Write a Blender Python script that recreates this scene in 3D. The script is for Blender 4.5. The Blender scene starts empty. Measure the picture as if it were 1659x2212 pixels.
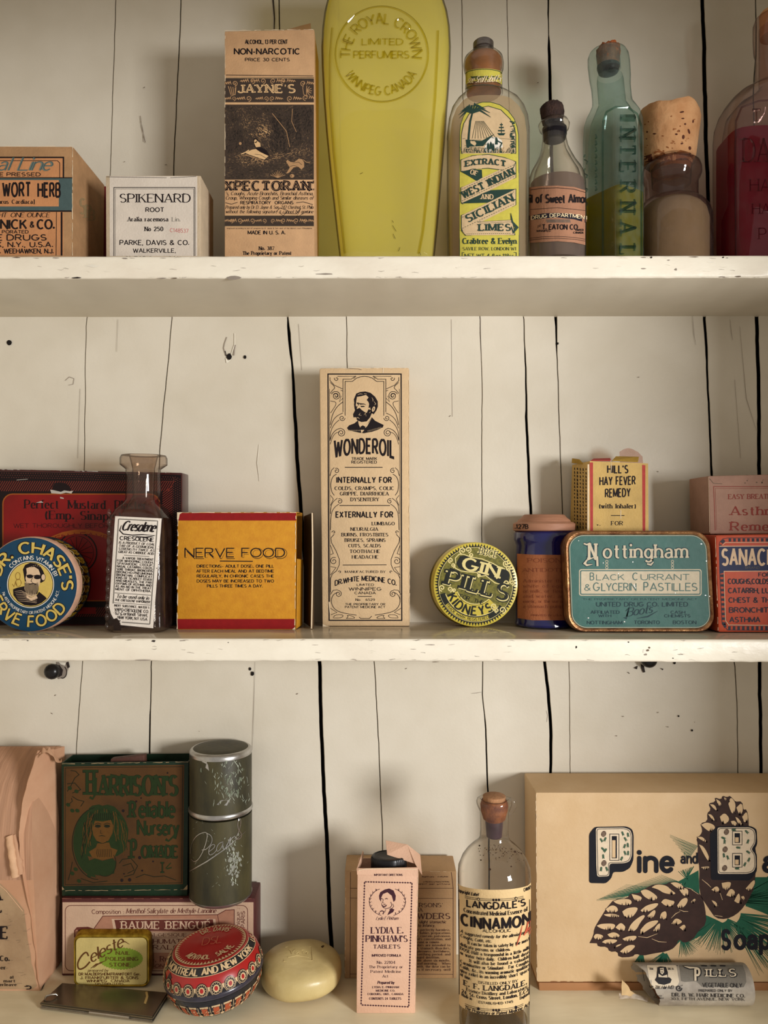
import bpy, bmesh, math, random
from mathutils import Vector, Matrix
from mathutils.bvhtree import BVHTree
from mathutils.geometry import tessellate_polygon

random.seed(7)
F, CX, HY, CZ = 1660.0, 829.5, 1140.0, 1.40      # focal length and horizon in photo pixels, camera height in metres
sc = bpy.context.scene
col = sc.collection
# ---------------------------------------------------------------- camera
cam_d = bpy.data.cameras.new('camera'); cam = bpy.data.objects.new('camera', cam_d); col.objects.link(cam)
cam.location = (0, 0, CZ); cam.rotation_euler = (math.pi / 2, 0, 0)
cam_d.sensor_fit = 'HORIZONTAL'; cam_d.sensor_width = 36; cam_d.lens = F / 1659 * 36
cam_d.shift_y = 34 / 1659; cam_d.clip_start = .01
sc.camera = cam
# ---------------------------------------------------------------- daylight
w = bpy.data.worlds.new('world'); sc.world = w; w.use_nodes = True
w.node_tree.nodes['Background'].inputs[0].default_value = (1.0, .91, .80, 1)
w.node_tree.nodes['Background'].inputs[1].default_value = .42
def area(name, loc, target, sx, sy, power, colr):
    l = bpy.data.lights.new(name, 'AREA'); l.shape = 'RECTANGLE'; l.size = sx; l.size_y = sy; l.energy = power; l.color = colr
    o = bpy.data.objects.new(name, l); col.objects.link(o); o.location = loc
    o.rotation_euler = (Vector(target) - Vector(loc)).to_track_quat('-Z', 'Y').to_euler(); return o
area('window_daylight', (.80, -.40, 1.38), (0, .5, 1.38), .24, .26, 12.6, (1, .995, .985))
sc.view_settings.view_transform = 'Standard'; sc.view_settings.look = 'None'
sc.view_settings.gamma = 1; sc.view_settings.exposure = .17; sc.view_settings.use_curve_mapping = False
sc.cycles.use_denoising = True
sc.cycles.max_bounces = 14; sc.cycles.transparent_max_bounces = 24; sc.cycles.caustics_refractive = False; sc.cycles.caustics_reflective = False

# ================================================================ helpers
def P(px, py, Y):
    return Vector(((px - CX) * Y / F, Y, CZ - (py - HY) * Y / F))
def lin(c):
    return tuple((v / 255 / 12.92 if v / 255 <= .04045 else ((v / 255 + .055) / 1.055) ** 2.4) for v in c)
MATS = {}
def mat(name, rgb, rough=.6, var=.10, scale=60, bump=.0, metal=0, rgb2=None, coat=0, stretch=(1, 1, 1), detail=5, lo=.35, hi=.7, bscale=None, spec=.3):
    if name in MATS: return MATS[name]
    m = bpy.data.materials.new(name); m.use_nodes = True; nt = m.node_tree; b = nt.nodes['Principled BSDF']
    c = lin(rgb)
    c2 = lin(rgb2) if rgb2 else tuple(v * (1 - var * 2.2) for v in c)
    tc = nt.nodes.new('ShaderNodeTexCoord'); mp = nt.nodes.new('ShaderNodeMapping'); mp.inputs['Scale'].default_value = stretch
    nt.links.new(tc.outputs['Object'], mp.inputs[0])
    n = nt.nodes.new('ShaderNodeTexNoise'); n.inputs['Scale'].default_value = scale; n.inputs['Detail'].default_value = detail; n.inputs['Roughness'].default_value = .6
    nt.links.new(mp.outputs[0], n.inputs['Vector'])
    r = nt.nodes.new('ShaderNodeValToRGB'); r.color_ramp.elements[0].position = lo; r.color_ramp.elements[1].position = hi
    r.color_ramp.elements[0].color = (*c2, 1); r.color_ramp.elements[1].color = (*c, 1)
    nt.links.new(n.outputs['Fac'], r.inputs[0]); nt.links.new(r.outputs[0], b.inputs['Base Color'])
    b.inputs['Roughness'].default_value = rough; b.inputs['Metallic'].default_value = metal
    b.inputs['Specular IOR Level'].default_value = spec
    if coat: b.inputs['Coat Weight'].default_value = coat; b.inputs['Coat Roughness'].default_value = .12
    if bump:
        n2 = nt.nodes.new('ShaderNodeTexNoise'); n2.inputs['Scale'].default_value = bscale or scale * 4; n2.inputs['Detail'].default_value = 6
        nt.links.new(mp.outputs[0], n2.inputs['Vector'])
        bp = nt.nodes.new('ShaderNodeBump'); bp.inputs['Strength'].default_value = bump; bp.inputs['Distance'].default_value = .001
        nt.links.new(n2.outputs['Fac'], bp.inputs['Height']); nt.links.new(bp.outputs[0], b.inputs['Normal'])
    MATS[name] = m; return m
def ink(name, rgb, rough=.7, var=.06):
    return mat(name, rgb, max(rough, .5), var, 400, spec=.2)
def glass(name, tint, edge, dust=.05, rough=.03, blend=.35, dustc=(190, 180, 165)):
    """clear or coloured glass seen edge-darkened: thin walls pass light straight through, Fresnel gloss on top"""
    if name in MATS: return MATS[name]
    m = bpy.data.materials.new(name); m.use_nodes = True; nt = m.node_tree; N = nt.nodes; L = nt.links
    for nn in list(N): N.remove(nn)
    out = N.new('ShaderNodeOutputMaterial')
    lw = N.new('ShaderNodeLayerWeight'); lw.inputs[0].default_value = blend
    rp = N.new('ShaderNodeValToRGB'); rp.color_ramp.elements[0].color = (*lin(tint), 1); rp.color_ramp.elements[1].color = (*lin(edge), 1)
    rp.color_ramp.elements[0].position = .5; rp.color_ramp.elements[1].position = .95
    L.new(lw.outputs['Facing'], rp.inputs[0])
    tr = N.new('ShaderNodeBsdfTransparent'); L.new(rp.outputs[0], tr.inputs[0])
    gl = N.new('ShaderNodeBsdfGlossy'); gl.inputs['Roughness'].default_value = rough
    pw = N.new('ShaderNodeMath'); pw.operation = 'POWER'; pw.inputs[1].default_value = 4.5; lf_ = N.new('ShaderNodeLayerWeight'); L.new(lf_.outputs['Facing'], pw.inputs[0])
    lf_.inputs[0].default_value = .5; fr = N.new('ShaderNodeMath'); fr.operation = 'MULTIPLY_ADD'; fr.inputs[1].default_value = .6; fr.inputs[2].default_value = .04; L.new(pw.outputs[0], fr.inputs[0])
    df = N.new('ShaderNodeBsdfDiffuse'); df.inputs[0].default_value = (*lin(dustc), 1)
    nz = N.new('ShaderNodeTexNoise'); nz.inputs['Scale'].default_value = 140; nz.inputs['Detail'].default_value = 6
    tc = N.new('ShaderNodeTexCoord'); L.new(tc.outputs['Object'], nz.inputs['Vector'])
    mr = N.new('ShaderNodeMapRange'); mr.inputs[1].default_value = .35; mr.inputs[2].default_value = .75
    mr.inputs[3].default_value = dust * .4; mr.inputs[4].default_value = dust * 1.8; L.new(nz.outputs['Fac'], mr.inputs[0])
    nb = N.new('ShaderNodeTexNoise'); nb.inputs['Scale'].default_value = 35; L.new(tc.outputs['Object'], nb.inputs['Vector'])
    bp = N.new('ShaderNodeBump'); bp.inputs['Strength'].default_value = .25; bp.inputs['Distance'].default_value = .002
    L.new(nb.outputs['Fac'], bp.inputs['Height']); L.new(bp.outputs[0], gl.inputs['Normal'])
    m1 = N.new('ShaderNodeMixShader'); L.new(fr.outputs[0], m1.inputs[0]); L.new(tr.outputs[0], m1.inputs[1]); L.new(gl.outputs[0], m1.inputs[2])
    m2 = N.new('ShaderNodeMixShader'); L.new(mr.outputs[0], m2.inputs[0]); L.new(m1.outputs[0], m2.inputs[1]); L.new(df.outputs[0], m2.inputs[2])
    L.new(m2.outputs[0], out.inputs[0]); MATS[name] = m; return m
def liquid(name, tint, body, cloud=.35, trans=.5):
    """murky liquid: part see-through tint, part scattering body colour"""
    if name in MATS: return MATS[name]
    m = bpy.data.materials.new(name); m.use_nodes = True; nt = m.node_tree; N = nt.nodes; L = nt.links
    for nn in list(N): N.remove(nn)
    out = N.new('ShaderNodeOutputMaterial')
    tr = N.new('ShaderNodeBsdfTransparent'); tr.inputs[0].default_value = (*lin(tint), 1)
    df = N.new('ShaderNodeBsdfDiffuse'); df.inputs[0].default_value = (*lin(body), 1)
    tl = N.new('ShaderNodeBsdfTranslucent'); tl.inputs[0].default_value = (*lin(body), 1)
    a = N.new('ShaderNodeMixShader'); a.inputs[0].default_value = trans; L.new(df.outputs[0], a.inputs[1]); L.new(tl.outputs[0], a.inputs[2])
    b = N.new('ShaderNodeMixShader'); b.inputs[0].default_value = cloud; L.new(tr.outputs[0], b.inputs[1]); L.new(a.outputs[0], b.inputs[2])
    L.new(b.outputs[0], out.inputs[0]); MATS[name] = m; return m

# ---------------------------------------------------------------- objects
def thing(name, label, cat, loc, group=None):
    o = bpy.data.objects.new(name, None); col.objects.link(o); o.location = loc; o.empty_display_size = .01
    o['label'] = label; o['category'] = cat
    if group: o['group'] = group
    return o
def root_loc(o):
    v = Vector((0, 0, 0))
    while o: v += o.location; o = o.parent
    return v
def link_mesh(name, verts, faces, mats, parent=None, midx=None, smooth=False, kind=None, label=None):
    me = bpy.data.meshes.new(name)
    off = root_loc(parent) if parent else Vector((0, 0, 0))
    me.from_pydata([Vector(v) - off for v in verts], [], faces)
    if not isinstance(mats, (list, tuple)): mats = [mats]
    for m in mats: me.materials.append(m)
    if midx: me.polygons.foreach_set('material_index', midx)
    if smooth: me.polygons.foreach_set('use_smooth', [True] * len(me.polygons))
    me.update()
    o = bpy.data.objects.new(name, me); col.objects.link(o); o.parent = parent
    if kind: o['kind'] = kind
    if label: o['label'] = label
    return o
def link_bm(name, bm, mats, parent=None, smooth=False, kind=None, label=None):
    bm.verts.index_update(); bm.verts.ensure_lookup_table()
    bmesh.ops.recalc_face_normals(bm, faces=bm.faces)
    v = [x.co.copy() for x in bm.verts]; f = [[q.index for q in p.verts] for p in bm.faces]; mi = [p.material_index for p in bm.faces]
    bm.free()
    return link_mesh(name, v, f, mats, parent, mi, smooth, kind, label)
def auto_smooth(o, ang=40):
    me = o.data
    me.polygons.foreach_set('use_smooth', [True] * len(me.polygons))
    me.set_sharp_from_angle(angle=math.radians(ang))
    return o
def tag(o, label=None, cat=None, group=None, kind=None):
    if label: o['label'] = label
    if cat: o['category'] = cat
    if group: o['group'] = group
    if kind: o['kind'] = kind
    return o
def hexa(front, back):
    """8 corner solid, front and back as TL TR BR BL"""
    bm = bmesh.new(); f = [bm.verts.new(p) for p in front]; b = [bm.verts.new(p) for p in back]
    bm.faces.new((f[3], f[2], f[1], f[0])); bm.faces.new((b[0], b[1], b[2], b[3]))
    for i in range(4):
        j = (i + 1) % 4; bm.faces.new((f[i], f[j], b[j], b[i]))
    return bm
def quadP(c, Y):
    Ys = Y if isinstance(Y, (list, tuple)) else [Y] * 4
    return [P(x, y, Yq) for (x, y), Yq in zip(c, Ys)]
def solid_box(name, parent, mats, c, Y, depth, bev=.0007, back=None, seg=2, skip=None, thick=None, label=None):
    """box from the four front corners in photo pixels on plane Y, going back by depth; skip = open face, with walls of 'thick'"""
    fr = quadP(c, Y); bk = back or [v + Vector((0, depth, 0)) for v in fr]
    bm = hexa(fr, bk)
    if skip:
        bm.normal_update(); bmesh.ops.recalc_face_normals(bm, faces=bm.faces)
        d = {'top': Vector((0, 0, 1)), 'right': Vector((1, 0, 0)), 'front': Vector((0, -1, 0))}[skip]
        f = max(bm.faces, key=lambda q: q.normal.dot(d)); bmesh.ops.delete(bm, geom=[f], context='FACES_ONLY')
        bmesh.ops.recalc_face_normals(bm, faces=bm.faces)
        # make sure normals point outward
        cen = sum((v.co for v in bm.verts), Vector()) / len(bm.verts)
        q = list(bm.faces)[0]
        if (q.calc_center_median() - cen).dot(q.normal) < 0: bmesh.ops.reverse_faces(bm, faces=bm.faces)
        ed = [e for e in bm.edges if not e.is_boundary]
        bmesh.ops.bevel(bm, geom=ed, offset=bev, segments=seg, affect='EDGES', profile=.6)
        inner = bmesh.ops.solidify(bm, geom=list(bm.faces), thickness=thick)
    elif bev:
        bmesh.ops.bevel(bm, geom=list(bm.edges), offset=bev, segments=seg, affect='EDGES', profile=.6)
    o = link_bm(name, bm, mats, parent, label=label); return auto_smooth(o, 50)
def ring_pts(cx, Yc, z, a, b, n, N=48):
    out = []
    for i in range(N):
        t = 2 * math.pi * i / N; c, s = math.cos(t), math.sin(t)
        r = (abs(c) ** n + abs(s) ** n) ** (-1 / n)
        out.append(Vector((cx + a * c * r, Yc + b * s * r, z)))
    return out
def loft(rings, cap0=True, cap1=True):
    bm = bmesh.new(); R = [[bm.verts.new(p) for p in r] for r in rings]; N = len(R[0])
    for k in range(len(R) - 1):
        for i in range(N):
            j = (i + 1) % N; bm.faces.new((R[k][i], R[k][j], R[k + 1][j], R[k + 1][i]))
    if cap0: bm.faces.new(R[0][::-1])
    if cap1: bm.faces.new(R[-1])
    return bm
def bottle(name, parent, m, secs, Yc, N=48, cap0=True, cap1=True, smooth=38, label=None, sub=0):
    """secs: (py, xl, xr, depth ratio or metres, exponent) measured at depth Yc"""
    rings = []
    for s in secs:
        py, xl, xr = s[:3]; dr = s[3] if len(s) > 3 else 1.0; n = s[4] if len(s) > 4 else 2
        a = (xr - xl) / 2 * Yc / F; c = P((xl + xr) / 2, py, Yc)
        b = dr if dr < .2 else a * dr
        rings.append(ring_pts(c.x, Yc, c.z, a, b, n, N))
    o = link_bm(name, loft(rings, cap0, cap1), m, parent, label=label); return auto_smooth(o, smooth)
def ray(px, py): return Vector(((px - CX) / F, 1, -(py - HY) / F))
def on_plane(Y, eps=.000035):
    def f(px, py, lv): return P(px, py, Y - eps * lv)
    return f
def on_plane3(a, b, c, eps=.000035):
    n = (b - a).cross(c - a).normalized()
    if n.y > 0: n = -n
    o = Vector((0, 0, CZ))
    def f(px, py, lv):
        d = ray(px, py); t = (a - o).dot(n) / d.dot(n); return o + d * t + n * eps * lv
    return f
def on_surf(objs, eps=.00009):
    vs, fs = [], []
    for o in objs:
        off = root_loc(o); k = len(vs); vs += [v.co + off for v in o.data.vertices]; fs += [[k + i for i in p.vertices] for p in o.data.polygons]
    t = BVHTree.FromPolygons(vs, fs); o0 = Vector((0, 0, CZ)); cache = {}
    def f(px, py, lv):
        k = (round(px, 2), round(py, 2))
        if k not in cache:
            h = t.ray_cast(o0, ray(px, py).normalized()); cache[k] = (h[0], h[1])
        p, n = cache[k]
        if p is None: return None
        if n.dot(ray(px, py)) > 0: n = -n
        return p + n * eps * lv
    return f

# ---------------------------------------------------------------- line font (drawn letters: stems, bowls, serifs)
GL = {
'A': (.8, "0,0 .4,1 .8,0;.14,.33 .66,.33"), 'B': (.68, "0,0 0,1 @.36,.76,.27,.24,90,-90 0,.52;0,.52 @.38,.26,.3,.26,90,-90 0,0"),
'C': (.8, "@.43,.5,.43,.5,48,312"), 'D': (.76, "0,0 0,1 @.33,.5,.43,.5,90,-90 0,0"), 'E': (.6, ".6,1 0,1 0,0 .6,0;0,.52 .5,.52"),
'F': (.58, ".58,1 0,1 0,0;0,.5 .48,.5"), 'G': (.84, "@.43,.5,.43,.5,48,350 .84,.42 .5,.42"), 'H': (.76, "0,0 0,1;.76,0 .76,1;0,.52 .76,.52"),
'I': (.06, ".03,0 .03,1"), 'J': (.5, ".5,1 .5,.27 @.25,.27,.25,.27,0,-170"), 'K': (.7, "0,0 0,1;.66,1 0,.4;.24,.62 .7,0"), 'L': (.56, "0,1 0,0 .56,0"),
'M': (.92, "0,0 0,1 .46,.12 .92,1 .92,0"), 'N': (.76, "0,0 0,1 .76,0 .76,1"), 'O': (.88, "@.44,.5,.44,.5,90,450"), 'P': (.66, "0,0 0,1 @.37,.73,.29,.27,90,-90 0,.46"),
'Q': (.88, "@.44,.5,.44,.5,90,450;.5,.28 .86,-.06"), 'R': (.7, "0,0 0,1 @.37,.74,.28,.26,90,-90 0,.48;.32,.48 .7,0"),
'S': (.62, "@.31,.75,.28,.25,35,270 @.31,.25,.31,.25,90,-145"), 'T': (.72, "0,1 .72,1;.36,1 .36,0"), 'U': (.74, "0,1 0,.34 @.37,.34,.37,.34,180,360 .74,1"),
'V': (.78, "0,1 .39,0 .78,1"), 'W': (1.1, "0,1 .28,0 .55,.9 .82,0 1.1,1"), 'X': (.74, "0,1 .74,0;0,0 .74,1"), 'Y': (.74, "0,1 .37,.45 .74,1;.37,.45 .37,0"), 'Z': (.66, "0,1 .66,1 0,0 .66,0"),
'0': (.64, "@.32,.5,.32,.5,90,450"), '1': (.3, ".0,.78 .18,1 .18,0"), '2': (.6, "@.3,.7,.28,.3,165,-25 0,0 .6,0"), '3': (.6, "@.28,.76,.26,.24,150,-90;@.28,.27,.31,.27,90,-150"),
'4': (.66, ".5,0 .5,1 0,.28 .66,.28"), '5': (.6, ".55,1 .1,1 .06,.56 @.28,.33,.3,.33,125,-150"), '6': (.62, "@.31,.3,.3,.3,180,540 .03,.55 @.4,.6,.36,.4,165,65"), '7': (.6, "0,1 .6,1 .2,0"),
'8': (.6, "@.3,.76,.24,.24,-90,270;@.3,.27,.3,.27,90,450"), '9': (.62, "@.31,.7,.3,.3,0,360 .6,.45 @.22,.4,.36,.4,-15,-115"),
'a': (.52, "@.25,.47,.2,.2,155,0 .45,.0;.45,.4 .24,.38 @.22,.19,.21,.19,90,280 .45,.12"), 'b': (.52, "0,0 0,1;@.25,.33,.26,.34,170,-170"), 'c': (.46, "@.26,.33,.25,.34,50,310"),
'd': (.52, ".51,0 .51,1;@.26,.33,.25,.34,10,350"), 'e': (.5, ".02,.35 .49,.35 @.25,.33,.25,.34,10,315"), 'f': (.34, "@.36,.82,.2,.18,60,180 .16,0;0,.64 .34,.64"),
'g': (.52, "@.26,.33,.25,.33,0,360;.51,.66 .51,-.1 @.27,-.08,.24,.22,0,-150"), 'h': (.5, "0,0 0,1;0,.4 @.25,.42,.25,.25,170,0 .5,0"), 'i': (.06, ".03,0 .03,.66;.03,.86 .03,.96"),
'j': (.2, ".16,.66 .16,-.1 @.0,-.1,.16,.18,0,-110;.16,.86 .16,.96"), 'k': (.5, "0,0 0,1;.46,.66 0,.24;.16,.4 .5,0"), 'l': (.06, ".03,0 .03,1"),
'm': (.84, "0,0 0,.66;0,.44 @.21,.46,.21,.21,170,0 .42,0;.42,.44 @.63,.46,.21,.21,170,0 .84,0"), 'n': (.5, "0,0 0,.66;0,.42 @.25,.42,.25,.25,170,0 .5,0"),
'o': (.54, "@.27,.33,.27,.34,90,450"), 'p': (.52, "0,-.3 0,.66;@.25,.33,.26,.34,170,-170"), 'q': (.52, ".51,-.3 .51,.66;@.26,.33,.25,.34,10,350"), 'r': (.34, "0,0 0,.66;0,.4 @.22,.42,.21,.24,165,55"),
's': (.42, "@.21,.5,.18,.17,40,270 @.21,.165,.2,.165,90,-150"), 't': (.34, ".15,.92 .15,.16 @.29,.16,.14,.16,180,290;0,.64 .32,.64"), 'u': (.5, "0,.66 0,.25 @.25,.24,.25,.24,180,350;.5,.66 .5,0"),
'v': (.5, "0,.66 .25,0 .5,.66"), 'w': (.74, "0,.66 .19,0 .37,.6 .55,0 .74,.66"), 'x': (.48, "0,.66 .48,0;0,0 .48,.66"), 'y': (.5, "0,.66 .25,0;.5,.66 .14,-.3"), 'z': (.46, "0,.66 .46,.66 0,0 .46,0"),
'.': (.08, ".04,0 .04,.1"), ',': (.1, ".06,.1 .06,0 0,-.16"), ':': (.08, ".04,0 .04,.1;.04,.45 .04,.55"), ';': (.1, ".06,.1 0,-.12;.06,.45 .06,.55"), '-': (.34, "0,.36 .34,.36"), '~': (.5, "0,.36 .5,.36"),
"'": (.1, ".06,1 .03,.74"), '(': (.2, "@.3,.42,.28,.6,125,235"), ')': (.2, "@-.1,.42,.28,.6,55,-55"), '[': (.2, ".2,1.05 0,1.05 0,-.1 .2,-.1"), ']': (.2, "0,1.05 .2,1.05 .2,-.1 0,-.1"),
'/': (.4, "0,0 .4,1"), '&': (.84, ".82,0 .16,.7 @.37,.8,.2,.2,205,-10 .1,.42 @.32,.24,.3,.24,150,320 .78,.44"), ' ': (.34, ""), '!': (.06, ".03,1 .03,.3;.03,0 .03,.1"), '°': (.3, "@.15,.85,.14,.14,0,360")}
# weight of upright and level strokes, serif reach, slant, tracking, width, thin the up-strokes
ST = {'sans': (.13, .12, 0, 0, .17, 1, 1), 'bold': (.22, .17, 0, 0, .22, 1, 1), 'black': (.30, .22, 0, 0, .34, 1, 1), 'goth': (.2, .12, .045, 0, .26, 1, 1), 'light': (.085, .08, 0, 0, .17, 1, 1),
      'round': (.2, .2, 0, 0, .24, 1, 1), 'serif': (.15, .06, .11, 0, .24, 1, .55), 'sbold': (.23, .09, .13, 0, .3, 1, .5), 'slab': (.24, .12, .15, 0, .34, 1, .8),
      'ital': (.12, .06, .05, .24, .16, .95, .8), 'script': (.13, .06, 0, .42, .1, .95, .6), 'bital': (.2, .12, 0, .22, .2, 1, .9), 'didone': (.19, .04, .1, 0, .26, 1, .35)}
_gc = {}
def glyph(ch, res):
    k = (ch, res)
    if k in _gc: return _gc[k]
    w, s = GL.get(ch, GL['-']); out = []
    for st in s.split(';'):
        pts = []; straight = []
        for t in st.split():
            if t[0] == '@':
                cx, cy, rx, ry, a0, a1 = map(float, t[1:].split(',')); n = max(2, int(abs(a1 - a0) / res))
                for i in range(n + 1):
                    a = math.radians(a0 + (a1 - a0) * i / n); q = (cx + rx * math.cos(a), cy + ry * math.sin(a))
                    if not pts or abs(q[0] - pts[-1][0]) + abs(q[1] - pts[-1][1]) > .01: pts.append(q); straight.append(False)
            else:
                q = tuple(map(float, t.split(',')))
                if not pts or abs(q[0] - pts[-1][0]) + abs(q[1] - pts[-1][1]) > .01: pts.append(q); straight.append(True)
        if len(pts) > 1: out.append((pts, straight))
    _gc[k] = (w, out); return _gc[k]
def ribbon(pts, ws, closed=False):
    """quads of a stroke with a width at each point"""
    n = len(pts); L, R = [], []
    for i in range(n):
        a = pts[i - 1] if i > 0 else (pts[-2] if closed else None); b = pts[i + 1] if i < n - 1 else (pts[1] if closed else None); p = pts[i]
        d1 = (p[0] - a[0], p[1] - a[1]) if a else None; d2 = (b[0] - p[0], b[1] - p[1]) if b else None
        def nz(d):
            l = math.hypot(*d) or 1e-9; return (d[0] / l, d[1] / l)
        d1 = nz(d1) if d1 else nz(d2); d2 = nz(d2) if d2 else d1
        m = (d1[0] + d2[0], d1[1] + d2[1]); l = math.hypot(*m)
        if l < .35: m = d1; k = 1
        else: m = (m[0] / l, m[1] / l); k = min(1.7, 1 / max(.3, m[0] * d1[0] + m[1] * d1[1]))
        h = ws[i] / 2 * k; L.append((p[0] - m[1] * h, p[1] + m[0] * h)); R.append((p[0] + m[1] * h, p[1] - m[0] * h))
    return [(L[i], R[i], R[i + 1], L[i + 1]) for i in range(n - 1)]
class Art:
    """flat print collected in photo pixels and then laid on the surface it is printed on"""
    def __init__(s, maxseg=None): s.q = []; s.n = 0; s.maxseg = maxseg
    def add(s, m, lv, pts): s.q.append((m, lv, pts))
    def poly(s, m, pts, lv=1, step=None):
        if step:
            x0 = min(p[0] for p in pts); x1 = max(p[0] for p in pts); y0 = min(p[1] for p in pts); y1 = max(p[1] for p in pts)
            sx, sy = step if isinstance(step, tuple) else (step, step)
            nx = max(1, math.ceil((x1 - x0) / sx)); ny = max(1, math.ceil((y1 - y0) / sy))
            for i in range(nx):
                for j in range(ny):
                    c = s.clip(pts, x0 + (x1 - x0) * i / nx, x0 + (x1 - x0) * (i + 1) / nx, y0 + (y1 - y0) * j / ny, y0 + (y1 - y0) * (j + 1) / ny)
                    if len(c) > 2: s.add(m, lv, c)
            return
        if len(pts) <= 4: s.add(m, lv, list(pts)); return
        for t in tessellate_polygon([[Vector((p[0], p[1], 0)) for p in pts]]): s.add(m, lv, [pts[i] for i in t])
    @staticmethod
    def clip(pts, xa, xb, ya, yb):
        for ax, v, sg in ((0, xa, 1), (0, xb, -1), (1, ya, 1), (1, yb, -1)):
            out = []
            for i in range(len(pts)):
                a, b = pts[i - 1], pts[i]; da = (a[ax] - v) * sg; db = (b[ax] - v) * sg
                if (da >= 0) != (db >= 0):
                    t = da / (da - db); out.append((a[0] + (b[0] - a[0]) * t, a[1] + (b[1] - a[1]) * t))
                if db >= 0: out.append(b)
            pts = out
            if len(pts) < 3: return []
        return pts
    def rect(s, m, x0, y0, x1, y1, lv=1, step=None): s.poly(m, [(x0, y0), (x1, y0), (x1, y1), (x0, y1)], lv, step)
    def line(s, m, pts, w=1, lv=2, closed=False, taper=False, emb=None):
        if closed: pts = list(pts) + [pts[0]]
        if s.maxseg:
            ws0 = list(w) if isinstance(w, (list, tuple)) else None; o_ = [pts[0]]; wo_ = [ws0[0]] if ws0 else None
            for i in range(1, len(pts)):
                a, b = pts[i - 1], pts[i]; k_ = max(1, math.ceil(math.hypot(b[0] - a[0], b[1] - a[1]) / s.maxseg))
                for j in range(1, k_ + 1):
                    o_.append((a[0] + (b[0] - a[0]) * j / k_, a[1] + (b[1] - a[1]) * j / k_))
                    if ws0: wo_.append(ws0[i - 1] + (ws0[i] - ws0[i - 1]) * j / k_)
            pts = o_
            if ws0: w = wo_
        n = len(pts)
        ws = w if isinstance(w, (list, tuple)) else ([w * (.15 + .85 * math.sin(math.pi * (i + .3) / (n - .4))) for i in range(n)] if taper else [w] * n)
        s.n += 1
        for q in ribbon(pts, ws, closed): s.add(m, lv + (s.n % 9) * .1 - .0, q)
    def box(s, m, x0, y0, x1, y1, w=1, lv=2, r=0):
        s.line(m, rrect(x0, y0, x1, y1, r) if r else [(x0, y0), (x1, y0), (x1, y1), (x0, y1)], w, lv, True)
    def ell(s, m, cx, cy, rx, ry, lv=1, n=32, a=0, step=None): s.poly(m, ellpts(cx, cy, rx, ry, 0, 360, n, a)[:-1], lv, step)
    def arc(s, m, cx, cy, rx, ry, a0, a1, w=1, lv=2, n=None, a=0, taper=False):
        s.line(m, ellpts(cx, cy, rx, ry, a0, a1, n or max(4, int(abs(a1 - a0) / 9)), a), w, lv, taper=taper)
    def curl(s, m, x, y, r, a0, turns, w=1, lv=2, d=1):
        n = int(14 * turns); s.line(m, [(x + r * (1 - .8 * i / n) * math.cos(math.radians(a0 + d * 360 * turns * i / n)), y + r * (1 - .8 * i / n) * math.sin(math.radians(a0 + d * 360 * turns * i / n))) for i in range(n + 1)], w, lv)
    def text(s, m, t, x0, y, h, x1=None, st='sans', lv=3, y1=None, al='l', warp=None, wt=1, res=None, w=None, fit=None, out=0, jit=0):
        tv, th, sf, sl, tr, wd, dg = ST[st]; res = res or (12 if h > 30 else 22 if h > 16 else 36)
        tvp, thp = tv * h * wt + out, th * h * wt + out
        adv = 0; pos = []
        for ch in t:
            gw = GL.get(ch, GL['-'])[0] * wd; pos.append(adv); adv += gw + tr
        W = max(adv - tr, .05)
        if x1 is not None and al == 'l': sx = (x1 - x0 - tv * h * wt) / W; X = x0 + tv * h * wt / 2; slope = ((y1 - y) / (x1 - x0)) if y1 is not None else 0
        else: sx = h * (w or 1); X = x0 - W * sx * {'l': 0, 'c': .5, 'r': 1}[al]; slope = (y1 or 0)
        if x1 is not None: tvp = min(tvp, .30 * sx + out)
        def mp(u, v): return (warp or (lambda a, b: (a, y + (a - x0) * slope - b)))(u, v)
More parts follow.
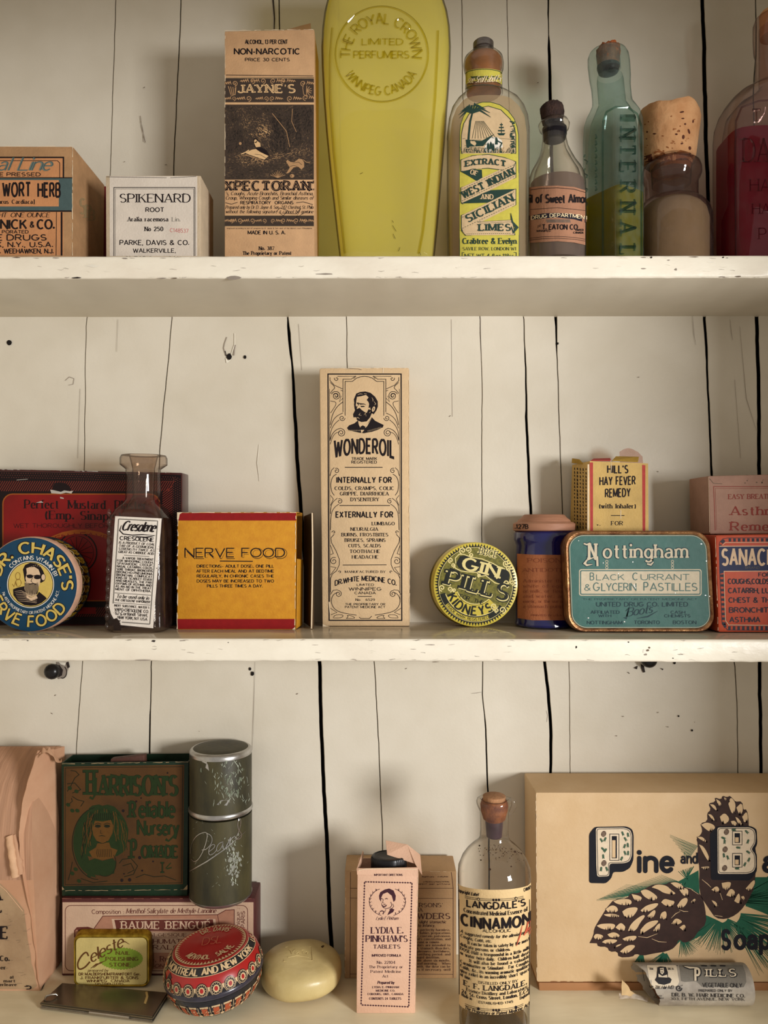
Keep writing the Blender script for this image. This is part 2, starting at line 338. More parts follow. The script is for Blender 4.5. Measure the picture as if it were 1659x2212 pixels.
        for ch, p in zip(t, pos):
            gw, strokes = glyph(ch, res)
            jy = random.uniform(-jit, jit)
            for pts, stt in strokes:
                if (ch in 'ij' and pts[0][1] > .8) or ch in '.:' or (ch == '!' and pts[0][1] == 0):
                    rd = max(tvp, .1 * h) * .58; ux_, uy_ = X + (p + pts[0][0] * wd) * sx + pts[0][1] * h * sl, (pts[0][1] + pts[1][1]) / 2 * h + (rd * .3 if ch in 'ij' else 0)
                    if ch == '.': uy_ = rd * .9
                    s.add(m, lv, [mp(ux_ + rd * math.cos(k * .7854 + .39), uy_ + rd * math.sin(k * .7854 + .39)) for k in range(8)]); continue
                up = [(X + (p + q[0] * wd) * sx + q[1] * h * sl, q[1] * h + jy) for q in pts]; ws = []
                for i in range(len(up)):
                    a = up[max(0, i - 1)]; b = up[min(len(up) - 1, i + 1)]; dx, dy = b[0] - a[0], b[1] - a[1]; l = math.hypot(dx, dy) or 1
                    ws.append(math.sqrt((tvp * dy / l) ** 2 + (thp * dx / l) ** 2))
                # split at corners of straight strokes so every leg keeps its own weight
                i = 0
                while i < len(up) - 1:
                    if stt[i] and stt[i + 1]:
                        dx, dy = up[i + 1][0] - up[i][0], up[i + 1][1] - up[i][1]; l = math.hypot(dx, dy) or 1
                        wk = math.sqrt((tvp * dy / l) ** 2 + (thp * dx / l) ** 2)
                        if dg < 1 and (dx - dy * sl) * dy > 0 and abs(dx - dy * sl) > .12 * l: wk *= dg
                        e = min(wk, thp) * .5 if abs(dx) > abs(dy) * .2 or ch in 'ELFTZ' else 0
                        ux, uy = dx / l * e * .8, dy / l * e * .8
                        a = (up[i][0] - (ux if i > 0 else 0), up[i][1] - (uy if i > 0 else 0)); b = (up[i + 1][0] + (ux if i < len(up) - 2 else 0), up[i + 1][1] + (uy if i < len(up) - 2 else 0))
                        nseg = 1 if l < 14 else int(l / 9)
                        ps = [(a[0] + (b[0] - a[0]) * k / nseg, a[1] + (b[1] - a[1]) * k / nseg) for k in range(nseg + 1)]
                        s.n += 1; l2 = lv + (s.n % 9) * .1
                        for q in ribbon(ps, [wk] * len(ps)): s.add(m, l2, [mp(*z) for z in q])
                        i += 1
                    else:
                        j = i + 1
                        while j < len(up) - 1 and not (stt[j] and stt[j + 1]): j += 1
                        s.n += 1; l2 = lv + (s.n % 9) * .1
                        for q in ribbon(up[i:j + 1], ws[i:j + 1]): s.add(m, l2, [mp(*z) for z in q])
                        i = j
                if st == 'round':
                    for e_, w_ in ((up[0], ws[0]), (up[-1], ws[-1])): s.n += 1; s.add(m, lv + (s.n % 9) * .1, [mp(e_[0] + w_ * .5 * math.cos(k * .5236), e_[1] + w_ * .5 * math.sin(k * .5236)) for k in range(12)])
                if sf and h * sf > .3:
                    for i in range(len(pts)):
                        if not stt[i]: continue
                        end = i in (0, len(pts) - 1); vy = pts[i][1]
                        nb = [pts[k] for k in (i - 1, i + 1) if 0 <= k < len(pts)]
                        steep = [k for k in nb if abs(k[1] - vy) > .2 and abs(k[0] - pts[i][0]) < .75 * abs(k[1] - vy)]
                        vert = [k for k in nb if abs(k[0] - pts[i][0]) < .04]
                        if vy in (0, 1, .66, -.3) and ((end and steep) or vert) and ch not in "',.;:":
                            r = sf * h + tvp / 2; t2 = max(thp, .05 * h); yy = up[i][1] + (t2 / 2 if vy in (0, -.3) else -t2 / 2); u = up[i][0]
                            s.n += 1; s.add(m, lv + (s.n % 9) * .1, [mp(u - r, yy - t2 / 2), mp(u + r, yy - t2 / 2), mp(u + r, yy + t2 / 2), mp(u - r, yy + t2 / 2)])
                        elif end and not steep and nb and abs(nb[0][1] - vy) < .03 and vy in (0, 1):
                            r = sf * h * 1.5; sg = 1 if vy == 0 else -1; u = up[i][0]; yy = up[i][1]; t2 = max(thp, .06 * h)
                            s.n += 1; s.add(m, lv + (s.n % 9) * .1, [mp(u - t2 / 2, yy), mp(u + t2 / 2, yy), mp(u + t2 / 2, yy + sg * r), mp(u - t2 / 2, yy + sg * r)])
    def ctext(s, m, t, cx, cy, R, a0, a1, h, st='sans', lv=3, bottom=False, k=1, rot=0, wt=1, out=0):
        """text on an ellipse (k = height ratio); angles in degrees clockwise from 12 o'clock, baseline at radius R"""
        U = math.radians(abs(a1 - a0)) * R
        def wp(u, v):
            if not bottom: th = math.radians(a0) + u / R; r = R + v; q = (r * math.sin(th), -r * math.cos(th) * k)
            else: th = math.radians(a0) - u / R; r = R - v; q = (r * math.sin(th), -r * math.cos(th) * k)
            c, n = math.cos(math.radians(rot)), math.sin(math.radians(rot)); return (cx + q[0] * c - q[1] * n, cy + q[0] * n + q[1] * c)
        s.text(m, t, 0, 0, h, U, st, lv, warp=wp, wt=wt, out=out)
    def rtext(s, m, t, x, y, ang, L, h, st='sans', lv=3, wt=1, out=0):
        """text of length L starting at x,y and running at ang degrees clockwise"""
        c, n = math.cos(math.radians(ang)), math.sin(math.radians(ang))
        s.text(m, t, 0, 0, h, L, st, lv, warp=lambda u, v: (x + u * c + v * n, y + u * n - v * c), wt=wt, out=out)
    def atext(s, m, t, x0, x1, y, h, bow, st='sans', lv=3, wt=1, grow=0, out=0):
        """text whose baseline bows by 'bow' pixels at the ends (positive = ends lower)"""
        c = (x0 + x1) / 2; hw = (x1 - x0) / 2
        s.text(m, t, x0, y, h, x1, st, lv, warp=lambda u, v: (u, y + bow * ((u - c) / hw) ** 2 - v * (1 + grow * ((u - c) / hw) ** 2)), wt=wt, out=out)
    def build(s, name, parent, proj, kind=None, label=None, clipx=None):
        V, Fc, MI, ms, idx = [], [], [], [], {}
        for m, lv, pts in s.q:
            if clipx and any(not (clipx[0] <= p[0] <= clipx[1]) for p in pts):
                pts = s.clip(list(pts), clipx[0], clipx[1], -9e3, 9e3)
                if len(pts) < 3: continue
            ids = []
            for p in pts:
                k = (round(p[0], 3), round(p[1], 3), lv)
                if k not in idx:
                    v = proj(p[0], p[1], lv)
                    if v is None: ids = None; break
                    idx[k] = len(V); V.append(v)
                ids.append(idx[k])
            if not ids: continue
            ids = [q for i, q in enumerate(ids) if q != ids[i - 1]]
            if len(set(ids)) != len(ids) or len(ids) < 3: continue
            ys = [V[i].y for i in ids]
            if max(ys) - min(ys) > .03: continue
            if m not in ms: ms.append(m)
            Fc.append(ids); MI.append(ms.index(m))
        if not Fc: return None
        return link_mesh(name, V, Fc, ms, parent, MI, kind=kind, label=label)
def ellpts(cx, cy, rx, ry, a0=0, a1=360, n=24, a=0):
    c, s = math.cos(math.radians(a)), math.sin(math.radians(a)); out = []
    for i in range(n + 1):
        t = math.radians(a0 + (a1 - a0) * i / n); x, y = rx * math.cos(t), ry * math.sin(t); out.append((cx + x * c - y * s, cy + x * s + y * c))
    return out
def smooth_(pts, n=3):
    for _ in range(n):
        o_ = [pts[0]]
        for a, b in zip(pts, pts[1:]): o_ += [(a[0] * .75 + b[0] * .25, a[1] * .75 + b[1] * .25), (a[0] * .25 + b[0] * .75, a[1] * .25 + b[1] * .75)]
        pts = o_ + [pts[-1]]
    return pts
def rrect(x0, y0, x1, y1, r, n=6):
    out = []
    for cx, cy, a in ((x1 - r, y0 + r, -90), (x1 - r, y1 - r, 0), (x0 + r, y1 - r, 90), (x0 + r, y0 + r, 180)): out += ellpts(cx, cy, r, r, a, a + 90, n)
    return out
def qmap(q):
    """unit square (u right, v down) to the photo quad TL TR BR BL"""
    def f(u, v):
        a = (q[0][0] + (q[1][0] - q[0][0]) * u, q[0][1] + (q[1][1] - q[0][1]) * u); b = (q[3][0] + (q[2][0] - q[3][0]) * u, q[3][1] + (q[2][1] - q[3][1]) * u)
        return (a[0] + (b[0] - a[0]) * v, a[1] + (b[1] - a[1]) * v)
    return f
def wear(A, m, a, b, w=2, lv=4, step=7, gap=.25):
    """irregular bare strip along a worn edge"""
    L = math.hypot(b[0] - a[0], b[1] - a[1]); n = max(2, int(L / step)); ux, uy = (b[0] - a[0]) / L, (b[1] - a[1]) / L; run = []; ws = []
    for i in range(n + 1):
        t = L * i / n; j = random.uniform(-.35, .35) * w; run.append((a[0] + ux * t - uy * j, a[1] + uy * t + ux * j)); ws.append(w * random.uniform(.25, 1.1))
        if random.random() < gap or i == n:
            if len(run) > 1: A.line(m, run, ws, lv)
            run, ws = [], []
def speck(A, m, x0, y0, x1, y1, n, r=1.2, lv=5):
    for _ in range(n):
        x, y = random.uniform(x0, x1), random.uniform(y0, y1); q = random.uniform(.3, 1) * r
        A.add(m, lv, [(x + q * math.cos(t) * random.uniform(.6, 1.3), y + q * math.sin(t) * random.uniform(.6, 1.3)) for t in (0, 1.1, 2.3, 3.4, 4.6, 5.5)])
Z1 = CZ + 264.4 * 1 / F      # top of the upper shelf
Z2 = CZ - 108.0 / F          # top of the middle shelf
Z3 = CZ - 490.0 / F          # top of the bottom shelf
YW, YF = .532, .45           # wall plane and front plane of the shelves
def Yb(py, Z=None): return 108.0 / (py - HY) if Z is None else (CZ - Z) * F / (py - HY)
# ================================================================ setting: back wall of painted boards
paint = mat('wall_paint', (214, 206, 190), .42, .035, 14, .10, rgb2=(203, 194, 176), bscale=420, detail=3)
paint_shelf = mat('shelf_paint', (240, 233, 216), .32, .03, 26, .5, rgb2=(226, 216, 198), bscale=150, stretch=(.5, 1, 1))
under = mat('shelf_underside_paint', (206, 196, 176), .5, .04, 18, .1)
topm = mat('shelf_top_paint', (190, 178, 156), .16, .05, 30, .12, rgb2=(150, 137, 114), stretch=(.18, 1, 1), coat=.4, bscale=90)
dark = mat('gap_dark', (22, 16, 13), .9)
chipm = mat('bare_wood_chip', (112, 96, 80), .8)
darkchip = mat('dark_chip', (46, 36, 32), .8)
greychip = mat('grey_chip', (150, 138, 126), .7)
ivory = mat('paint_ridge', (235, 228, 212), .4)
XL, XR = -330, 2040
SEAMS = [
 [(-190, -420, 2), (-190, 2250, 2)],
 [(254, -420, 1), (250, 0, .8), (238, 380, .7), (185, 700, .7), (178, 1430, 1), (165, 1620, 1), (150, 2250, 1)],
 [(398, -420, 2), (392, 0, 2), (375, 380, 2.2), (372, 685, 1.2), (345, 970, 1.6), (327, 1430, 2), (323, 1620, 3), (316, 2250, 3)],
 [(610, -420, 3), (603, 0, 2.5), (610, 550, 3), (622, 690, 3), (624, 720, 6), (630, 780, 4), (636, 860, 6), (642, 980, 7), (650, 1100, 7), (672, 1350, 8), (690, 1430, 7), (696, 1600, 7), (718, 2090, 8), (722, 2250, 8)],
 [(725, -420, .6), (735, 300, .6), (748, 690, 1), (750, 790, 1), (780, 1150, .8), (808, 1430, 1.4), (818, 1600, 1.6), (826, 1810, 2), (832, 2250, 2)],
 [(990, -420, .5), (1000, 200, .5), (1037, 690, 1.2), (1040, 800, .7), (1043, 1430, 1.5), (1041, 1495, 2.4), (1047, 1560, 2.6), (1055, 1720, 3), (1060, 2250, 3)],
 [(1088, -420, .5), (1105, 550, .5), (1132, 690, 2), (1136, 800, 3), (1136, 900, 4.5), (1147, 1110, 5), (1160, 1300, 5), (1176, 1430, 5.5), (1184, 1500, 6), (1190, 1600, 6), (1189, 1670, 5), (1200, 2250, 5)],
 [(1181, -420, 2), (1184, 0, 3), (1185, 75, 2), (1186, 95, 5), (1188, 220, 6), (1196, 550, 6), (1200, 690, 5), (1203, 770, 2), (1208, 900, 1.6), (1217, 1120, 1.4), (1228, 1430, .4), (1240, 2250, .4)],
 [(1510, -420, 6), (1516, 0, 7), (1523, 220, 8), (1530, 440, 7), (1524, 560, 5), (1522, 690, 5), (1530, 850, 4), (1537, 1020, 4.5), (1560, 1340, 4), (1587, 1430, 1.6), (1592, 1520, 1), (1600, 2250, .6)],
 [(1628, -420, 2), (1632, 0, 1.6), (1634, 110, 2.6), (1628, 190, 2), (1634, 600, 5), (1636, 690, 7), (1640, 1020, 7), (1640, 1430, 7), (1643, 1670, 6), (1645, 2250, 6)],
 [(1860, -420, 2), (1870, 2250, 2)]]
def seam_at(s, y):
    a, b = seam_raw(s, y); return a, (b * .5 if b < 2.6 else b * .8 if b < 4.5 else b)
def seam_raw(s, y):
    for a, b in zip(s, s[1:]):
        if a[1] <= y <= b[1]:
            t = (y - a[1]) / (b[1] - a[1]); return a[0] + (b[0] - a[0]) * t, a[2] + (b[2] - a[2]) * t
    return s[-1][0], s[-1][2]
wallb = link_mesh('wall_back', *(lambda b: ([P(XL - 20, -420, YW + .012), P(XR + 20, -420, YW + .012), P(XR + 20, 2260, YW + .012), P(XL - 20, 2260, YW + .012)], [(3, 2, 1, 0)]))(0), dark, kind='structure')
ys = list(range(-420, 2251, 15)) + [2250]
random.seed(11)
wob = [[0.0] * len(ys) for _ in SEAMS]; wob2 = [[0.0] * len(ys) for _ in SEAMS]
for k, s in enumerate(SEAMS):
    a = b = 0.0
    for i in range(len(ys)):
        a = a * .8 + random.uniform(-.55, .55); b = b * .7 + random.uniform(-.5, .5); wob[k][i] = a; wob2[k][i] = b
edges = [None] + list(range(len(SEAMS))) + [None]
for pi in range(len(SEAMS) + 1):
    yo = random.uniform(-.0004, .0004)
    V, Fc = [], []; n = len(ys); nx = 3
    for i, y in enumerate(ys):
        if pi == 0: xl = XL
        else:
            sx, sw = seam_at(SEAMS[pi - 1], y); xl = sx + wob[pi - 1][i] + sw / 2 * (1 + .25 * wob2[pi - 1][i])
        if pi == len(SEAMS): xr = XR
        else:
            sx, sw = seam_at(SEAMS[pi], y); xr = sx + wob[pi][i] - sw / 2 * (1 - .25 * wob2[pi][i])
        Yp = YW + yo
        V += [P(xl, y, Yp + .0105), P(xl + .25, y, Yp + .0008), P(xl + 1.2, y, Yp), P(xr - 1.2, y, Yp), P(xr - .25, y, Yp + .0008), P(xr, y, Yp + .0105)]
    for i in range(n - 1):
        for k in range(5): Fc.append((i * 6 + k, i * 6 + k + 1, (i + 1) * 6 + k + 1, (i + 1) * 6 + k))
        Fc.append((i * 6 + 5, i * 6, (i + 1) * 6, (i + 1) * 6 + 5))
    o = link_mesh('plank', V, [f[::-1] for f in Fc], paint, wallb)
# marks on the boards: nail holes, cracks, torn paint, the scars round the pegs
on_wall = on_plane(YW - .0005, .00004)
A = Art()
for x, y, r in ((20, 740, 5.5), (495, 770, 6), (529, 771, 3.6), (540, 1445, 3), (545, 1455, 4.5), (1205, 742, 2.5), (1466, 1547, 2), (1495, 1578, 2.4), (1457, 1432, 3)):
    A.poly(dark, [(x + r * random.uniform(.75, 1.1) * math.cos(t * .7), y + 1.15 * r * random.uniform(.8, 1.1) * math.sin(t * .7)) for t in range(9)], 3)
A.build('nail_hole', wallb, on_wall)
A = Art()
A.line(greychip, [(490, 728), (485, 742), (483, 752), (488, 768)], 1.6, 2); A.line(darkchip, [(486, 758), (489, 768), (487, 766)], 2.4, 3)
A.line(ivory, [(507, 720), (507, 744), (504, 752), (500, 765)], 2, 2); A.line(greychip, [(508, 745), (506, 755), (505, 768)], 2.6, 3)
A.poly(ivory, [(487, 772), (492, 779), (500, 776), (503, 770), (499, 777), (493, 783), (489, 784)], 2)
A.line(chipm, [(303, 250), (306, 272), (314, 308)], 1.1, 2); A.line(greychip, [(304, 262), (309, 282), (311, 306)], 1, 2)
A.line(greychip, [(141, 822), (150, 814), (160, 818), (158, 830), (148, 832)], 1, 2)
A.line(darkchip, [(590, 0), (593, 40), (592, 75), (598, 200)], [3, 2.5, 1.5, .4], 2)
A.line(darkchip, [(594, -300), (590, 0)], 3, 2)
A.line(ivory, [(560, 960), (556, 1000), (561, 1040)], 2, 2, taper=True)
for pts in ([(1496, 681), (1499, 720), (1503, 745)], [(1577, 690), (1580, 720), (1583, 735)], [(551, 1430), (548, 1540), (545, 1620)], [(975, 690), (977, 900)],
            [(1041, 1495), (1030, 1497), (1018, 1498)], [(1598, 705), (1612, 860), (1634, 930)], [(1587, 820), (1600, 990)], [(1180, 1535), (1183, 1545), (1181, 1560)],
            [(1037, 660), (1040, 780)], [(173, 840), (168, 990)], [(255, 690), (252, 760)], [(645, 700), (652, 800)]):
    A.line(greychip, pts, 1, 2, taper=True)
for x, y in ((118, 1503), (110, 1540), (1160, 179), (1378, 815), (1420, 1018), (430, 1580), (310, 190), (875, 1445), (1420, 1540), (1330, 1590), (1344, 1548), (1440, 1570), (1500, 1560), (268, 350), (356, 356), (640, 1500), (970, 900), (810, 870)):
    A.line(chipm, [(x, y), (x + random.uniform(1, 5), y + random.uniform(-3, 3))], 1.2, 2)
A.build('paint_crack', wallb, on_wall)
A = Art()
A.poly(greychip, [(122, 1430), (146, 1430), (148, 1445), (139, 1464), (126, 1467), (122, 1460)], 1)
A.poly(darkchip, [(128, 1436), (136, 1447), (134, 1459), (126, 1463), (124, 1440)], 2); A.poly(darkchip, [(142, 1432), (148, 1429), (151, 1441), (146, 1444)], 3)
A.poly(ivory, [(127, 1430), (143, 1431), (140, 1438), (131, 1435)], 4); A.arc(darkchip, 135, 1452, 9, 13, -60, 110, 2, 4)
A.poly(darkchip, [(1384, 1434), (1391, 1439), (1394, 1452), (1389, 1453), (1385, 1443)], 2); A.poly(darkchip, [(1369, 1443), (1378, 1438), (1376, 1446)], 2)
A.poly(darkchip, [(1426, 1443), (1433, 1445), (1432, 1448)], 2); A.line(darkchip, [(1356, 1452), (1360, 1455)], 1.2, 2)
A.build('torn_paint', wallb, on_wall)
# ---- shelves
topl = mat('bottom_shelf_paint', (226, 212, 180), .3, .05, 26, .2, rgb2=(200, 184, 150), stretch=(.25, 1, 1), coat=.2, bscale=90)
def shelf(name, label, ptop, pbot, Ztop, thick, yl=0, yr=0, struct=False, tm=None):
    """board from wall to front plane; yl, yr tilt it a pixel or two"""
    x0, x1 = -330, 2260; n = 130
    bm = bmesh.new(); prof = [(YF + .0010, 0, 0), (YF + .0003, 0, .0006), (YF, 0, .0018), (YF, 0, .5), (YF, 0, -.0018), (YF + .0003, 0, -.0006), (YF + .0012, 0, -.0), (YW + .002, 0, -.0)]
    rows = []
    random.seed(len(label))
    for i in range(n + 1):
        px = x0 + (x1 - x0) * i / n; X = (px - CX) * YF / F; dz = -(yl + (yr - yl) * px / 1659) * YF / F
        jt = random.uniform(-.00018, .00018); jb = random.uniform(-.0003, .0003); jf = random.uniform(-.0001, .0001)
        zt, zb = Ztop + dz, Ztop - thick + dz
        pts = [(YW + .002, zt), (YF + .0012, zt), (YF + .0003 + jf, zt - .0005 + jt), (YF + jf, zt - .0016), (YF - jf, zb + .0016), (YF + .0003 + jf, zb + .0005 + jb), (YF + .0012, zb + jb * .4), (YW + .002, zb)]
        rows.append([bm.verts.new((X, a, b)) for a, b in pts])
    for a, b in zip(rows, rows[1:]):
        for k in range(8):
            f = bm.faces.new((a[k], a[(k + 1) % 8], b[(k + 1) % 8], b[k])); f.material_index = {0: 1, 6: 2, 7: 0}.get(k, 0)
    bm.faces.new(rows[0]); bm.faces.new(rows[-1][::-1])
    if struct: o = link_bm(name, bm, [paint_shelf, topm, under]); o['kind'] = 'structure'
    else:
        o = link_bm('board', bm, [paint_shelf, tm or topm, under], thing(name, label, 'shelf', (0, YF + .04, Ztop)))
    return auto_smooth(o, 60)
s1 = shelf('wall_shelf', 'cream painted upper shelf board carrying the tall yellow bottle and magenta bottle', 0, 0, Z1 - .1999 + .1999 - (Z1 - (CZ + 264.15 / F)), .01315, 0, -2)
s2 = shelf('wall_shelf', 'cream painted middle shelf board carrying the teal tin and yellow carton', 0, 0, Z2 + .0000, .01325, -1, 2)
s3 = shelf('wall_shelf', 'cream painted bottom shelf board whose worn top carries the cinnamon bottle and pine soap box', 0, 0, Z3, .014, tm=topl)
s0 = shelf('unseen_shelf', '', 0, 0, CZ + (HY + 320) * YF / F, .013, struct=True)  # unseen shelf above, put in for the shade it gives
# wear on the shelf fronts
A = Art(); pf = on_plane(YF - .00012, .00004)
def chip(x, y, w, h, m=greychip, lv=2):
    n = 9; A.poly(m, [(x + w * random.uniform(.5, 1) * math.cos(k * 6.28 / n), y + h * random.uniform(.5, 1) * math.sin(k * 6.28 / n)) for k in range(n)], lv)
for x, y, w_, h_, m_ in ((165, 600, 14, 2, darkchip), (350, 601, 12, 1.6, greychip), (378, 601, 9, 1.8, chipm), (505, 600, 20, 5, greychip), (270, 558, 9, 1.6, greychip), (120, 557, 10, 1.5, greychip), (35, 556, 12, 1.4, chipm),
    (1407, 556, 3, 2.4, darkchip), (1390, 556, 10, 1.3, chipm), (1500, 555, 14, 1.3, chipm), (1562, 556, 3, 2.2, darkchip), (1571, 557, 4, .9, darkchip), (1595, 597, 8, 1.8, chipm), (1560, 598, 10, 1.3, greychip), (1444, 562, 4, 1.5, greychip), (1460, 582, 4, 3, greychip),
    (1390, 580, 8, 1.8, greychip), (332, 1385, 6, 2.6, darkchip), (60, 1384, 3, 1.2, darkchip), (493, 1388, 2, 1.3, darkchip), (395, 1384, 12, 1.2, greychip), (1245, 1398, 2.2, 3.8, dark), (1358, 1387, 2.2, 2, dark), (1454, 1422, 2, 1.6, dark), (310, 1426, 22, 1.5, greychip),
    (1399, 1405, 4, 3, chipm), (1403, 1399, 3, 3, chipm), (1395, 1414, 5, 3, greychip), (1392, 1407, 5, 6, ivory), (930, 1393, 14, 1.2, greychip), (940, 1430, 10, 1, chipm), (1470, 1414, 10, 1, greychip), (1535, 566, 8, 2, ivory), (200, 575, 20, 3, ivory), (700, 592, 24, 2, greychip)):
    chip(x, y, w_, h_, m_)
for _ in range(150):
    x = random.uniform(0, 1659); top = random.random() < .5; y = random.choice((557, 599)) if random.random() < .5 else random.choice((1383, 1425))
    if random.random() < .4: y += random.uniform(-12, 12) + (20 if y in (557, 1383) else -20)
    A.line(random.choice((greychip, ivory, ivory, greychip)), [(x, y), (x + random.uniform(2, 9), y + random.uniform(-1.5, 1.5)), (x + random.uniform(9, 16), y + random.uniform(-2, 2))], random.uniform(.5, 1.1), 2, taper=True)
q = [o for o in bpy.data.objects if o.name.startswith('board')]
up = Art(); lo = Art()
for t in A.q: (up if t[2][0][1] < 1000 else lo).q.append(t)
up.build('paint_chip', s1.parent, pf, kind='stuff'); lo.build('paint_chip', s2.parent, pf, kind='stuff')
# ---- round black pegs under the middle shelf
pegm = mat('black_peg', (30, 27, 27), .28, .2, 200)
def peg(x, y, r, lab):
    c = P(x, y, .527); R = r * .527 / F; t = thing('wall_peg', lab, 'peg', (c.x, YW, c.z))
    rings = []
    for k in range(9):
        a = math.pi / 2 * k / 8; rr = max(R * math.sin(a), .0002); rings.append([Vector((c.x + rr * math.cos(b * .3927), .524 + R * .8 * (1 - math.cos(a)) - .001, c.z + rr * math.sin(b * .3927))) for b in range(16)])
    rings.append([Vector((c.x + R * .9 * math.cos(b * .3927), .5305, c.z + R * .9 * math.sin(b * .3927))) for b in range(16)])
    auto_smooth(link_bm('peg_head', loft(rings), pegm, t), 50)
    sh = [[Vector((c.x + R * .5 * math.cos(b * .785), yy, c.z + R * .5 * math.sin(b * .785))) for b in range(8)] for yy in (.530, .541)]
    link_bm('peg_shank', loft(sh), pegm, t)
peg(112, 1451, 17, 'round black peg head with torn paint beside it, below the middle shelf at the left')
peg(1403, 1426, 17, 'round black peg head half hidden behind the middle shelf board at the right')
# ---- added panel out of view, blocks light to shade the right end
v = [Vector((.39, .20, .9)), Vector((.41, .20, .9)), Vector((.41, .20, 1.95)), Vector((.39, .20, 1.95))]
link_bm('right_shade_panel', hexa(v, [q + Vector((0, .35, 0)) for q in v]), paint).__setitem__('kind', 'structure')
v = [Vector((-.5, .20, 1.622)), Vector((.41, .20, 1.622)), Vector((.41, .20, 1.76)), Vector((-.5, .20, 1.76))]
link_bm('trim_2', hexa(v, [q + Vector((0, .02, 0)) for q in v]), paint).__setitem__('kind', 'structure')  # unseen header board, added to throw the shadow along the top
v = [Vector((-.345, .14, .9)), Vector((-.325, .14, .9)), Vector((-.325, .14, 1.95)), Vector((-.345, .14, 1.95))]
link_bm('left_shade_wall', hexa(v, [q + Vector((0, .41, 0)) for q in v]), paint).__setitem__('kind', 'structure')  # unseen side wall, brought forward to dim the left end
# ================================================================ inks and papers
black = ink('black_ink', (26, 17, 19)); navy = ink('navy_ink', (30, 34, 66)); cream = ink('cream_ink', (226, 205, 165)); whitei = ink('white_ink', (232, 224, 210))
redink = ink('red_ink', (150, 30, 34)); fadered = ink('faded_red_ink', (196, 92, 92)); brownink = ink('brown_ink', (70, 44, 34)); greyink = ink('grey_ink', (110, 104, 96))
def paper(name, rgb, var=.07, rough=.75, scale=90): return mat(name, rgb, rough, var, scale, .25, bscale=900, spec=.3)
worn = ink('worn_edge', (226, 204, 172))

# ---------------------------------------------------------------- kraft carton with the teal band, top shelf left
kraft = paper('kraft_board', (172, 132, 92), .10)
t = thing('carton', 'brown kraft carton with teal band and orange label, left end of top shelf', 'box', (P(20, 553, .48).x, .48, Z1))
q = [(-150, 314), (156, 315), (156, 560), (-150, 560)]
body = solid_box('carton_body', t, kraft, [(-150, 315), (158, 316), (155, 587), (-150, 587)], YF + .006, .052, .0011)
# keep the carton on the shelf
A = Art(); Yq = YF + .006; pf = on_plane(Yq)
orange = paper('orange_label', (196, 136, 90), .08); teal = ink('teal_band', (74, 92, 92), .5); teal2 = ink('teal_light', (110, 120, 110))
A.rect(orange, -140, 339, 137, 551, 1)
A.line(black, [(-140, 340), (137, 340), (137, 383)], 3.2, 2); A.line(black, [(-140, 347), (124, 347), (129, 352), (129, 383)], 1.4, 2)
A.line(black, [(133, 458), (133, 552)], 4, 2); A.line(black, [(122, 458), (121, 552)], 1.4, 2)
A.rect(teal, -140, 385, 156.2, 456, 3); A.rect(orange, -140, 389, 127, 446, 4)
A.line(black, [(-140, 384), (156.4, 384)], 2, 4); A.line(black, [(-140, 456), (156.4, 456)], 3, 4)
A.text(teal2, 'al Line', -8, 368, 27, 110, 'script', 5, wt=1.3); A.text(teal, 'al Line', -6, 367, 27, 111, 'script', 6, wt=.8)
A.text(black, 'PRESSED', 14, 380.5, 7.5, 88, 'bold', 5); A.text(black, 'E', -1, 380.5, 7.5, 8, 'bold', 5)
A.text(black, 'WORT', 3, 424, 29, 69, 'black', 6, wt=.8); A.text(black, 'HERB', 79, 425, 29, 133, 'black', 6, wt=.8); A.text(black, 'MOTHER', -100, 424, 29, -4, 'black', 6, wt=.8)
A.text(black, 'Cardiaca]', 25, 440, 8.5, 75, 'sbold', 6); A.text(black, '[Leonurus', -34, 440, 8.5, 19, 'sbold', 6)
A.text(black, 'ONE OUNCE', 22, 469, 9.5, 107, 'ital', 5, wt=1.3); A.text(black, 'NET WEIGHT', -66, 469, 9.5, 14, 'ital', 5, wt=1.3)
A.text(black, 'NICK', 0, 494, 19, 59, 'bold', 5); A.text(black, '&', 64, 491, 12, 75, 'bold', 5); A.text(black, 'CO.', 79, 494, 19, 119, 'bold', 5); A.text(black, 'S.B.PE', -90, 494, 19, -6, 'bold', 5); A.text(black, 'PORATED', 4, 504, 6.5, 62, 'bold', 5)
A.text(black, 'DRUGS', 14, 519, 12, 101, 'bold', 5); A.text(black, 'CRUDE', -75, 519, 12, 6, 'bold', 5); A.text(black, 'N.Y., U.S.A.', 16, 533.5, 10.5, 115, 'bold', 5); A.text(black, 'NEW YORK,', -92, 533.5, 10.5, 8, 'bold', 5); A.text(black, 'WEEHAWKEN, N.J.', 8, 547, 9.5, 116, 'bold', 5); A.text(black, 'WORKS.', -60, 547, 9.5, 2, 'bold', 5)
wear(A, worn, (157, 318), (156, 552), 1.6, 5); wear(A, worn, (10, 316), (156, 316), 1.4, 5)
A.build('label', t, pf, clipx=(-145, 157.5))
A = Art(); a, b, c_ = P(158, 316, Yq), P(155, 587, Yq), P(158, 316, Yq) + Vector((0, .052, 0))
ps = on_plane3(a, b, c_)
A.poly(teal, [(157.8, 385), (219, 440), (218, 512), (157, 456)], 1); A.line(black, [(157.8, 385), (219, 440)], 2, 2); A.line(black, [(157, 456), (218, 512)], 3, 2)
gm = ink('tan_monogram', (150, 128, 92))
for s_, dx in (('S', 0), ('P', 12), ('B', 20)): A.text(gm, s_, 170 + dx, 462 + dx * .7, 33 - dx * .5, 186 + dx, 'sbold', 3 , wt=.8)
A.build('band', t, ps)
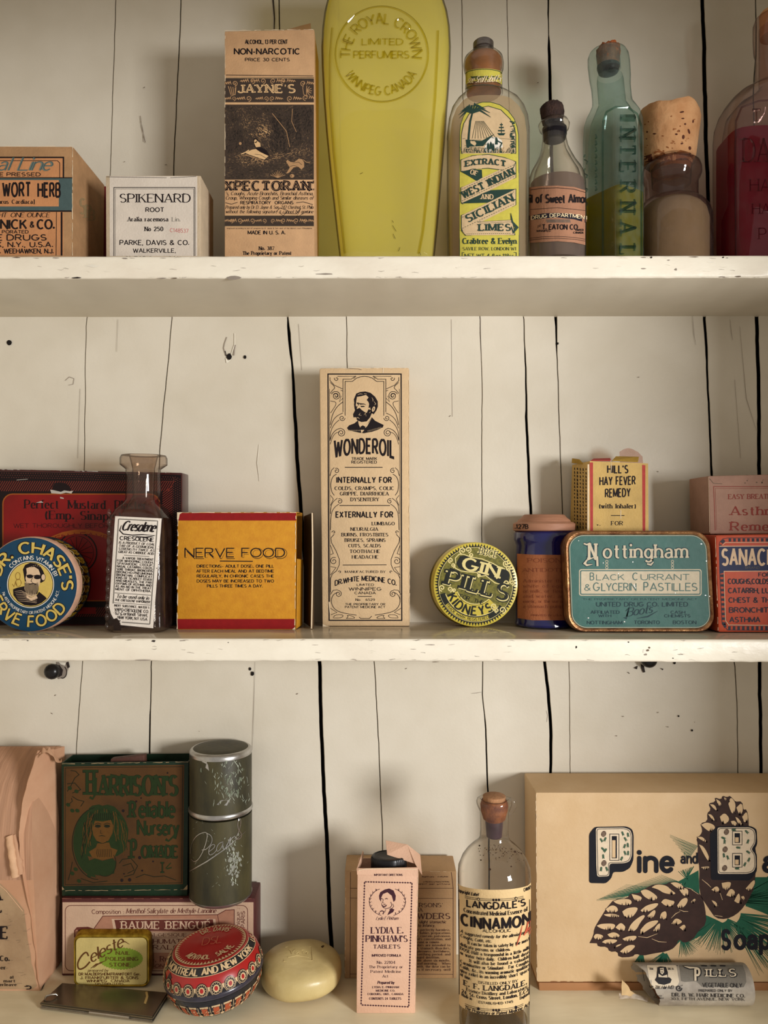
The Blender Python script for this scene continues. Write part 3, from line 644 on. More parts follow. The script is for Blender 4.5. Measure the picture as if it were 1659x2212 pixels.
# ---------------------------------------------------------------- red box just seen behind
redc = paper('dark_red_board', (120, 22, 28), .1)
solid_box('small_carton', None, redc, [(150, 400), (233, 402), (233, 570), (150, 570)], .5095, .016, .0006)
o = bpy.data.objects['small_carton']; tag(o, 'dark red carton barely showing between the kraft carton and white root carton', 'box')
# ---------------------------------------------------------------- white root carton
white = paper('greyed_white_board', (212, 200, 186), .05); whites = paper('tan_board', (196, 176, 148), .07)
t = thing('carton', 'small white printed carton for spikenard root standing beside the kraft carton', 'box', (P(340, 553, .47).x, .48, Z1))
Yq = YF + .012
solid_box('carton_body', t, whites, [(228, 379), (434, 379), (434, 586), (229, 586)], Yq, .034, .0008)
A = Art(); pf = on_plane(Yq)
A.rect(white, 237, 380.5, 426, 553, 1)
A.line(black, [(230, 382), (300, 383), (360, 384)], .9, 2); A.line(black, [(368, 384), (424, 381)], .9, 2)
A.line(black, [(246, 553), (246, 405), (421, 405), (421, 553)], 1.5, 2); A.line(black, [(249, 553), (249, 408), (418.5, 408), (418.5, 553)], .7, 2)
A.text(black, 'SPIKENARD', 258, 437, 18, 412, 'serif', 3, wt=1.15); A.text(black, 'ROOT', 314, 457.5, 9, 355, 'bold', 3)
A.text(black, 'Aralia racemosa', 275, 478, 9, 364, 'sbold', 3); A.text(greyink, 'Lin.', 371, 478, 8.5, 390, 'serif', 3)
A.text(black, 'No 250', 312, 499, 9, 353, 'sbold', 3); A.text(fadered, 'C148537', 367, 501, 8, 407, 'light', 3, wt=1.2, y1=503)
A.text(black, 'PARKE, DAVIS & CO.', 258, 529, 10, 409, 'bold', 3, wt=.9); A.text(black, 'WALKERVILLE,', 287, 545.5, 8.5, 380, 'bold', 3, wt=.9); A.text(black, 'ONTARIO      CAN.', 269, 563, 9, 394, 'bold', 3, wt=.9)
wear(A, worn, (430, 380), (430, 552), 1.2, 4)
A.build('label', t, pf)
# ---------------------------------------------------------------- tall expectorant carton
tan = paper('tan_carton', (202, 160, 118), .07); sepia = ink('sepia_print', (62, 50, 42)); sepial = ink('sepia_light', (176, 136, 96)); sepiam = ink('sepia_mid', (96, 78, 60)); sepiah = ink('sepia_high', (214, 176, 128))
t = thing('carton', 'tall tan expectorant carton with a dark engraved forest scene and loose top flap', 'box', (P(582, 553, .48).x, .48, Z1))
Yq = YF + .02
solid_box('carton_body', t, tan, [(485, 67), (679, 63), (679, 591), (485, 591)], Yq, .032, .0008)
fl = [P(612, 66, .492), P(672, 64, .492), P(671, 50, .500), P(655, 54, .4995)]
link_bm('flap', hexa(fl, [v + Vector((0, .0006, 0)) for v in fl]), tan, t)
A = Art(); pf = on_plane(Yq)
A.text(black, 'ALCOHOL, 13 PER CENT', 529, 94.5, 8.5, 622, 'bold', 3); A.text(black, 'NON-NARCOTIC', 505, 117, 12, 649, 'bold', 3, wt=1.05); A.text(black, 'PRICE 30 CENTS', 529, 132, 6.5, 626, 'bold', 3)
A.line(black, [(488, 162), (677, 164)], 1.3, 2)
A.rect(sepia, 486, 167, 678, 221, 1); A.line(sepiah, [(486, 223), (678, 224)], 1.6, 2); A.line(sepiah, [(486, 168), (678, 169)], 1, 3)
A.text(sepiah, "JAYNE'S", 513, 200, 17, 638, 'sbold', 3, out=1.2); A.text(sepia, "JAYNE'S", 515, 198.6, 14, 636, 'serif', 4, wt=.45)
def leafy(A, m, x, y, s, d=1, lv=3):
    A.curl(m, x, y, 7 * s, 90, 1.3, 1.6 * s, lv, d)
    for k in range(4): A.line(m, [(x + d * (8 + k * 5) * s, y + 3 * s), (x + d * (11 + k * 5) * s, y - (4 - k) * s), (x + d * (15 + k * 5) * s, y + 1 * s)], [1 * s, 3 * s, .6 * s], lv)
for x, y, s, d in ((545, 175, .9, -1), (568, 175, .9, -1), (590, 175, .9, 1), (612, 175, .9, 1), (575, 213, .8, -1), (588, 213, .8, 1), (537, 213, .9, -1), (626, 213, .9, 1), (505, 213, .7, -1), (660, 211, .9, 1), (507, 180, .9, -1), (655, 180, .9, 1)): leafy(A, sepial, x, y, s, d)
for k in range(7): A.line(sepial, [(662, 196), (662 + 12 * math.cos(k * .5 - 1.5), 196 + 11 * math.sin(k * .5 - 1.5))], 1.4, 3)
for k in range(4): A.line(sepial, [(493 + 5 * k, 186 + k), (499 + 3 * k, 205)], 1.5, 3)
for sx in (1, -1): A.line(sepial, [(582 + sx * 75, 178), (582 + sx * 72, 190), (582 + sx * 74, 204), (582 + sx * 84, 208)], 1.2, 3)
A.build('banner', t, pf, clipx=(485.5, 678.3))
# engraved scene, built from hatching in four tones
A = Art(); random.seed(5)
A.rect(sepia, 486, 226, 678, 388, 1)
tones = [ink('sepia_t%d' % i, c_) for i, c_ in enumerate(((36, 30, 27), (56, 46, 38), (82, 66, 52), (116, 92, 68), (156, 122, 86), (196, 158, 112)))]
def lum(x, y):
    g = lambda cx_, cy_, sx_, sy_: math.exp(-((x - cx_) / sx_) ** 2 - ((y - cy_) / sy_) ** 2)
    v = .33 + .12 * math.sin(x * .11 + y * .07) * math.sin(y * .13 - x * .05) + .55 * g(566, 284, 17, 20) + .42 * g(548, 343, 52, 13) + .22 * g(616, 332, 42, 13) + .16 * g(530, 262, 30, 26) + .18 * g(655, 335, 18, 30) + .12 * g(640, 372, 30, 9) - .25 * g(600, 262, 8, 30) - .2 * g(660, 250, 12, 30) - .2 * g(506, 300, 15, 30)
    for tx, ty0, ty1, w_ in ((590, 250, 328, 4), (603, 280, 326, 3), (612, 275, 330, 3), (622, 262, 330, 3), (584, 292, 326, 3), (640, 228, 300, 6)):
        if abs(x - tx - (y - ty0) * .08) < w_ and ty0 < y < ty1: v -= .28
    return max(0, min(.99, v + random.gauss(0, .09)))
for _ in range(3400):
    x, y = random.uniform(488, 675), random.uniform(228, 386); a = 1.4 + .9 * math.sin(x * .04 + 1) if y < 330 else .15 * math.sin(x * .09); a += random.gauss(0, .45); l = random.uniform(2.2, 6); m = tones[int(lum(x, y) * 6)]
    x2, y2 = max(487, min(677, x + l * math.cos(a))), max(227, min(387, y + l * math.sin(a))); A.line(m, [(x, y), ((x + x2) / 2 + .4, (y + y2) / 2), (x2, y2)], [.5, random.uniform(.9, 1.9), .4], 2 + random.random() * 3)
A.line(sepial, [(588, 245), (605, 266), (619, 284), (626, 318)], 1.2, 6); A.line(sepial, [(632, 235), (630, 262), (640, 285)], 1, 6)
# reclining figure in pale dress, a second in a dark wrap, and the wild cat
A.poly(sepiah, [(530, 330), (545, 323), (553, 322), (561, 328), (580, 337), (571, 345), (550, 338), (538, 334)], 7); A.line(sepial, [(530, 334), (550, 341), (570, 348)], 1.4, 7); A.line(sepiah, [(521, 333), (530, 329), (538, 324)], 2.2, 7); A.poly(black, [(549, 313), (563, 317), (576, 325), (583, 338), (566, 329), (554, 322)], 7)
A.poly(sepiah, [(549, 309), (555, 304), (562, 309), (563, 317), (553, 318)], 8); A.ell(sepiah, 552, 305, 3.2, 4, 8, 10); A.arc(black, 552, 303, 3.6, 3.4, 170, 370, 2, 9); A.ell(sepial, 519, 310, 3, 3.4, 8, 8); A.line(sepia, [(550, 333), (562, 334), (574, 341)], .7, 9)
A.poly(sepial, [(618, 349), (621, 345), (628, 350), (636, 350), (645, 343), (653, 344), (657, 351), (657, 361), (651, 366), (644, 360), (634, 362), (625, 373), (618, 375), (626, 362), (621, 354)], 7); A.line(sepial, [(655, 345), (661, 350), (670, 352)], 1.3, 7)
A.line(sepia, [(632, 352), (645, 350), (652, 356)], .8, 8); A.line(sepia, [(626, 360), (634, 357), (642, 360)], .8, 8); A.ell(sepial, 631, 380, 5, 4, 7, 10); A.ell(black, 629, 380, 1.3, 1.2, 8, 8)
for k in range(9): A.line(sepial, [(600, 384), (600 + (k - 4) * 4, 368 + abs(k - 4) * 2.4)], 1, 7)
A.build('engraving', t, pf)
A = Art()
A.text(black, 'EXPECTORANT', 466, 411, 19, 692, 'slab', 3, out=1.4); A.text(sepial, 'EXPECTORANT', 467.5, 410, 17, 690.5, 'sans', 4, wt=.28)
for s_, y in (("'s, Coughs, Acute Bronchitis, Bronchial Asthma,", 421.5), ("Croup, Whooping Cough and Similar diseases of", 431)): A.text(black, s_, 487, y, 7.4, 677, 'ital', 3, wt=1.15)
A.text(black, 'RESPIRATORY  ORGANS', 519, 441, 6.5, 634, 'bold', 3)
A.line(black, [(487, 438), (500, 441), (513, 437)], 1.2, 3); A.line(black, [(640, 438), (655, 436), (676, 442)], 1.2, 3)
for s_, y in (("Prepared only by Dr D. Jayne & Son, 242 Chestnut St. Phila", 451), ("without the following signature it cannot be genuine", 460.5)): A.text(black, s_, 487, y, 7, 677, 'ital', 3, wt=1.05)
A.line(black, [(597, 457), (605, 449), (622, 455), (612, 466), (604, 460), (640, 462), (650, 450), (640, 470), (666, 455)], 1, 4)
A.rect(sepia, 485.5, 465, 678, 490, 1); A.line(sepiah, [(486, 465), (678, 465)], 1.2, 3); A.line(sepiah, [(486, 489), (678, 489)], 1, 3)
for x, s, d in ((518, .85, -1), (500, .7, -1), (545, .8, -1), (571, .7, -1), (590, .7, 1), (612, .8, 1), (640, .85, 1), (660, .7, 1)): leafy(A, sepial, x, 477, s, d)
A.text(black, 'engraved according to act of congress by D. Jayne & Son clerk of the district court Philadelphia', 490, 494.5, 2.6, 674, 'sans', 3)
A.text(black, 'MADE IN U. S. A.', 535, 506, 7.5, 617, 'bold', 3); A.text(black, 'No. 387', 559, 540, 7.5, 593, 'sbold', 3); A.text(black, 'The Proprietary or Patent', 524, 550.5, 7.5, 630, 'sbold', 3)
wear(A, worn, (486, 66), (677, 64), 1.5, 5); wear(A, worn, (486.5, 70), (486, 380), 1.3, 5, gap=.4)
A.build('lettering', t, pf, clipx=(485.5, 678.5))

# ---------------------------------------------------------------- tall yellow bottle
def embr(A, m, t, x0, y, h, x1, **k): pass
ygl = glass('yellow_bottle_glass', (253, 252, 240), (140, 132, 40), .015, .02, .5)
yliq = liquid('yellow_toilet_water', (251, 246, 172), (250, 238, 138), .45, .3)
ridge = glass('yellow_raised_glass', (236, 230, 140), (120, 112, 30), .02, .02, .6)
Yc = .486
t = thing('bottle', 'very tall embossed glass bottle full of yellow-green liquid, tallest on the top shelf', 'bottle', (P(832, 553, Yc).x, Yc, Z1))
prof = [(602, 737, 934), (560, 734, 938), (500, 727, 944), (400, 716, 953), (300, 706, 961), (220, 700, 967), (160, 697, 971), (120, 696, 972), (80, 698, 970), (50, 702, 965), (25, 708, 957), (5, 716, 947), (-15, 728, 932), (-32, 745, 912), (-46, 766, 890), (-60, 780, 876), (-80, 788, 868), (-150, 790, 866)]
base_py = HY - (Z1 - CZ) * F / Yc
prof = [(base_py, 742, 930), (base_py - 6, 737, 935)] + [p for p in prof if p[0] < base_py - 10]
def dr(py): return .52 if py > 60 else .52 + (60 - py) / 120 * .48 if py > -60 else 1.0
def ex(py): return 4.6 if py > 60 else max(2, 4.6 - (60 - py) / 120 * 2.6)
secs = [(p[0], p[1], p[2], dr(p[0]), ex(p[0])) for p in prof]
yb = bottle('glass', t, ygl, secs + [(-152, 796, 860, 1, 2), (-80, 800, 856, 1, 2)], Yc, 64, cap1=False)
def inset(s, d): return [(a[0], a[1] + d, a[2] - d, a[3], a[4]) for a in s]
li = [s for s in inset(secs, 4) if s[0] > 20]; li[0] = (li[0][0] - 10, *li[0][1:]); li = [l for i, l in enumerate(li) if i == 0 or l[0] < li[0][0]]
lo_ = [l for l in li]; lo_.append((14, lo_[-1][1] + 6, lo_[-1][2] - 6, .6, 3.6))
lq = bottle('liquid', t, yliq, lo_, Yc, 64)
bottle('stopper', t, mat('cork', (176, 128, 84), .85, .15, 150, .5), [(-90, 804, 852, 1, 2), (-175, 800, 856, 1, 2), (-178, 804, 852, 1, 2)], Yc, 24)
ys_ = on_surf([yb])
def raised(A, m, pts, w, h=4):
    for q in ribbon(pts, [w] * len(pts)):
        pass
class Emb(Art):
    """raised moulding: every stroke gets a crest"""
    def __init__(s, hgt): super().__init__(); s.h = hgt
    def add(s, m, lv, pts):
        if len(pts) == 4:
            a, b, c, d = pts; e = ((a[0] + b[0]) / 2, (a[1] + b[1]) / 2); f = ((c[0] + d[0]) / 2, (c[1] + d[1]) / 2)
            s.q.append((m, 'e', [(a[0], a[1], .3), (e[0], e[1], s.h), (f[0], f[1], s.h), (d[0], d[1], .3)])); s.q.append((m, 'e', [(e[0], e[1], s.h), (b[0], b[1], .3), (c[0], c[1], .3), (f[0], f[1], s.h)]))
        else: s.q.append((m, lv, pts))
    def build(s, name, parent, proj, **k):
        V, Fc, idx = [], [], {}; m = s.q[0][0]
        for _, lv, pts in s.q:
            ids = []
            for p in pts:
                kx = (round(p[0], 2), round(p[1], 2), p[2])
                if kx not in idx:
                    v = proj(p[0], p[1], p[2])
                    if v is None: ids = None; break
                    idx[kx] = len(V); V.append(v)
                ids.append(idx[kx])
            if ids and len(set(ids)) > 2:
                ids = [q for i, q in enumerate(ids) if q != ids[i - 1]]
                if len(set(ids)) == len(ids): Fc.append(ids)
        o = link_mesh(name, V, Fc, m, parent, smooth=False); return o
E = Emb(6)
E.line(ridge, ellpts(825, 117, 100, 103, 0, 360, 60), 4, 1)
E.ctext(ridge, 'THE ROYAL CROWN', 824, 118, 67, -97, 97, 21, 'sans', 2, wt=1.5); E.ctext(ridge, 'WINNIPEG CANADA', 824, 118, 88, 242, 118, 18, 'sans', 2, bottom=True, wt=1.6)
E.text(ridge, 'LIMITED', 781, 97, 13, 872, 'sans', 2, wt=1.7); E.text(ridge, 'PERFUMERS', 763, 126, 15, 885, 'sans', 2, wt=1.7)
E.build('embossing', t, ys_)
E = Emb(5)
E.line(ridge, [(718, 60), (713, 120), (713, 220), (721, 330), (733, 440), (745, 548)], 5, 1); E.line(ridge, [(946, 66), (944, 130), (940, 210), (933, 300), (925, 400), (914, 500), (905, 548)], 5, 1)
E.build('panel_edge', t, ys_)
A = Art(); flake = ink('dark_flake', (60, 48, 14))
for a, b in (((847, 476), (850, 481)), ((848, 487), (856, 500)), ((849, 505), (854, 516)), ((864, 534), (861, 543)), ((906, 545), (909, 552)), ((778, 376), (784, 373))): A.line(flake, [a, b], 1.4, 1, taper=True)
A.build('flake', t, ys_, kind='stuff')

# ---------------------------------------------------------------- lime extract bottle
cgl = glass('clear_glass', (251, 249, 245), (104, 92, 76), .03, .02, .42)
cin = liquid('stale_clear_liquid', (250, 243, 230), (230, 208, 172), .35, .4)
Yc = .476
t = thing('bottle', 'clear glass bottle with arched yellow-green palm tree label and small metal cap', 'bottle', (P(1052, 553, Yc).x, Yc, Z1))
bp = HY - (Z1 - CZ) * F / Yc
body = [(bp, 974, 1132, .62, 3.4), (bp - 6, 968, 1138, .62, 3.8), (480, 966, 1140, .62, 3.8), (290, 966, 1141, .62, 3.8), (262, 969, 1138, .62, 3.6), (240, 975, 1131, .63, 3.2), (222, 986, 1119, .7, 2.8), (210, 998, 1102, .8, 2.4), (203, 1004, 1086, 1, 2), (195, 1005, 1085, 1, 2), (160, 1006, 1084, 1, 2), (152, 1003, 1087, 1, 2), (140, 1001, 1088, 1, 2), (128, 1003, 1086, 1, 2), (118, 1013, 1076, 1, 2), (115, 1020, 1068, 1, 2)]
lb = bottle('glass', t, cgl, body, Yc, 64)
bottle('liquid', t, cin, [(bp - 8, 972, 1134, .58, 4), (300, 972, 1135, .58, 4), (264, 976, 1131, .58, 3.6), (242, 984, 1122, .6, 3), (226, 996, 1108, .66, 2.6)], Yc, 48)
neckb = mat('amber_neck_stain', (150, 96, 54), .3, .2, 90, coat=.5)
bottle('stopper', t, neckb, [(202, 1008, 1082, 1, 2), (152, 1008, 1082, 1, 2), (146, 1004, 1085, 1, 2), (134, 1004, 1085, 1, 2), (126, 1008, 1080, 1, 2), (120, 1018, 1071, 1, 2)], Yc, 32)
capm = mat('tarnished_metal', (128, 120, 114), .35, .2, 200, .3, metal=.8)
cap = bottle('cap', t, capm, [(121, 1026, 1062, 1, 2), (108, 1025, 1063, 1, 2), (106, 1022, 1066, 1, 2), (94, 1022, 1066, 1, 2), (91, 1025, 1063, 1, 2), (90, 1030, 1058, 1, 2)], Yc, 36)
ls_ = on_surf([lb]); A = Art()
lime = ink('lime_label', (198, 186, 78), .5); dgreen = ink('green_print', (38, 62, 54), .5); pink = ink('pale_print', (206, 178, 138), .5)
arch = [(993, 553), (993, 290), (995, 270), (1001, 252), (1012, 236), (1026, 226), (1042, 221), (1060, 221), (1080, 227), (1098, 240), (1110, 256), (1117, 274), (1120, 292), (1121, 553)]
A.poly(lime, arch, 1, 4); A.line(dgreen, arch, 1.2, 2)
sc_ = [(997, 332), (997, 292), (1002, 268), (1013, 248), (1030, 235), (1055, 230), (1082, 238), (1102, 258), (1112, 280), (1114, 292), (1114, 332)]
A.poly(pink, sc_, 2, 10); A.line(dgreen, sc_, 1.2, 4, closed=True)
A.line(dgreen, [(1011, 320), (1013, 290), (1016, 262), (1021, 243)], [5, 4, 4, 3], 4)
for k in range(9):
    a = math.radians(-200 + k * 26); L = 30 if k > 4 else 22; A.line(dgreen, [(1020, 246), (1020 + L * .55 * math.cos(a), 240 + L * .4 * math.sin(a) - 3), (1020 + L * 1.35 * math.cos(a), 243 + L * .7 * math.sin(a) + 8)], [1.5, 4.5, .6], 4)
for k in range(9): A.line(dgreen, [(1028 + k * 2, 262), (1020 + k * 6.5, 300)], .7, 4)
A.poly(dgreen, [(1006, 302), (1040, 305), (1068, 290), (1052, 306), (1044, 316), (1008, 318)], 4); A.line(dgreen, [(1000, 300), (1060, 298), (1110, 302)], .7, 4)
for k in range(14): A.line(dgreen, [(1000 + random.uniform(0, 50), 303 + k * 2), (1010 + random.uniform(0, 60), 303 + k * 2)], .6, 4)
A.line(dgreen, [(1083, 266), (1083, 290)], 1.2, 4)
for y, w_ in ((270, 3), (276, 5), (283, 7)): A.line(dgreen, [(1083 - w_, y), (1083 + w_, y)], 2.8, 4)
A.poly(dgreen, [(1074, 288), (1092, 288), (1088, 293), (1078, 293)], 4)
for _ in range(70):
    y = random.uniform(262, 331); A.line(dgreen, [(1113 - random.uniform(0, 12), y), (1113 - random.uniform(0, 12), y + random.uniform(-4, 4))], 1.8, 4)
A.poly(whitei, [(1046, 322), (1052, 305), (1062, 296), (1074, 297), (1084, 304), (1086, 318), (1070, 330), (1046, 330)], 3, 12)
for x, y in ((1054, 316), (1060, 314), (1065, 318), (1072, 304)): A.poly(dgreen, [(x, y - 8), (x + 3, y - 2), (x + 3, y + 9), (x - 3, y + 9), (x - 2, y - 2)], 5)
A.line(dgreen, [(1070, 300), (1076, 306), (1084, 310), (1080, 318)], 2.4, 5)
for _ in range(120): x = random.uniform(998, 1112); A.line(random.choice((dgreen, dgreen, pink)), [(x, 331), (x + random.uniform(-6, 6), random.uniform(318, 329))], .9, 6)
rb_n = [0]
def ribb(pts, m=pink, e=3):
    rb_n[0] += .35; A.poly(m, pts, 3 + rb_n[0], 8); A.line(dgreen, pts, 1.4, 3.1 + rb_n[0], closed=True)
ribb([(996, 346), (1020, 337), (1055, 334), (1090, 341), (1114, 350), (1108, 364), (1085, 368), (1055, 364), (1020, 366), (996, 371)])
ribb([(996, 371), (1018, 367), (1040, 368), (1041, 384), (1030, 391)], dgreen)
ribb([(996, 406), (1114, 351), (1114, 384), (1000, 441), (996, 437)])
ribb([(1060, 412), (1114, 409), (1070, 438), (996, 440), (1040, 420)], dgreen)
ribb([(997, 466), (1114, 409), (1114, 443), (1000, 500), (997, 494)])
ribb([(1034, 480), (1106, 476), (1112, 508), (1006, 509), (997, 498)])
def dash(a, b, n=22):
    for k in range(n):
        t0, t1 = k / n, (k + .55) / n; A.line(dgreen, [(a[0] + (b[0] - a[0]) * t0, a[1] + (b[1] - a[1]) * t0), (a[0] + (b[0] - a[0]) * t1, a[1] + (b[1] - a[1]) * t1)], .9, 6)
for a, b in (((998, 410), (1112, 356)), ((998, 435), (1112, 381)), ((999, 470), (1112, 414)), ((999, 494), (1112, 440)), ((1036, 483), (1104, 480)), ((1008, 506), (1104, 505))): dash(a, b)
A.atext(dgreen, 'EXTRACT', 1005, 1093, 356, 12, 5, 'slab', 7, wt=1.15)
A.rtext(pink, 'OF', 1014, 376, 18, 17, 10, 'slab', 7); A.rtext(dgreen, 'WEST INDIAN', 1001, 430, -25.5, 124, 15, 'slab', 7, wt=1.1); A.text(pink, 'AND', 1038, 431, 10, 1066, 'slab', 7)
A.rtext(dgreen, 'SICILIAN', 1010, 482, -25.5, 112, 16, 'slab', 7, wt=1.1); A.text(dgreen, 'LIMES', 1033, 499, 14, 1104, 'slab', 7, wt=1.2)
A.line(dgreen, [(1103, 461), (1106, 480), (1116, 492), (1108, 503), (1104, 490)], [1, 4, 6, 4, 2], 6)
A.text(dgreen, 'Crabtree & Evelyn', 999, 527, 12, 1116, 'serif', 4, wt=1.4); A.text(dgreen, 'SAVILE ROW, LONDON W1', 1000, 541, 6.5, 1115, 'serif', 4)
A.line(dgreen, [(999, 560), (999, 546), (1115, 546), (1115, 560)], 1.1, 4); A.text(dgreen, 'NET WT 4 fl.oz 118cc', 1004, 557, 8, 1110, 'sans', 4)
A.build('label', t, ls_)
A = Art(); A.poly(lime, ellpts(1045, 158, 39.5, -10, 0, 180, 16) + ellpts(1045, 184, 38.5, 12, 0, -180, 16)[0:0] + ellpts(1045, 184, 38.5, -10, 180, 0, 16), 1, 6)
for y in (152, 186): A.line(dgreen, ellpts(1045, y + 8, 39, -10, 5, 175, 14), 1.2, 3)
A.text(dgreen, 'WITHOUT THIS', 1018, 172, 6.5, 1078, 'slab', 4); A.text(cream, 'see Seal Label Ex', 1010, 180, 14, 1080, 'script', 5, y1=177)
A.build('neck_label', t, ls_)

# ---------------------------------------------------------------- sweet almond bottle
Yc = .470
t = thing('bottle', 'small clear bottle with pinkish-brown almond oil label and dark sealed cork', 'bottle', (P(1204, 553, Yc).x, Yc, Z1))
bp = HY - (Z1 - CZ) * F / Yc
gsec = [(bp, 1150, 1258), (bp - 7, 1144, 1264), (480, 1143, 1265), (400, 1143, 1264), (382, 1144, 1262), (368, 1149, 1255), (352, 1158, 1244), (335, 1166, 1235), (318, 1170, 1227), (300, 1172, 1223), (285, 1172, 1223), (280, 1166, 1228), (270, 1163, 1230), (262, 1168, 1226), (258, 1176, 1218)]
ab = bottle('glass', t, cgl, gsec, Yc, 48, cap1=False)
bottle('liquid', t, liquid('mauve_oil', (226, 214, 206), (156, 138, 132), .5, .5), [(bp - 8, 1147, 1261), (530, 1146, 1262), (415, 1146, 1262), (396, 1147, 1260)], Yc, 40)
sealm = mat('black_seal', (24, 22, 28), .12, .1, 200)
bottle('seal', t, sealm, [(302, 1174, 1221), (292, 1172, 1224), (278, 1171, 1224), (272, 1176, 1219), (262, 1178, 1216)], Yc, 32)
def lumpy(o, amp, sc_=600):
    from mathutils import noise
    for v in o.data.vertices: v.co += Vector(noise.noise_vector(v.co * sc_)) * amp
    o.data.update(); return o
lumpy(bottle('cork', t, mat('dark_cork', (62, 42, 34), .85, .3, 260, .9, rgb2=(34, 22, 20)), [(266, 1172, 1214), (256, 1170, 1217), (248, 1169, 1218), (240, 1167, 1218), (232, 1168, 1217), (226, 1174, 1212), (223, 1180, 1204)], Yc, 30), .0007)
bottle('inner_wall', t, cgl, [(bp - 12, 1150, 1258), (400, 1150, 1257), (372, 1155, 1249), (350, 1165, 1236), (325, 1174, 1223), (304, 1177, 1218)], Yc, 40, cap1=False)
abr = on_surf([ab]); A = Art(5); pinkl = paper('pinkbrown_label', (168, 120, 92), .1)
lab = [(1141, 405), (1170, 402), (1204, 401), (1240, 404), (1267, 412), (1267, 530), (1240, 524), (1204, 521), (1170, 523), (1141, 525)]
A.poly(pinkl, lab, 1, 3)
def cyl(x, bow): return lambda u, v: (u, v)
A.line(black, [(1142, 411), (1170, 407), (1204, 406), (1240, 409), (1264, 416)], 1.2, 2); A.atext(black, 'Oil of Sweet Almond', 1132, 1279, 438, 17, 0, 'bold', 3, wt=.95)
A.line(black, [(1142, 453), (1204, 449), (1264, 455)], .9, 2)
A.poly(ink('label_dark_band', (34, 30, 42)), [(1144, 466), (1175, 461), (1204, 460), (1240, 463), (1264, 470), (1264, 481), (1240, 474), (1204, 470), (1175, 472), (1144, 476)], 2, 8); A.atext(cream, 'DRUG DEPARTMENT', 1148, 1270, 469, 7.5, 6, 'bold', 3)
for k in range(26): A.line(greyink, [(1180 + k * 2, 474), (1182 + k * 2, 481)], 1, 2)
A.text(black, 'T. EATON CO', 1171, 496, 10.5, 1248, 'bold', 3); A.text(black, 'THE', 1160, 494, 5, 1169, 'ital', 3, y1=489); A.text(black, 'WINNIPEG', 1159, 501, 4, 1190, 'bold', 3); A.text(black, 'LIMITED', 1243, 499, 4, 1260, 'bold', 3); A.text(black, 'CANADA', 1238, 505, 4, 1260, 'bold', 3)
for y in (511, 515): A.line(black, [(1143, y + 4), (1170, y + 1), (1204, y), (1240, y + 2), (1264, y + 6)], .9, 2)
A.build('label', t, abr)

# ---------------------------------------------------------------- aqua panel bottle, turned
agl = glass('aqua_glass', (230, 239, 236), (76, 122, 114), .05, .03, .34, (160, 190, 182))
t = thing('bottle', 'tall aqua glass panel bottle with INTERNAL moulded down its side, half full of yellow liquid', 'bottle', (P(1322, 553, .478).x, .478, Z1))
rz = math.radians(33)
def rsec(py, hw, hd, n, Yc=.480, cx=1325, rot=rz, ch=0):
    c = P(cx, py, Yc); a, b = hw * Yc / F, hd * Yc / F; N = 64; out = []
    for i in range(N):
        th = 2 * math.pi * (i + .5) / N; cs, sn = math.cos(th), math.sin(th); r = (abs(cs) ** n + abs(sn) ** n) ** (-1 / n)
        x, y = a * cs * r, b * sn * r; out.append(Vector((c.x + x * math.cos(rot) - y * math.sin(rot), Yc + x * math.sin(rot) + y * math.cos(rot), c.z)))
    return out
bp = HY - (Z1 - CZ) * F / .480
S = [(bp, 40, 50, 7), (bp - 5, 43, 54, 8), (300, 43, 54, 8), (265, 42, 53, 7), (248, 40, 50, 5), (236, 38, 45, 3.5), (226, 39, 41, 2.4), (215, 41, 41, 2), (190, 41, 41, 2), (178, 42, 42, 2), (170, 43, 43, 2), (140, 44, 44, 2), (125, 43, 43, 2), (116, 39, 39, 2), (113, 33, 33, 2), (116, 25, 25, 2), (150, 24, 24, 2)]
def cxf(py): return 1324 - max(0, (240 - py)) * .09
ib = auto_smooth(link_bm('glass', loft([rsec(p, a, b, n, cx=cxf(p) if p < 240 else 1324) for p, a, b, n in S], True, False), agl, t), 36)
yl2 = liquid('olive_liquid', (236, 214, 90), (196, 168, 30), .35, .4)
auto_smooth(link_bm('liquid', loft([rsec(p, a, b, 7) for p, a, b in ((bp - 7, 41, 52), (500, 41.5, 52.5), (425, 41.5, 52.5))]), yl2, t), 36)
lumpy(auto_smooth(link_bm('cork', loft([rsec(p, a, a, 2, cx=1314) for p, a in ((150, 22), (130, 23), (118, 24), (108, 25), (102, 22), (99, 14))]), mat('orange_cork', (186, 104, 54), .85, .25, 220, .8, rgb2=(120, 60, 30)), t), 40), .0012)
auto_smooth(link_bm('cork_tip', loft([rsec(p, a, a, 2, cx=1314) for p, a in ((160, 13), (156, 21), (147, 24), (143, 24))]), mat('wet_dark_cork', (44, 34, 30), .25, .3, 200), t), 40)
auto_smooth(link_bm('inner_wall', loft([rsec(p, a, b, n, cx=cxf(p) if p < 240 else 1324) for p, a, b, n in ((bp - 12, 36, 47, 5), (300, 36, 47, 5), (262, 34, 44, 4), (240, 30, 35, 3), (225, 28, 29, 2), (175, 28, 28, 2), (165, 26, 26, 2))], True, False), agl, t), 36)
ibr = on_surf([ib]); E = Emb(9); aem = glass('aqua_moulding', (170, 200, 190), (50, 90, 82), .04, .03, .7, (120, 150, 140))
for ch, y in zip('INTERNAL', (253, 277, 312, 350, 392, 435, 478, 530)):
    E.rtext(aem, ch, 1339, y, 90, {'I': 4, 'N': 25, 'T': 24, 'E': 24, 'R': 26, 'A': 28, 'L': 22}[ch], 33, 'slab', 2, wt=.9)
E.line(aem, [(1302, 552), (1302, 290), (1303, 262), (1310, 242), (1330, 231), (1356, 232), (1376, 246), (1385, 272), (1386, 552)], 4.5, 1)
E.build('embossing', t, ibr)
E = Emb(8)
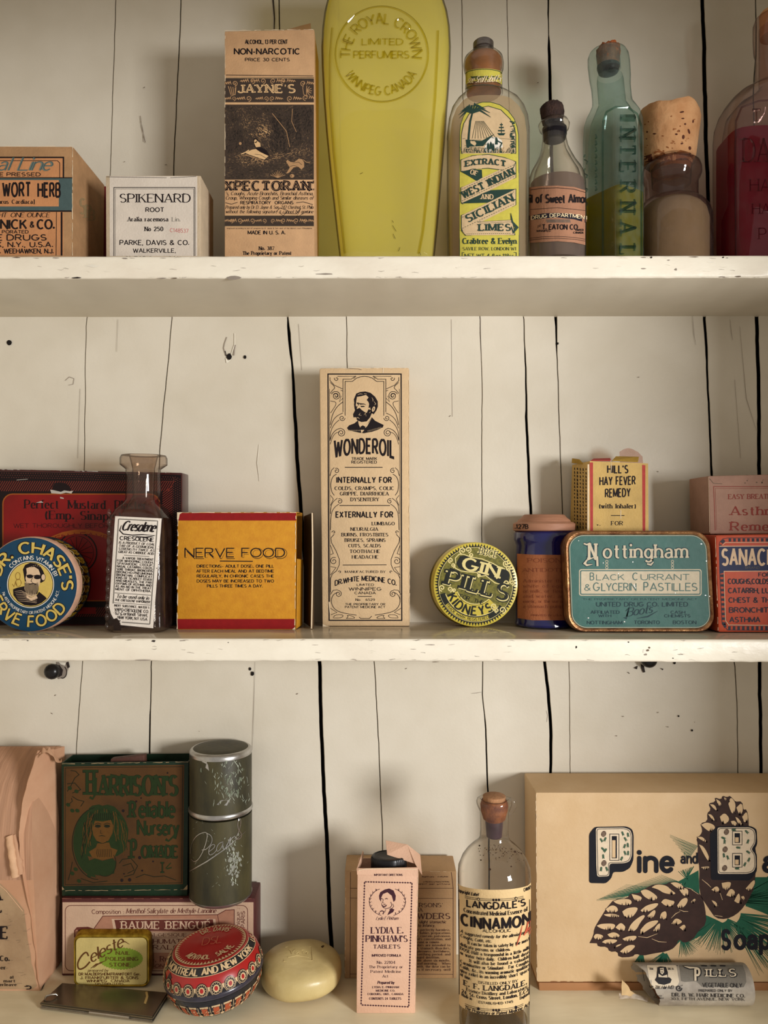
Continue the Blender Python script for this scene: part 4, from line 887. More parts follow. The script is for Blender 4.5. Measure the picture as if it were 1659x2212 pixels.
random.seed(17)
for k in range(9): y = 330 + k * 15; x = 1258 + (k % 2) * 5; E.line(aem, [(x, y), (x + 6, y + 4), (x + 4, y + 10)], 3, 1); E.line(aem, [(1287, 290 + k * 14), (1289, 297 + k * 14), (1286, 300 + k * 14)], 3.4, 1)
E.build('side_embossing', t, ibr)

# ---------------------------------------------------------------- wide mouth jar with big cork
Yc = .492
t = thing('jar', 'squat amethyst-tinted jar of beige powder stoppered by an oversized pale cork', 'jar', (P(1450, 553, Yc).x, Yc, Z1))
bp = HY - (Z1 - CZ) * F / Yc
pgl = glass('amethyst_glass', (216, 202, 198), (78, 50, 54), .06, .03, .36, (150, 130, 120))
jb = bottle('glass', t, pgl, [(bp, 1378, 1526), (bp - 7, 1370, 1534), (500, 1370, 1534), (470, 1371, 1533), (455, 1376, 1528), (443, 1386, 1518), (435, 1395, 1507), (425, 1396, 1505), (395, 1396, 1505), (388, 1392, 1509), (380, 1389, 1512), (370, 1389, 1512), (360, 1392, 1509), (353, 1400, 1500), (356, 1408, 1492), (400, 1410, 1490)], Yc, 56, cap1=False)
bottle('powder', t, mat('beige_powder', (176, 162, 124), .9, .08, 40, .3), [(bp - 8, 1377, 1527), (480, 1377, 1527), (460, 1382, 1522), (448, 1392, 1512), (440, 1402, 1500)], Yc, 48)
corkp = mat('pale_cork', (206, 158, 112), .85, .14, 70, .5, rgb2=(180, 128, 84))
cb = lumpy(bottle('cork', t, corkp, [(372, 1411, 1489), (352, 1404, 1493), (350, 1392, 1496), (345, 1389, 1499), (300, 1385, 1505), (262, 1381, 1509), (250, 1382, 1507), (243, 1386, 1503), (240, 1394, 1494)], Yc, 56), .0006, 250)
# slanting worn top
for v in cb.data.vertices:
    w_ = v.co + root_loc(cb); fy = HY - (w_.z - CZ) * F / Yc
    if fy < 256: v.co.z += .0012 * math.sin((w_.x - t.location.x) * 260) 
cr = on_surf([cb]); A = Art(); pit = ink('cork_pit', (84, 42, 26)); pit2 = ink('cork_fleck', (150, 92, 52))
random.seed(3)
for x, y, a, b in ((1473, 242, 5, 2), (1475, 256, 3.5, 1.6), (1466, 283, 3, 2.4), (1461, 290, 3, 2), (1476, 296, 3, 5), (1488, 284, 2.4, 6), (1473, 310, 3, 2), (1459, 330, 3, 1.8), (1490, 320, 3, 4), (1490, 332, 3, 2.5), (1489, 345, 2.5, 3), (1414, 289, 4, 1.6), (1398, 285, 2, 2.2), (1396, 300, 2.4, 1.6), (1497, 262, 1.8, 4), (1471, 344, 2, 1.4), (1480, 268, 2.4, 2.2)): A.ell(pit, x, y, a, b, 1, 9, random.uniform(-20, 20))
for _ in range(26): A.ell(pit2, random.uniform(1390, 1500), random.uniform(250, 345), random.uniform(.8, 4), random.uniform(.8, 2), 1, 7, random.uniform(-30, 30))
A.poly(pit2, [(1412, 328), (1424, 324), (1436, 330), (1444, 338), (1440, 346), (1418, 344)], 1, 6); A.poly(pit2, [(1446, 336), (1470, 324), (1492, 330), (1494, 346), (1450, 346)], 1, 6); A.poly(pit, [(1391, 338), (1408, 332), (1410, 348), (1393, 350)], 2, 6)
A.build('cork_mark', t, cr, kind='stuff')

# ---------------------------------------------------------------- pink glass bottle with magenta liquid
Yc = .486
t = thing('bottle', 'pinkish panelled glass bottle of magenta liquid cut off by the right picture edge', 'bottle', (P(1672, 553, Yc).x, Yc, Z1))
bp = HY - (Z1 - CZ) * F / Yc
rgl = glass('pink_tint_glass', (240, 228, 224), (110, 80, 84), .025, .03, .36, (170, 146, 142))
sx = 1672
S = [(bp, 106, 5), (bp - 7, 113, 5.5), (400, 115, 5.5), (290, 115, 5.5), (262, 113, 5), (240, 107, 4.4), (222, 97, 3.8), (208, 82, 3.2), (198, 64, 2.6), (190, 50, 2.2), (180, 42, 2), (165, 38, 2), (120, 37, 2), (112, 40, 2), (80, 42, 2), (52, 42, 2), (40, 38, 2), (36, 30, 2)]
rb = bottle('glass', t, rgl, [(p, sx - h, sx + h, .62 if h > 100 else .62 + (100 - h) / 60 * .38 if h > 40 else 1, n) for p, h, n in S], Yc, 64)
mg = liquid('magenta_liquid', (196, 30, 84), (176, 12, 66), .34, .3)
bottle('liquid', t, mg, [(bp - 8, sx - 108, sx + 108, .58, 5), (500, sx - 110, sx + 110, .58, 5), (330, sx - 110, sx + 110, .58, 5), (308, sx - 110, sx + 110, .58, 5), (303, sx - 108, sx + 108, .58, 5)], Yc, 56)
bottle('stopper', t, corkp, [(80, sx - 28, sx + 28), (30, sx - 29, sx + 29), (26, sx - 26, sx + 26)], Yc, 28)
bottle('inner_wall', t, rgl, [(bp - 6, sx - 100, sx + 100, .54, 4), (290, sx - 102, sx + 102, .54, 4), (250, sx - 96, sx + 96, .54, 3.6), (226, sx - 76, sx + 76, .56, 3), (206, sx - 44, sx + 44, .7, 2.2), (190, sx - 30, sx + 30, 1, 2), (60, sx - 30, sx + 30, 1, 2)], Yc, 56, cap1=False)
rr_ = on_surf([rb]); E = Emb(7); rem = glass('pink_moulding', (206, 180, 184), (90, 60, 70), .05, .04, .7, (110, 80, 90))
E.line(rem, [(1590, 552), (1588, 330), (1590, 262), (1602, 232), (1640, 218), (1672, 216)], 4, 1)
for s_, x, y, h, x1 in (('T', 1624, 262, 26, 1644), ('DA', 1603, 350, 50, 1664), ('HA', 1619, 413, 26, 1664), ('HA', 1624, 462, 22, 1664), ('P', 1638, 517, 24, 1656)): E.text(rem, s_, x, y, h, x1, 'serif', 2, wt=.8)
E.build('embossing', t, rr_)
# ================================================================ MIDDLE SHELF
def zm(ox, oy, k): return lambda pts: [(ox + x / k, oy + y / k) for x, y in pts]
def disc_loft(name, parent, mats, cx, cy, prof, N=72, midx=None, cap0=True, smooth=35):
    """turned solid lying on its edge: prof = (radius px at its own depth Y, Y, dx px, dy px)"""
    rings = []
    for p in prof:
        r, Y = p[0], p[1]; dx = p[2] if len(p) > 2 else 0; dy = p[3] if len(p) > 3 else 0
        c = P(cx, cy, prof[0][1]); R = r * prof[0][1] / F
        rings.append([Vector((c.x + dx * prof[0][1] / F + R * math.cos(2 * math.pi * i / N), Y, c.z - dy * prof[0][1] / F + R * math.sin(2 * math.pi * i / N))) for i in range(N)])
    return auto_smooth(link_bm(name, loft(rings), mats, parent), smooth)
# ---------------------------------------------------------------- mustard plaster tin
t = thing('tin', 'large flat dark maroon mustard plaster tin with red panel standing against the wall', 'tin', (P(170, 1352, .515).x, .518, Z2))
Yq = .5094
maroon = mat('maroon_tin', (62, 20, 20), .3, .12, 120, coat=.3); mred = mat('tin_red', (132, 8, 10), .45, .12, 24, rgb2=(104, 5, 7)); mbrown = ink('tin_brown_dot', (120, 62, 50), .4); mblack = ink('tin_black', (24, 12, 14), .35); gold = ink('tin_gold', (150, 78, 28), .4)
solid_box('tin_body', t, maroon, [(-50, 1012), (394, 1021), (394, 1352), (-50, 1352)], Yq, .0165, .0012)
silver = mat('bare_tin', (200, 196, 190), .35, .1, 200, metal=.6)
A = Art(); pf = on_plane(Yq)
A.poly(mblack, [(-46, 1018), (391, 1026), (391, 1349), (-46, 1349)], 1)
for i in range(34):
    for j in range(3): A.rect(mbrown, 206 + i * 5.2 + (j % 2) * 2.6, 1026 + j * 4.6 + i * .12, 207.6 + i * 5.2 + (j % 2) * 2.6, 1027.4 + j * 4.6 + i * .12, 2)
for i in range(40):
    for j in range(3): A.rect(mbrown, -2 + i * 5.2 + (j % 2) * 2.6, 1021 + j * 4.6 + i * .1, -.6 + i * 5.2 + (j % 2) * 2.6, 1022.4 + j * 4.6 + i * .1, 2)
for i in range(62):
    for j in range(4): A.rect(mbrown, 374.5 + j * 4.4, 1032 + i * 5 + (j % 2) * 2.5, 376 + j * 4.4, 1033.4 + i * 5 + (j % 2) * 2.5, 2)
hat = ink('tin_hatch', (112, 44, 34), .4)
for i in range(76): x = -12 + i * 5; A.line(hat, [(x, 1061), (x + 13, 1039)], 1.7, 2)
for i in range(60): y = 1056 + i * 5; A.line(hat, [(351, y + 10), (373, y - 6)], 1.7, 2)
for i in range(76): x = -12 + i * 5; A.line(hat, [(x, 1332), (x + 13, 1312)], 1.7, 2)
A.poly(gold, rrect(5, 1066, 346, 1299, 22), 3, None); A.poly(mred, rrect(7.5, 1068.5, 343.5, 1296.5, 20), 4)
A.text(mblack, 'Perfect  Mustard  Plaster', 52, 1098, 18, 318, 'didone', 6, y1=1100); A.text(mblack, '(Emp. Sinapis)', 97, 1121, 18, 262, 'didone', 6, y1=1124, wt=1.1); A.text(mblack, 'WET THOROUGHLY BEFORE APPLYING', 29, 1140, 9, 325, 'sans', 6, wt=.8)
A.arc(gold, 176, 1330, 160, 182, 236, 304, 9, 5); A.ctext(mred, 'TEN LEAVES', 176, 1330, 172, -24, 24, 8, 'bold', 6)
A.arc(mblack, 166, 1194, 43, 43, 0, 360, 3, 5); A.arc(mblack, 166, 1194, 36, 36, 0, 360, 1.2, 5)
for k in range(16): A.line(mblack, [(166, 1194), (166 + 34 * math.cos(k * .39), 1194 + 34 * math.sin(k * .39))], 1.2, 5)
A.rect(mred, 150, 1312, 207, 1326, 5)
A.build('printed_panel', t, pf, clipx=(-46, 391.5))
A = Art(); q = zm(0, 960, 4.147)
A.poly(mblack, q([(470, 380), (490, 345), (540, 340), (590, 350), (620, 375), (640, 410), (560, 420), (480, 415)]), 7)
A.poly(silver, q([(450, 405), (480, 410), (545, 425), (575, 412), (625, 420), (655, 415), (640, 440), (590, 432), (545, 444), (500, 440), (460, 438)]), 8)
A.poly(silver, q([(538, 470), (570, 478), (572, 488), (540, 484)]), 8); A.poly(silver, q([(322, 522), (370, 508), (390, 522), (372, 522)]), 8)
for k in range(26):
    x = random.uniform(-40, 385); A.line(random.choice((silver, ink('rust', (86, 44, 34)))), [(x, 1014 + x * .02), (x + random.uniform(4, 14), 1014.6 + x * .02)], random.uniform(1, 2.6), 8, taper=True)
A.line(silver, [(36, 1037), (60, 1035)], 1.4, 8, taper=True); wear(A, ink('rust', (86, 44, 34)), (392, 1026), (392, 1340), 1.3, 8)
A.build('bare_patch', t, pf, kind='stuff')

# ---------------------------------------------------------------- blue round tin
t = thing('tin', 'round blue and yellow nerve food tin with bearded portrait, standing on edge at the left', 'tin', (P(66, 1365, .48).x, .492, Z2))
blue = mat('tin_blue', (10, 58, 86), .5, .06, 150); brim = mat('worn_cream_rim', (206, 162, 134), .5, .1, 160, .2); navyt = mat('dark_barrel', (26, 26, 38), .4, .2, 180); yel = ink('tin_yellow', (206, 178, 92), .4); yel2 = ink('barrel_yellow', (158, 126, 34), .4)
Yq = .480
base = disc_loft('tin_base', t, navyt, 66, 1262, [(96, .4862, 0, .0), (98, .487, 0, 0), (98.5, .5055), (102, .506), (102, .5075), (98, .508)])
lid = disc_loft('lid', t, [brim], 66, 1262, [(98, Yq), (101, Yq + .0003), (103, Yq + .0012), (103, .4868), (98, .487)])
A = Art(); pf = on_plane(Yq)
cx, cy = 66, 1262.5
A.ell(blue, cx, cy, 100, 101, 1, 80); A.arc(whitei, cx, cy, 50, 50, 0, 360, 1.6, 3, 60); A.arc(black, cx, cy, 48.4, 48.4, 0, 360, 1.2, 3, 60); A.ell(yel, cx, cy, 48, 48, 2, 60)
for st_, out, m_, lv in (('bold', 3.2, black, 4), ('bold', 0, yel, 5)):
    A.ctext(m_, "DR. CHASE'S", cx, cy, 68, -76, 100, 23, st_, lv, out=out); A.ctext(m_, 'NERVE FOOD', cx, cy, 92, 266, 122, 23, st_, lv, bottom=True, out=out)
A.ctext(whitei, 'CONTAINS VITAMIN B1', cx, cy, 54, -50, 72, 8, 'sans', 5, wt=1.2); A.ctext(whitei, 'No 4974 PROPRIETARY OR PATENT MEDICINE ACT.', cx, cy, 64, 254, 102, 6, 'sans', 5, bottom=True)
A.build('lid_print', t, pf)
A = Art(); skin = ink('pale_portrait', (214, 184, 150)); q = zm(0, 960, 4.147)
A.poly(black, q([(215, 1180), (205, 1120), (225, 1080), (270, 1060), (320, 1065), (360, 1090), (385, 1130), (405, 1180), (400, 1220), (370, 1240), (340, 1230), (225, 1240)]), 4)
A.poly(skin, q([(240, 1150), (235, 1110), (265, 1100), (310, 1098), (345, 1120), (360, 1160), (362, 1220), (350, 1270), (320, 1290), (260, 1290), (240, 1250), (228, 1200)]), 5)
beard = ink('beard_grey', (186, 160, 126)); A.poly(beard, q([(225, 1225), (250, 1240), (300, 1250), (345, 1235), (345, 1300), (325, 1350), (270, 1372), (235, 1350), (218, 1290)]), 6)
for k in range(20): x = 222 + k * 6.2; A.line(black, q([(x, 1245 + random.uniform(-8, 8)), (x + 4, 1300), (x + random.uniform(0, 8) * (1 if x < 280 else -1), 1355 - abs(x - 280) * .3)]), .8, 7)
A.line(black, q([(232, 1175), (262, 1168), (300, 1178), (330, 1170), (372, 1175)]), 1.3, 8); A.ell(black, *q([(268, 1182)])[0], 7, 4.2, 8, 14); A.ell(black, *q([(335, 1190)])[0], 7.6, 4.4, 8, 14)
A.line(black, q([(290, 1195), (278, 1225), (292, 1238)]), 1, 8); A.line(black, q([(262, 1252), (300, 1245), (325, 1255)]), 1.6, 8); A.ell(skin, *q([(388, 1190)])[0], 4.5, 7, 5, 10); A.arc(black, *q([(388, 1190)])[0], 4.5, 7, 0, 360, .8, 6)
for k in range(8): A.line(skin, q([(240 + k * 18, 1085 + abs(k - 4) * 6), (246 + k * 19, 1078 + abs(k - 4) * 7)]), .9, 6, taper=True)
coat = [(117, 1298), (160, 1282), (220, 1270), (232, 1340), (280, 1372), (330, 1350), (350, 1320), (400, 1360), (420, 1380), (372, 1420), (320, 1442), (275, 1446), (220, 1440), (160, 1405), (120, 1350)]
A.poly(black, q(coat), 5); A.poly(skin, q([(234, 1345), (280, 1374), (325, 1352), (338, 1378), (280, 1400), (238, 1372)]), 6)
for k in range(7): A.line(skin, q([(130 + k * 6, 1318 + k * 14), (190 + k * 8, 1310 + k * 16), (240 + k * 14, 1335 + k * 14), (330, 1350 + k * 11)]), .8, 7, taper=True)
A.arc(ink('ochre_scribble', (140, 104, 40)), *q([(160, 1180)])[0], 5, 8, 0, 360, 1, 6); A.arc(ink('ochre_scribble', (140, 104, 40)), *q([(165, 1240)])[0], 6, 8, 30, 380, 1, 6); A.line(ink('ochre_scribble', (140, 104, 40)), q([(110, 1250), (125, 1275), (140, 1225), (150, 1260)]), 1, 6)
A.build('portrait', t, pf)
bs = on_surf([base]); A = Art()
for k in range(14):
    a = math.radians(-75 + k * 13)
    def bp_(r, a_=0): return (66 + 763.5 * 0 + r * math.cos(a + a_), 1262 + r * math.sin(a + a_))
    # leafy strips round the barrel, drawn where the side shows
    c0 = (66 + (829.5 - 66) * (1 - .48 / .490) * 1.0, 1262 - 122 * (1 - .48 / .490)); c1 = (66 + 763.5 * (1 - .48 / .5035), 1262 - 122 * (1 - .48 / .5035))
    r0, r1 = 98.2 * .48 / .490, 98.2 * .48 / .5035
    def bb(s, da): return (c0[0] + (c1[0] - c0[0]) * s + (r0 + (r1 - r0) * s) * math.cos(a + da), c0[1] + (c1[1] - c0[1]) * s + (r0 + (r1 - r0) * s) * math.sin(a + da))
    A.poly(yel2, [bb(.25, .02), bb(.6, .01), bb(.93, .05), bb(.9, .17), bb(.55, .2), bb(.3, .14)], 1, 5)
    A.line(black, [bb(.3, .04), bb(.5, .12), bb(.7, .06), bb(.9, .13)], 1.2, 2); A.line(yel2, [bb(.05, 0), bb(.1, .1), bb(.05, .2)], 1, 1)
    A.line(cream, [bb(.1, .0), bb(.3, .1), bb(.1, .21)], .9, 2)
A.build('barrel_print', t, bs, kind='stuff')

# ---------------------------------------------------------------- cresolene bottle
Yc = .4905
t = thing('bottle', 'empty square glass bottle with wide flat lip and torn white label, no stopper', 'bottle', (P(306, 1360, Yc).x, Yc, Z2))
cgl2 = glass('brownish_glass', (238, 230, 222), (64, 54, 46), .06, .03, .42, (120, 96, 88))
bp = HY + (CZ - Z2) * F / Yc
S = [(bp, 253, 360, 1, 4), (bp - 5, 245, 367, .92, 7), (bp - 14, 243, 368, .92, 9), (1150, 246, 366, .92, 9), (1118, 249, 363, .92, 7), (1100, 257, 356, 1, 4), (1088, 268, 344, 1, 3), (1080, 273, 340, 1, 2.4), (1072, 273, 345, 1, 2), (1060, 272, 347, 1, 2), (1014, 273, 346, 1, 2), (1009, 267, 353, 1, 2), (1004, 261, 360, 1, 2), (990, 261, 360, 1, 2), (984, 264, 357, 1, 2), (983, 280, 341, 1, 2), (1012, 287, 334, 1, 2), (1075, 288, 332, 1, 2)]
cbo = bottle('glass', t, cgl2, S, Yc, 64, cap1=False)
inner = glass('inner_wall_glass', (228, 216, 208), (84, 66, 58), .1, .05, .35, (110, 90, 84))
bottle('inner_wall', t, inner, [(bp - 10, 258, 355, .9, 6), (1150, 260, 353, .9, 6), (1105, 270, 343, .95, 3.5), (1085, 280, 333, 1, 2.2), (1070, 289, 331, 1, 2)], Yc, 48, cap1=False)
for k in range(13):
    y = 1108 + k * 20.4; b = [[v for v in ring_pts(P(236 - k * .45, y, .474).x, .474, P(0, y + dy, .474).z, r * .474 / F, r * .474 / F, 2, 10)] for dy, r in ((9, .5), (6, 3.6), (0, 5), (-6, 3.6), (-9, .5))]
    auto_smooth(link_bm('rib_bead', loft(b), cgl2, t), 60)
A = Art(8); cs = on_surf([cbo], .00012); wl = paper('white_label', (226, 216, 204), .05)
lab = [(249, 1115), (349, 1120), (340, 1240), (331, 1357), (260, 1350), (258, 1341), (252, 1335), (246, 1337), (240, 1326), (236, 1310), (242, 1220)]
A.poly(wl, lab, 1, 4)
def cl(u, v):   # label coordinates: u 0..1 across, v 0..1 down
    return qmap([(249, 1115), (349, 1120), (331, 1357), (234, 1350)])(u, v)
def cline(m, u0, v0, u1, v1, w): A.line(m, [cl(u0, v0), cl(u1, v1)], w, 2)
for a, b in (((.08, .025), (.92, .025)), ((.92, .025), (.92, .965)), ((.08, .025), (.08, .8)), ((.3, .965), (.92, .965))): A.line(greyink, [cl(*a), cl(*b)], 2, 2)
def ct(s_, u0, u1, v, h, st='bold', wt=1):
    a, b = cl(u0, v), cl(u1, v); sk = math.radians(-4.4)
    ang = math.degrees(math.atan2(b[1] - a[1], b[0] - a[0])); A.rtext(black, s_, a[0], a[1], ang, math.hypot(b[0] - a[0], b[1] - a[1]), h, st, 3, wt)
ct('Cresolene', .14, .88, .125, 20, 'script', 1.5); A.line(black, [cl(.15, .08), cl(.12, .13), cl(.2, .16), cl(.4, .165), cl(.62, .155), cl(.9, .158), cl(.7, .18), cl(.4, .175)], [1, 2.2, 2.2, 2, 2, .6, 3.4, .6], 3)
ct('CRESOLENE', .13, .88, .215, 8, 'bold')
for i, s_ in enumerate(('IS A PRODUCT OF COAL', 'TAR OF A GERMICIDAL', 'STRENGTH TWICE AS', 'GREAT AS CARBOLIC ACID.')): ct(s_, .12, .9, .25 + i * .028, 5, 'bital', .9)
cline(greyink, .25, .352, .8, .352, 1.3)
for i, s_ in enumerate(('A VAPOR TREATMENT', 'FOR WHOOPING COUGH,', 'SPASMODIC CROUP,', 'NASAL CATARRH, COLDS,', 'SORE THROAT, BRONCHITIS', 'BRONCHO-PNEUMONIA', 'BRONCHIAL COMPLICAT', 'IONS OF SCARLET FEVER', 'AND MEASLES, THE PAR', 'OXYSMS OF ASTHMA AND', 'AS AN AID IN THE TREAT', 'MENT OF DIPHTHERIA.')): ct(s_, .22 if i == 0 else .11, .9, .388 + i * .0262, 4.6, 'bold', .9)
cline(greyink, .1, .702, .9, .702, 1.3); ct('To be used only in', .14, .86, .745, 7.5, 'ital', 1.3); ct('THE CRESOLENE VAPORIZER', .11, .89, .775, 4.6, 'bital'); cline(greyink, .1, .792, .9, .792, 1.2)
ct('INERT SUBSTANCE, WATER 1%', .11, .9, .826, 4.6, 'bold', .8); ct('VAPO-CRESOLENE CO.', .12, .88, .866, 6.4, 'sans', 1.2); ct('62 Cortlandt Street,', .14, .87, .9, 7, 'sans'); ct('NEW YORK, N.Y. U.S.A.', .2, .87, .935, 6, 'sans', 1.1)
A.q = [z for z in A.q if not (z[2][0][1] > 1322 + (z[2][0][0] - 238) * 1.3 and z[2][0][0] < 262 and z[1] > 1)]
A.build('label', t, cs)
A = Art(); grime = ink('grime', (40, 28, 22), .8); random.seed(8); speck(A, grime, 244, 1320, 262, 1362, 22, 2, 1); speck(A, grime, 255, 1082, 340, 1092, 16, 1.1, 1); speck(A, grime, 338, 1180, 350, 1356, 30, 1.2, 1)
A.poly(grime, [(244, 1340), (252, 1334), (260, 1344), (262, 1362), (246, 1362)], 1, 6)
A.build('grime', t, cs, kind='stuff')

# ---------------------------------------------------------------- yellow nerve food carton
Yq = .4898
t = thing('carton', 'yellow nerve food carton with red bands, its right end flaps open', 'box', (P(512, 1360, .505).x, .506, Z2))
yb_ = mat('yellow_carton', (208, 146, 38), .55, .06, 200, .2, rgb2=(196, 132, 34)); redb = ink('carton_red', (138, 22, 24), .5); inn = mat('carton_inside_shade', (78, 54, 24), .7, .2, 30)  # end flap brown has the shade of the open end put into it
yc = solid_box('carton_body', t, yb_, [(383, 1107), (641, 1106), (638, 1360.5), (382, 1360.5)], Yq, .034, .0009, skip='right', thick=.0007)
def board(name, pts, th, m, par, d=None):
    n = (pts[1] - pts[0]).cross(pts[3] - pts[0]).normalized() if d is None else d
    bm = hexa(pts, [p + n * th for p in pts]); bmesh.ops.bevel(bm, geom=list(bm.edges), offset=th * .25, segments=1, affect='EDGES'); return link_bm(name, bm, m, par)
board('end_flap', [P(656, 1115, .5225), P(675, 1107, .4915), P(675, 1358, .4915), P(656, 1345, .5225)], .0009, [inn], t)
A = Art(); A.line(worn, [(674.5, 1108), (675.5, 1200), (674, 1300), (673, 1358)], 3, 2); A.build('flap_edge', t, lambda x, y, lv: P(x, y, .4912))
board('tuck_flap', [P(643, 1207, .492), P(655, 1209, .505), P(653, 1350, .505), P(641, 1358, .492)], .0006, [yb_], t)
A = Art(); pf = on_plane(Yq)
A.rect(redb, 384.5, 1108, 640, 1124.5, 1); A.rect(redb, 383.5, 1337, 637, 1359, 1)
A.text(black, 'NERVE FOOD', 400, 1205, 19, 619, 'sans', 2, out=2.2); A.text(yb_, 'NERVE FOOD', 400.8, 1204.3, 18, 618.5, 'sans', 3, out=.9); A.text(black, 'NERVE FOOD', 398.5, 1203, 18.5, 616, 'sans', 4, wt=1)
A.line(black, [(475, 1212), (546, 1212.6)], 2, 3)
for i, (s_, x0, x1) in enumerate((('DIRECTIONS:- ADULT DOSE:, ONE PILL', 425, 592), ('AFTER EACH MEAL AND AT BEDTIME', 424, 592), ('REGULARLY, IN CHRONIC CASES THE', 425, 592), ('DOSES MAY BE INCREASED TO TWO', 425, 592), ('PILLS THREE TIMES A DAY.', 447, 568))): A.text(black, s_, x0, 1226 + i * 10.7, 6, x1, 'bold', 3)
for a, b, w_ in (((384, 1108), (383, 1359), 2.4), ((639, 1107), (637, 1358), 1.6), ((386, 1107), (640, 1107), 1.4)): wear(A, worn, a, b, w_, 5)
A.poly(worn, [(382.5, 1106.5), (394, 1107), (388, 1111), (386, 1122), (382.5, 1122)], 4); A.poly(worn, [(631, 1359.5), (638, 1354), (637.5, 1360), (632, 1360)], 4)
A.build('printed_face', t, pf)

# ---------------------------------------------------------------- tall wonder oil carton
Yq = .5068
t = thing('carton', 'tall narrow cream carton with a bearded man portrait and black scrollwork frame', 'box', (P(790, 1353, .515).x, .5185, Z2))
wo = paper('wonder_carton', (208, 178, 138), .04, .6, 160)
solid_box('carton_body', t, wo, [(690, 795), (884, 794), (885, 1353), (696, 1353)], Yq, .0235, .0013)
A = Art(); pf = on_plane(Yq); q1 = zm(680, 780, 7.136); q2 = zm(680, 1080, 7.373)
A.line(black, [(708.5, 808), (866.5, 808), (867, 1100), (868, 1340), (711, 1340), (709.5, 1100)], 2.6, 2, True); A.line(black, [(713, 1300), (712.6, 1150), (711.8, 950), (711.5, 840)], .9, 2); A.line(black, [(864.5, 1300), (864, 1150), (863, 950), (862.5, 840)], .9, 2)
def mir(pts, c=787.3): return [(2 * c - x, y) for x, y in pts]
def both(pts, w=1.3, c=787.3):
    if len(pts) > 3 and all(abs(a[0] - b[0]) > .6 for a, b in zip(pts, pts[1:])): pts = smooth_(pts, 2)
    A.line(black, pts, w, 2); A.line(black, mir(pts, c), w, 2)
# frame of the portrait arch, doubled
both([(745.5, 898), (745.5, 824), (761, 824), (770, 817), (778, 814), (787.3, 813)]); both([(741, 890), (741, 819), (759, 819), (768, 812)], 1.2)
both([(729, 813), (769, 813), (764, 818)], 1.2); both([(713, 815), (713, 822), (722, 832), (740, 840)], 1.2)
def curls(x, y, r, a0, tn, w, d, c=787.3): A.curl(black, x, y, r, a0, tn, w, 2, d); A.curl(black, 2 * c - x, y, r, 180 - a0, tn, w, 2, -d)
curls(727, 818, 5, 200, 1, 1.3, -1); both([(713.5, 826), (725, 837), (718, 843), (713.5, 850)], 1.2)
curls(726, 855, 10.5, 200, 1.7, 1.3, 1); curls(726, 855, 6.5, 200, 1.1, 1.2, 1); both([(736, 843), (741, 845), (741, 860), (733, 868), (737, 855)], 1.1)
both([(713.5, 866), (729, 869), (716, 890), (713.5, 892)], 1.1); both([(741, 868), (728, 878), (718, 895), (713.5, 918)], 1.3); both([(741, 892), (728, 898), (719, 908), (714, 925)], 1.2)
curls(739, 903, 6.5, 0, 1.4, 1.3, 1); both([(733, 907), (722, 916), (714, 932), (713, 950)], 1.2)
curls(737, 935, 9, 270, 1.7, 1.3, 1); both([(737, 925), (726, 928), (717, 938), (713, 952)], 1.3); both([(734, 933), (725, 935), (718, 944), (713.5, 960)], 1.1)
curls(727, 1017, 6, 240, 1.3, 1.3, 1, 787.8); both([(722, 1010), (716, 1016), (713, 1028)], 1.2, 787.8); both([(727, 1024), (718, 1030), (714, 1045), (716, 1062), (722, 1070)], 1.3, 787.8)
curls(734, 1083, 6, 240, 1.3, 1.3, 1, 788); both([(714, 1070), (720, 1078), (714, 1092)], 1.1, 788); both([(729, 1076), (719, 1084), (715, 1094), (714, 1110)], 1.2, 788); both([(732, 1089), (722, 1096), (715, 1110), (714, 1145)], 1.2, 788)
curls(721, 1150, 4, 180, .9, 1.3, 1, 789); both([(722, 1154), (715, 1162), (716, 1172), (726, 1190), (733, 1208), (733, 1220), (727, 1233), (718, 1240), (714, 1250), (714, 1280)], 1.3, 789)
curls(721, 1212, 8.5, 300, 1.4, 1.3, -1, 789); both([(714, 1178), (720, 1196), (714, 1198)], 1.1, 789); both([(714, 1224), (726, 1226), (714, 1242)], 1.1, 789); curls(734, 1236, 3.4, 200, .8, 1.3, 1, 789)
curls(731, 1283, 7.5, 260, 1.5, 1.3, 1, 790); both([(714, 1284), (720, 1275), (730, 1274)], 1.2, 790); both([(730, 1279), (720, 1284), (715, 1296), (718, 1310), (728, 1320), (745, 1325), (770, 1329)], 1.3, 790)
both([(714, 1314), (728, 1323), (715, 1328)], 1.1, 790); both([(720, 1334), (724, 1328), (743, 1328), (738, 1335), (720, 1335)], 1.1, 790); both([(748, 1336), (753, 1332), (749, 1329), (760, 1330), (769, 1336), (748, 1336)], 1.1, 790); A.line(black, [(776, 1333), (779, 1336), (798, 1336), (803, 1331)], 1.3, 2)
A.build('scrollwork', t, pf)
A = Art()
A.poly(black, q1([(610, 660), (602, 590), (640, 500), (700, 476), (780, 468), (860, 490), (930, 550), (970, 620), (972, 700), (950, 760), (910, 820), (870, 800), (855, 710), (838, 640), (800, 600), (830, 560), (790, 520), (720, 540), (650, 552), (640, 610), (632, 680)]), 2)
A.poly(black, q1([(632, 680), (604, 650), (610, 720), (620, 760), (590, 820), (596, 868), (636, 866), (650, 910), (720, 940), (800, 930), (850, 870), (880, 800), (870, 760), (830, 740), (800, 800), (760, 780), (720, 750), (690, 720), (650, 740), (640, 700)]), 2)
for pts in ([(660, 640), (700, 650), (760, 655), (800, 680), (760, 668), (700, 672)], [(640, 640), (675, 640), (680, 690), (665, 670)], [(700, 690), (760, 690), (775, 705), (720, 712)]): A.poly(black, q1(pts), 3)
A.line(black, q1([(655, 690), (640, 740), (660, 752), (690, 745)]), 1.3, 3); A.line(black, q1([(835, 620), (850, 660), (840, 720)]), 3, 3)
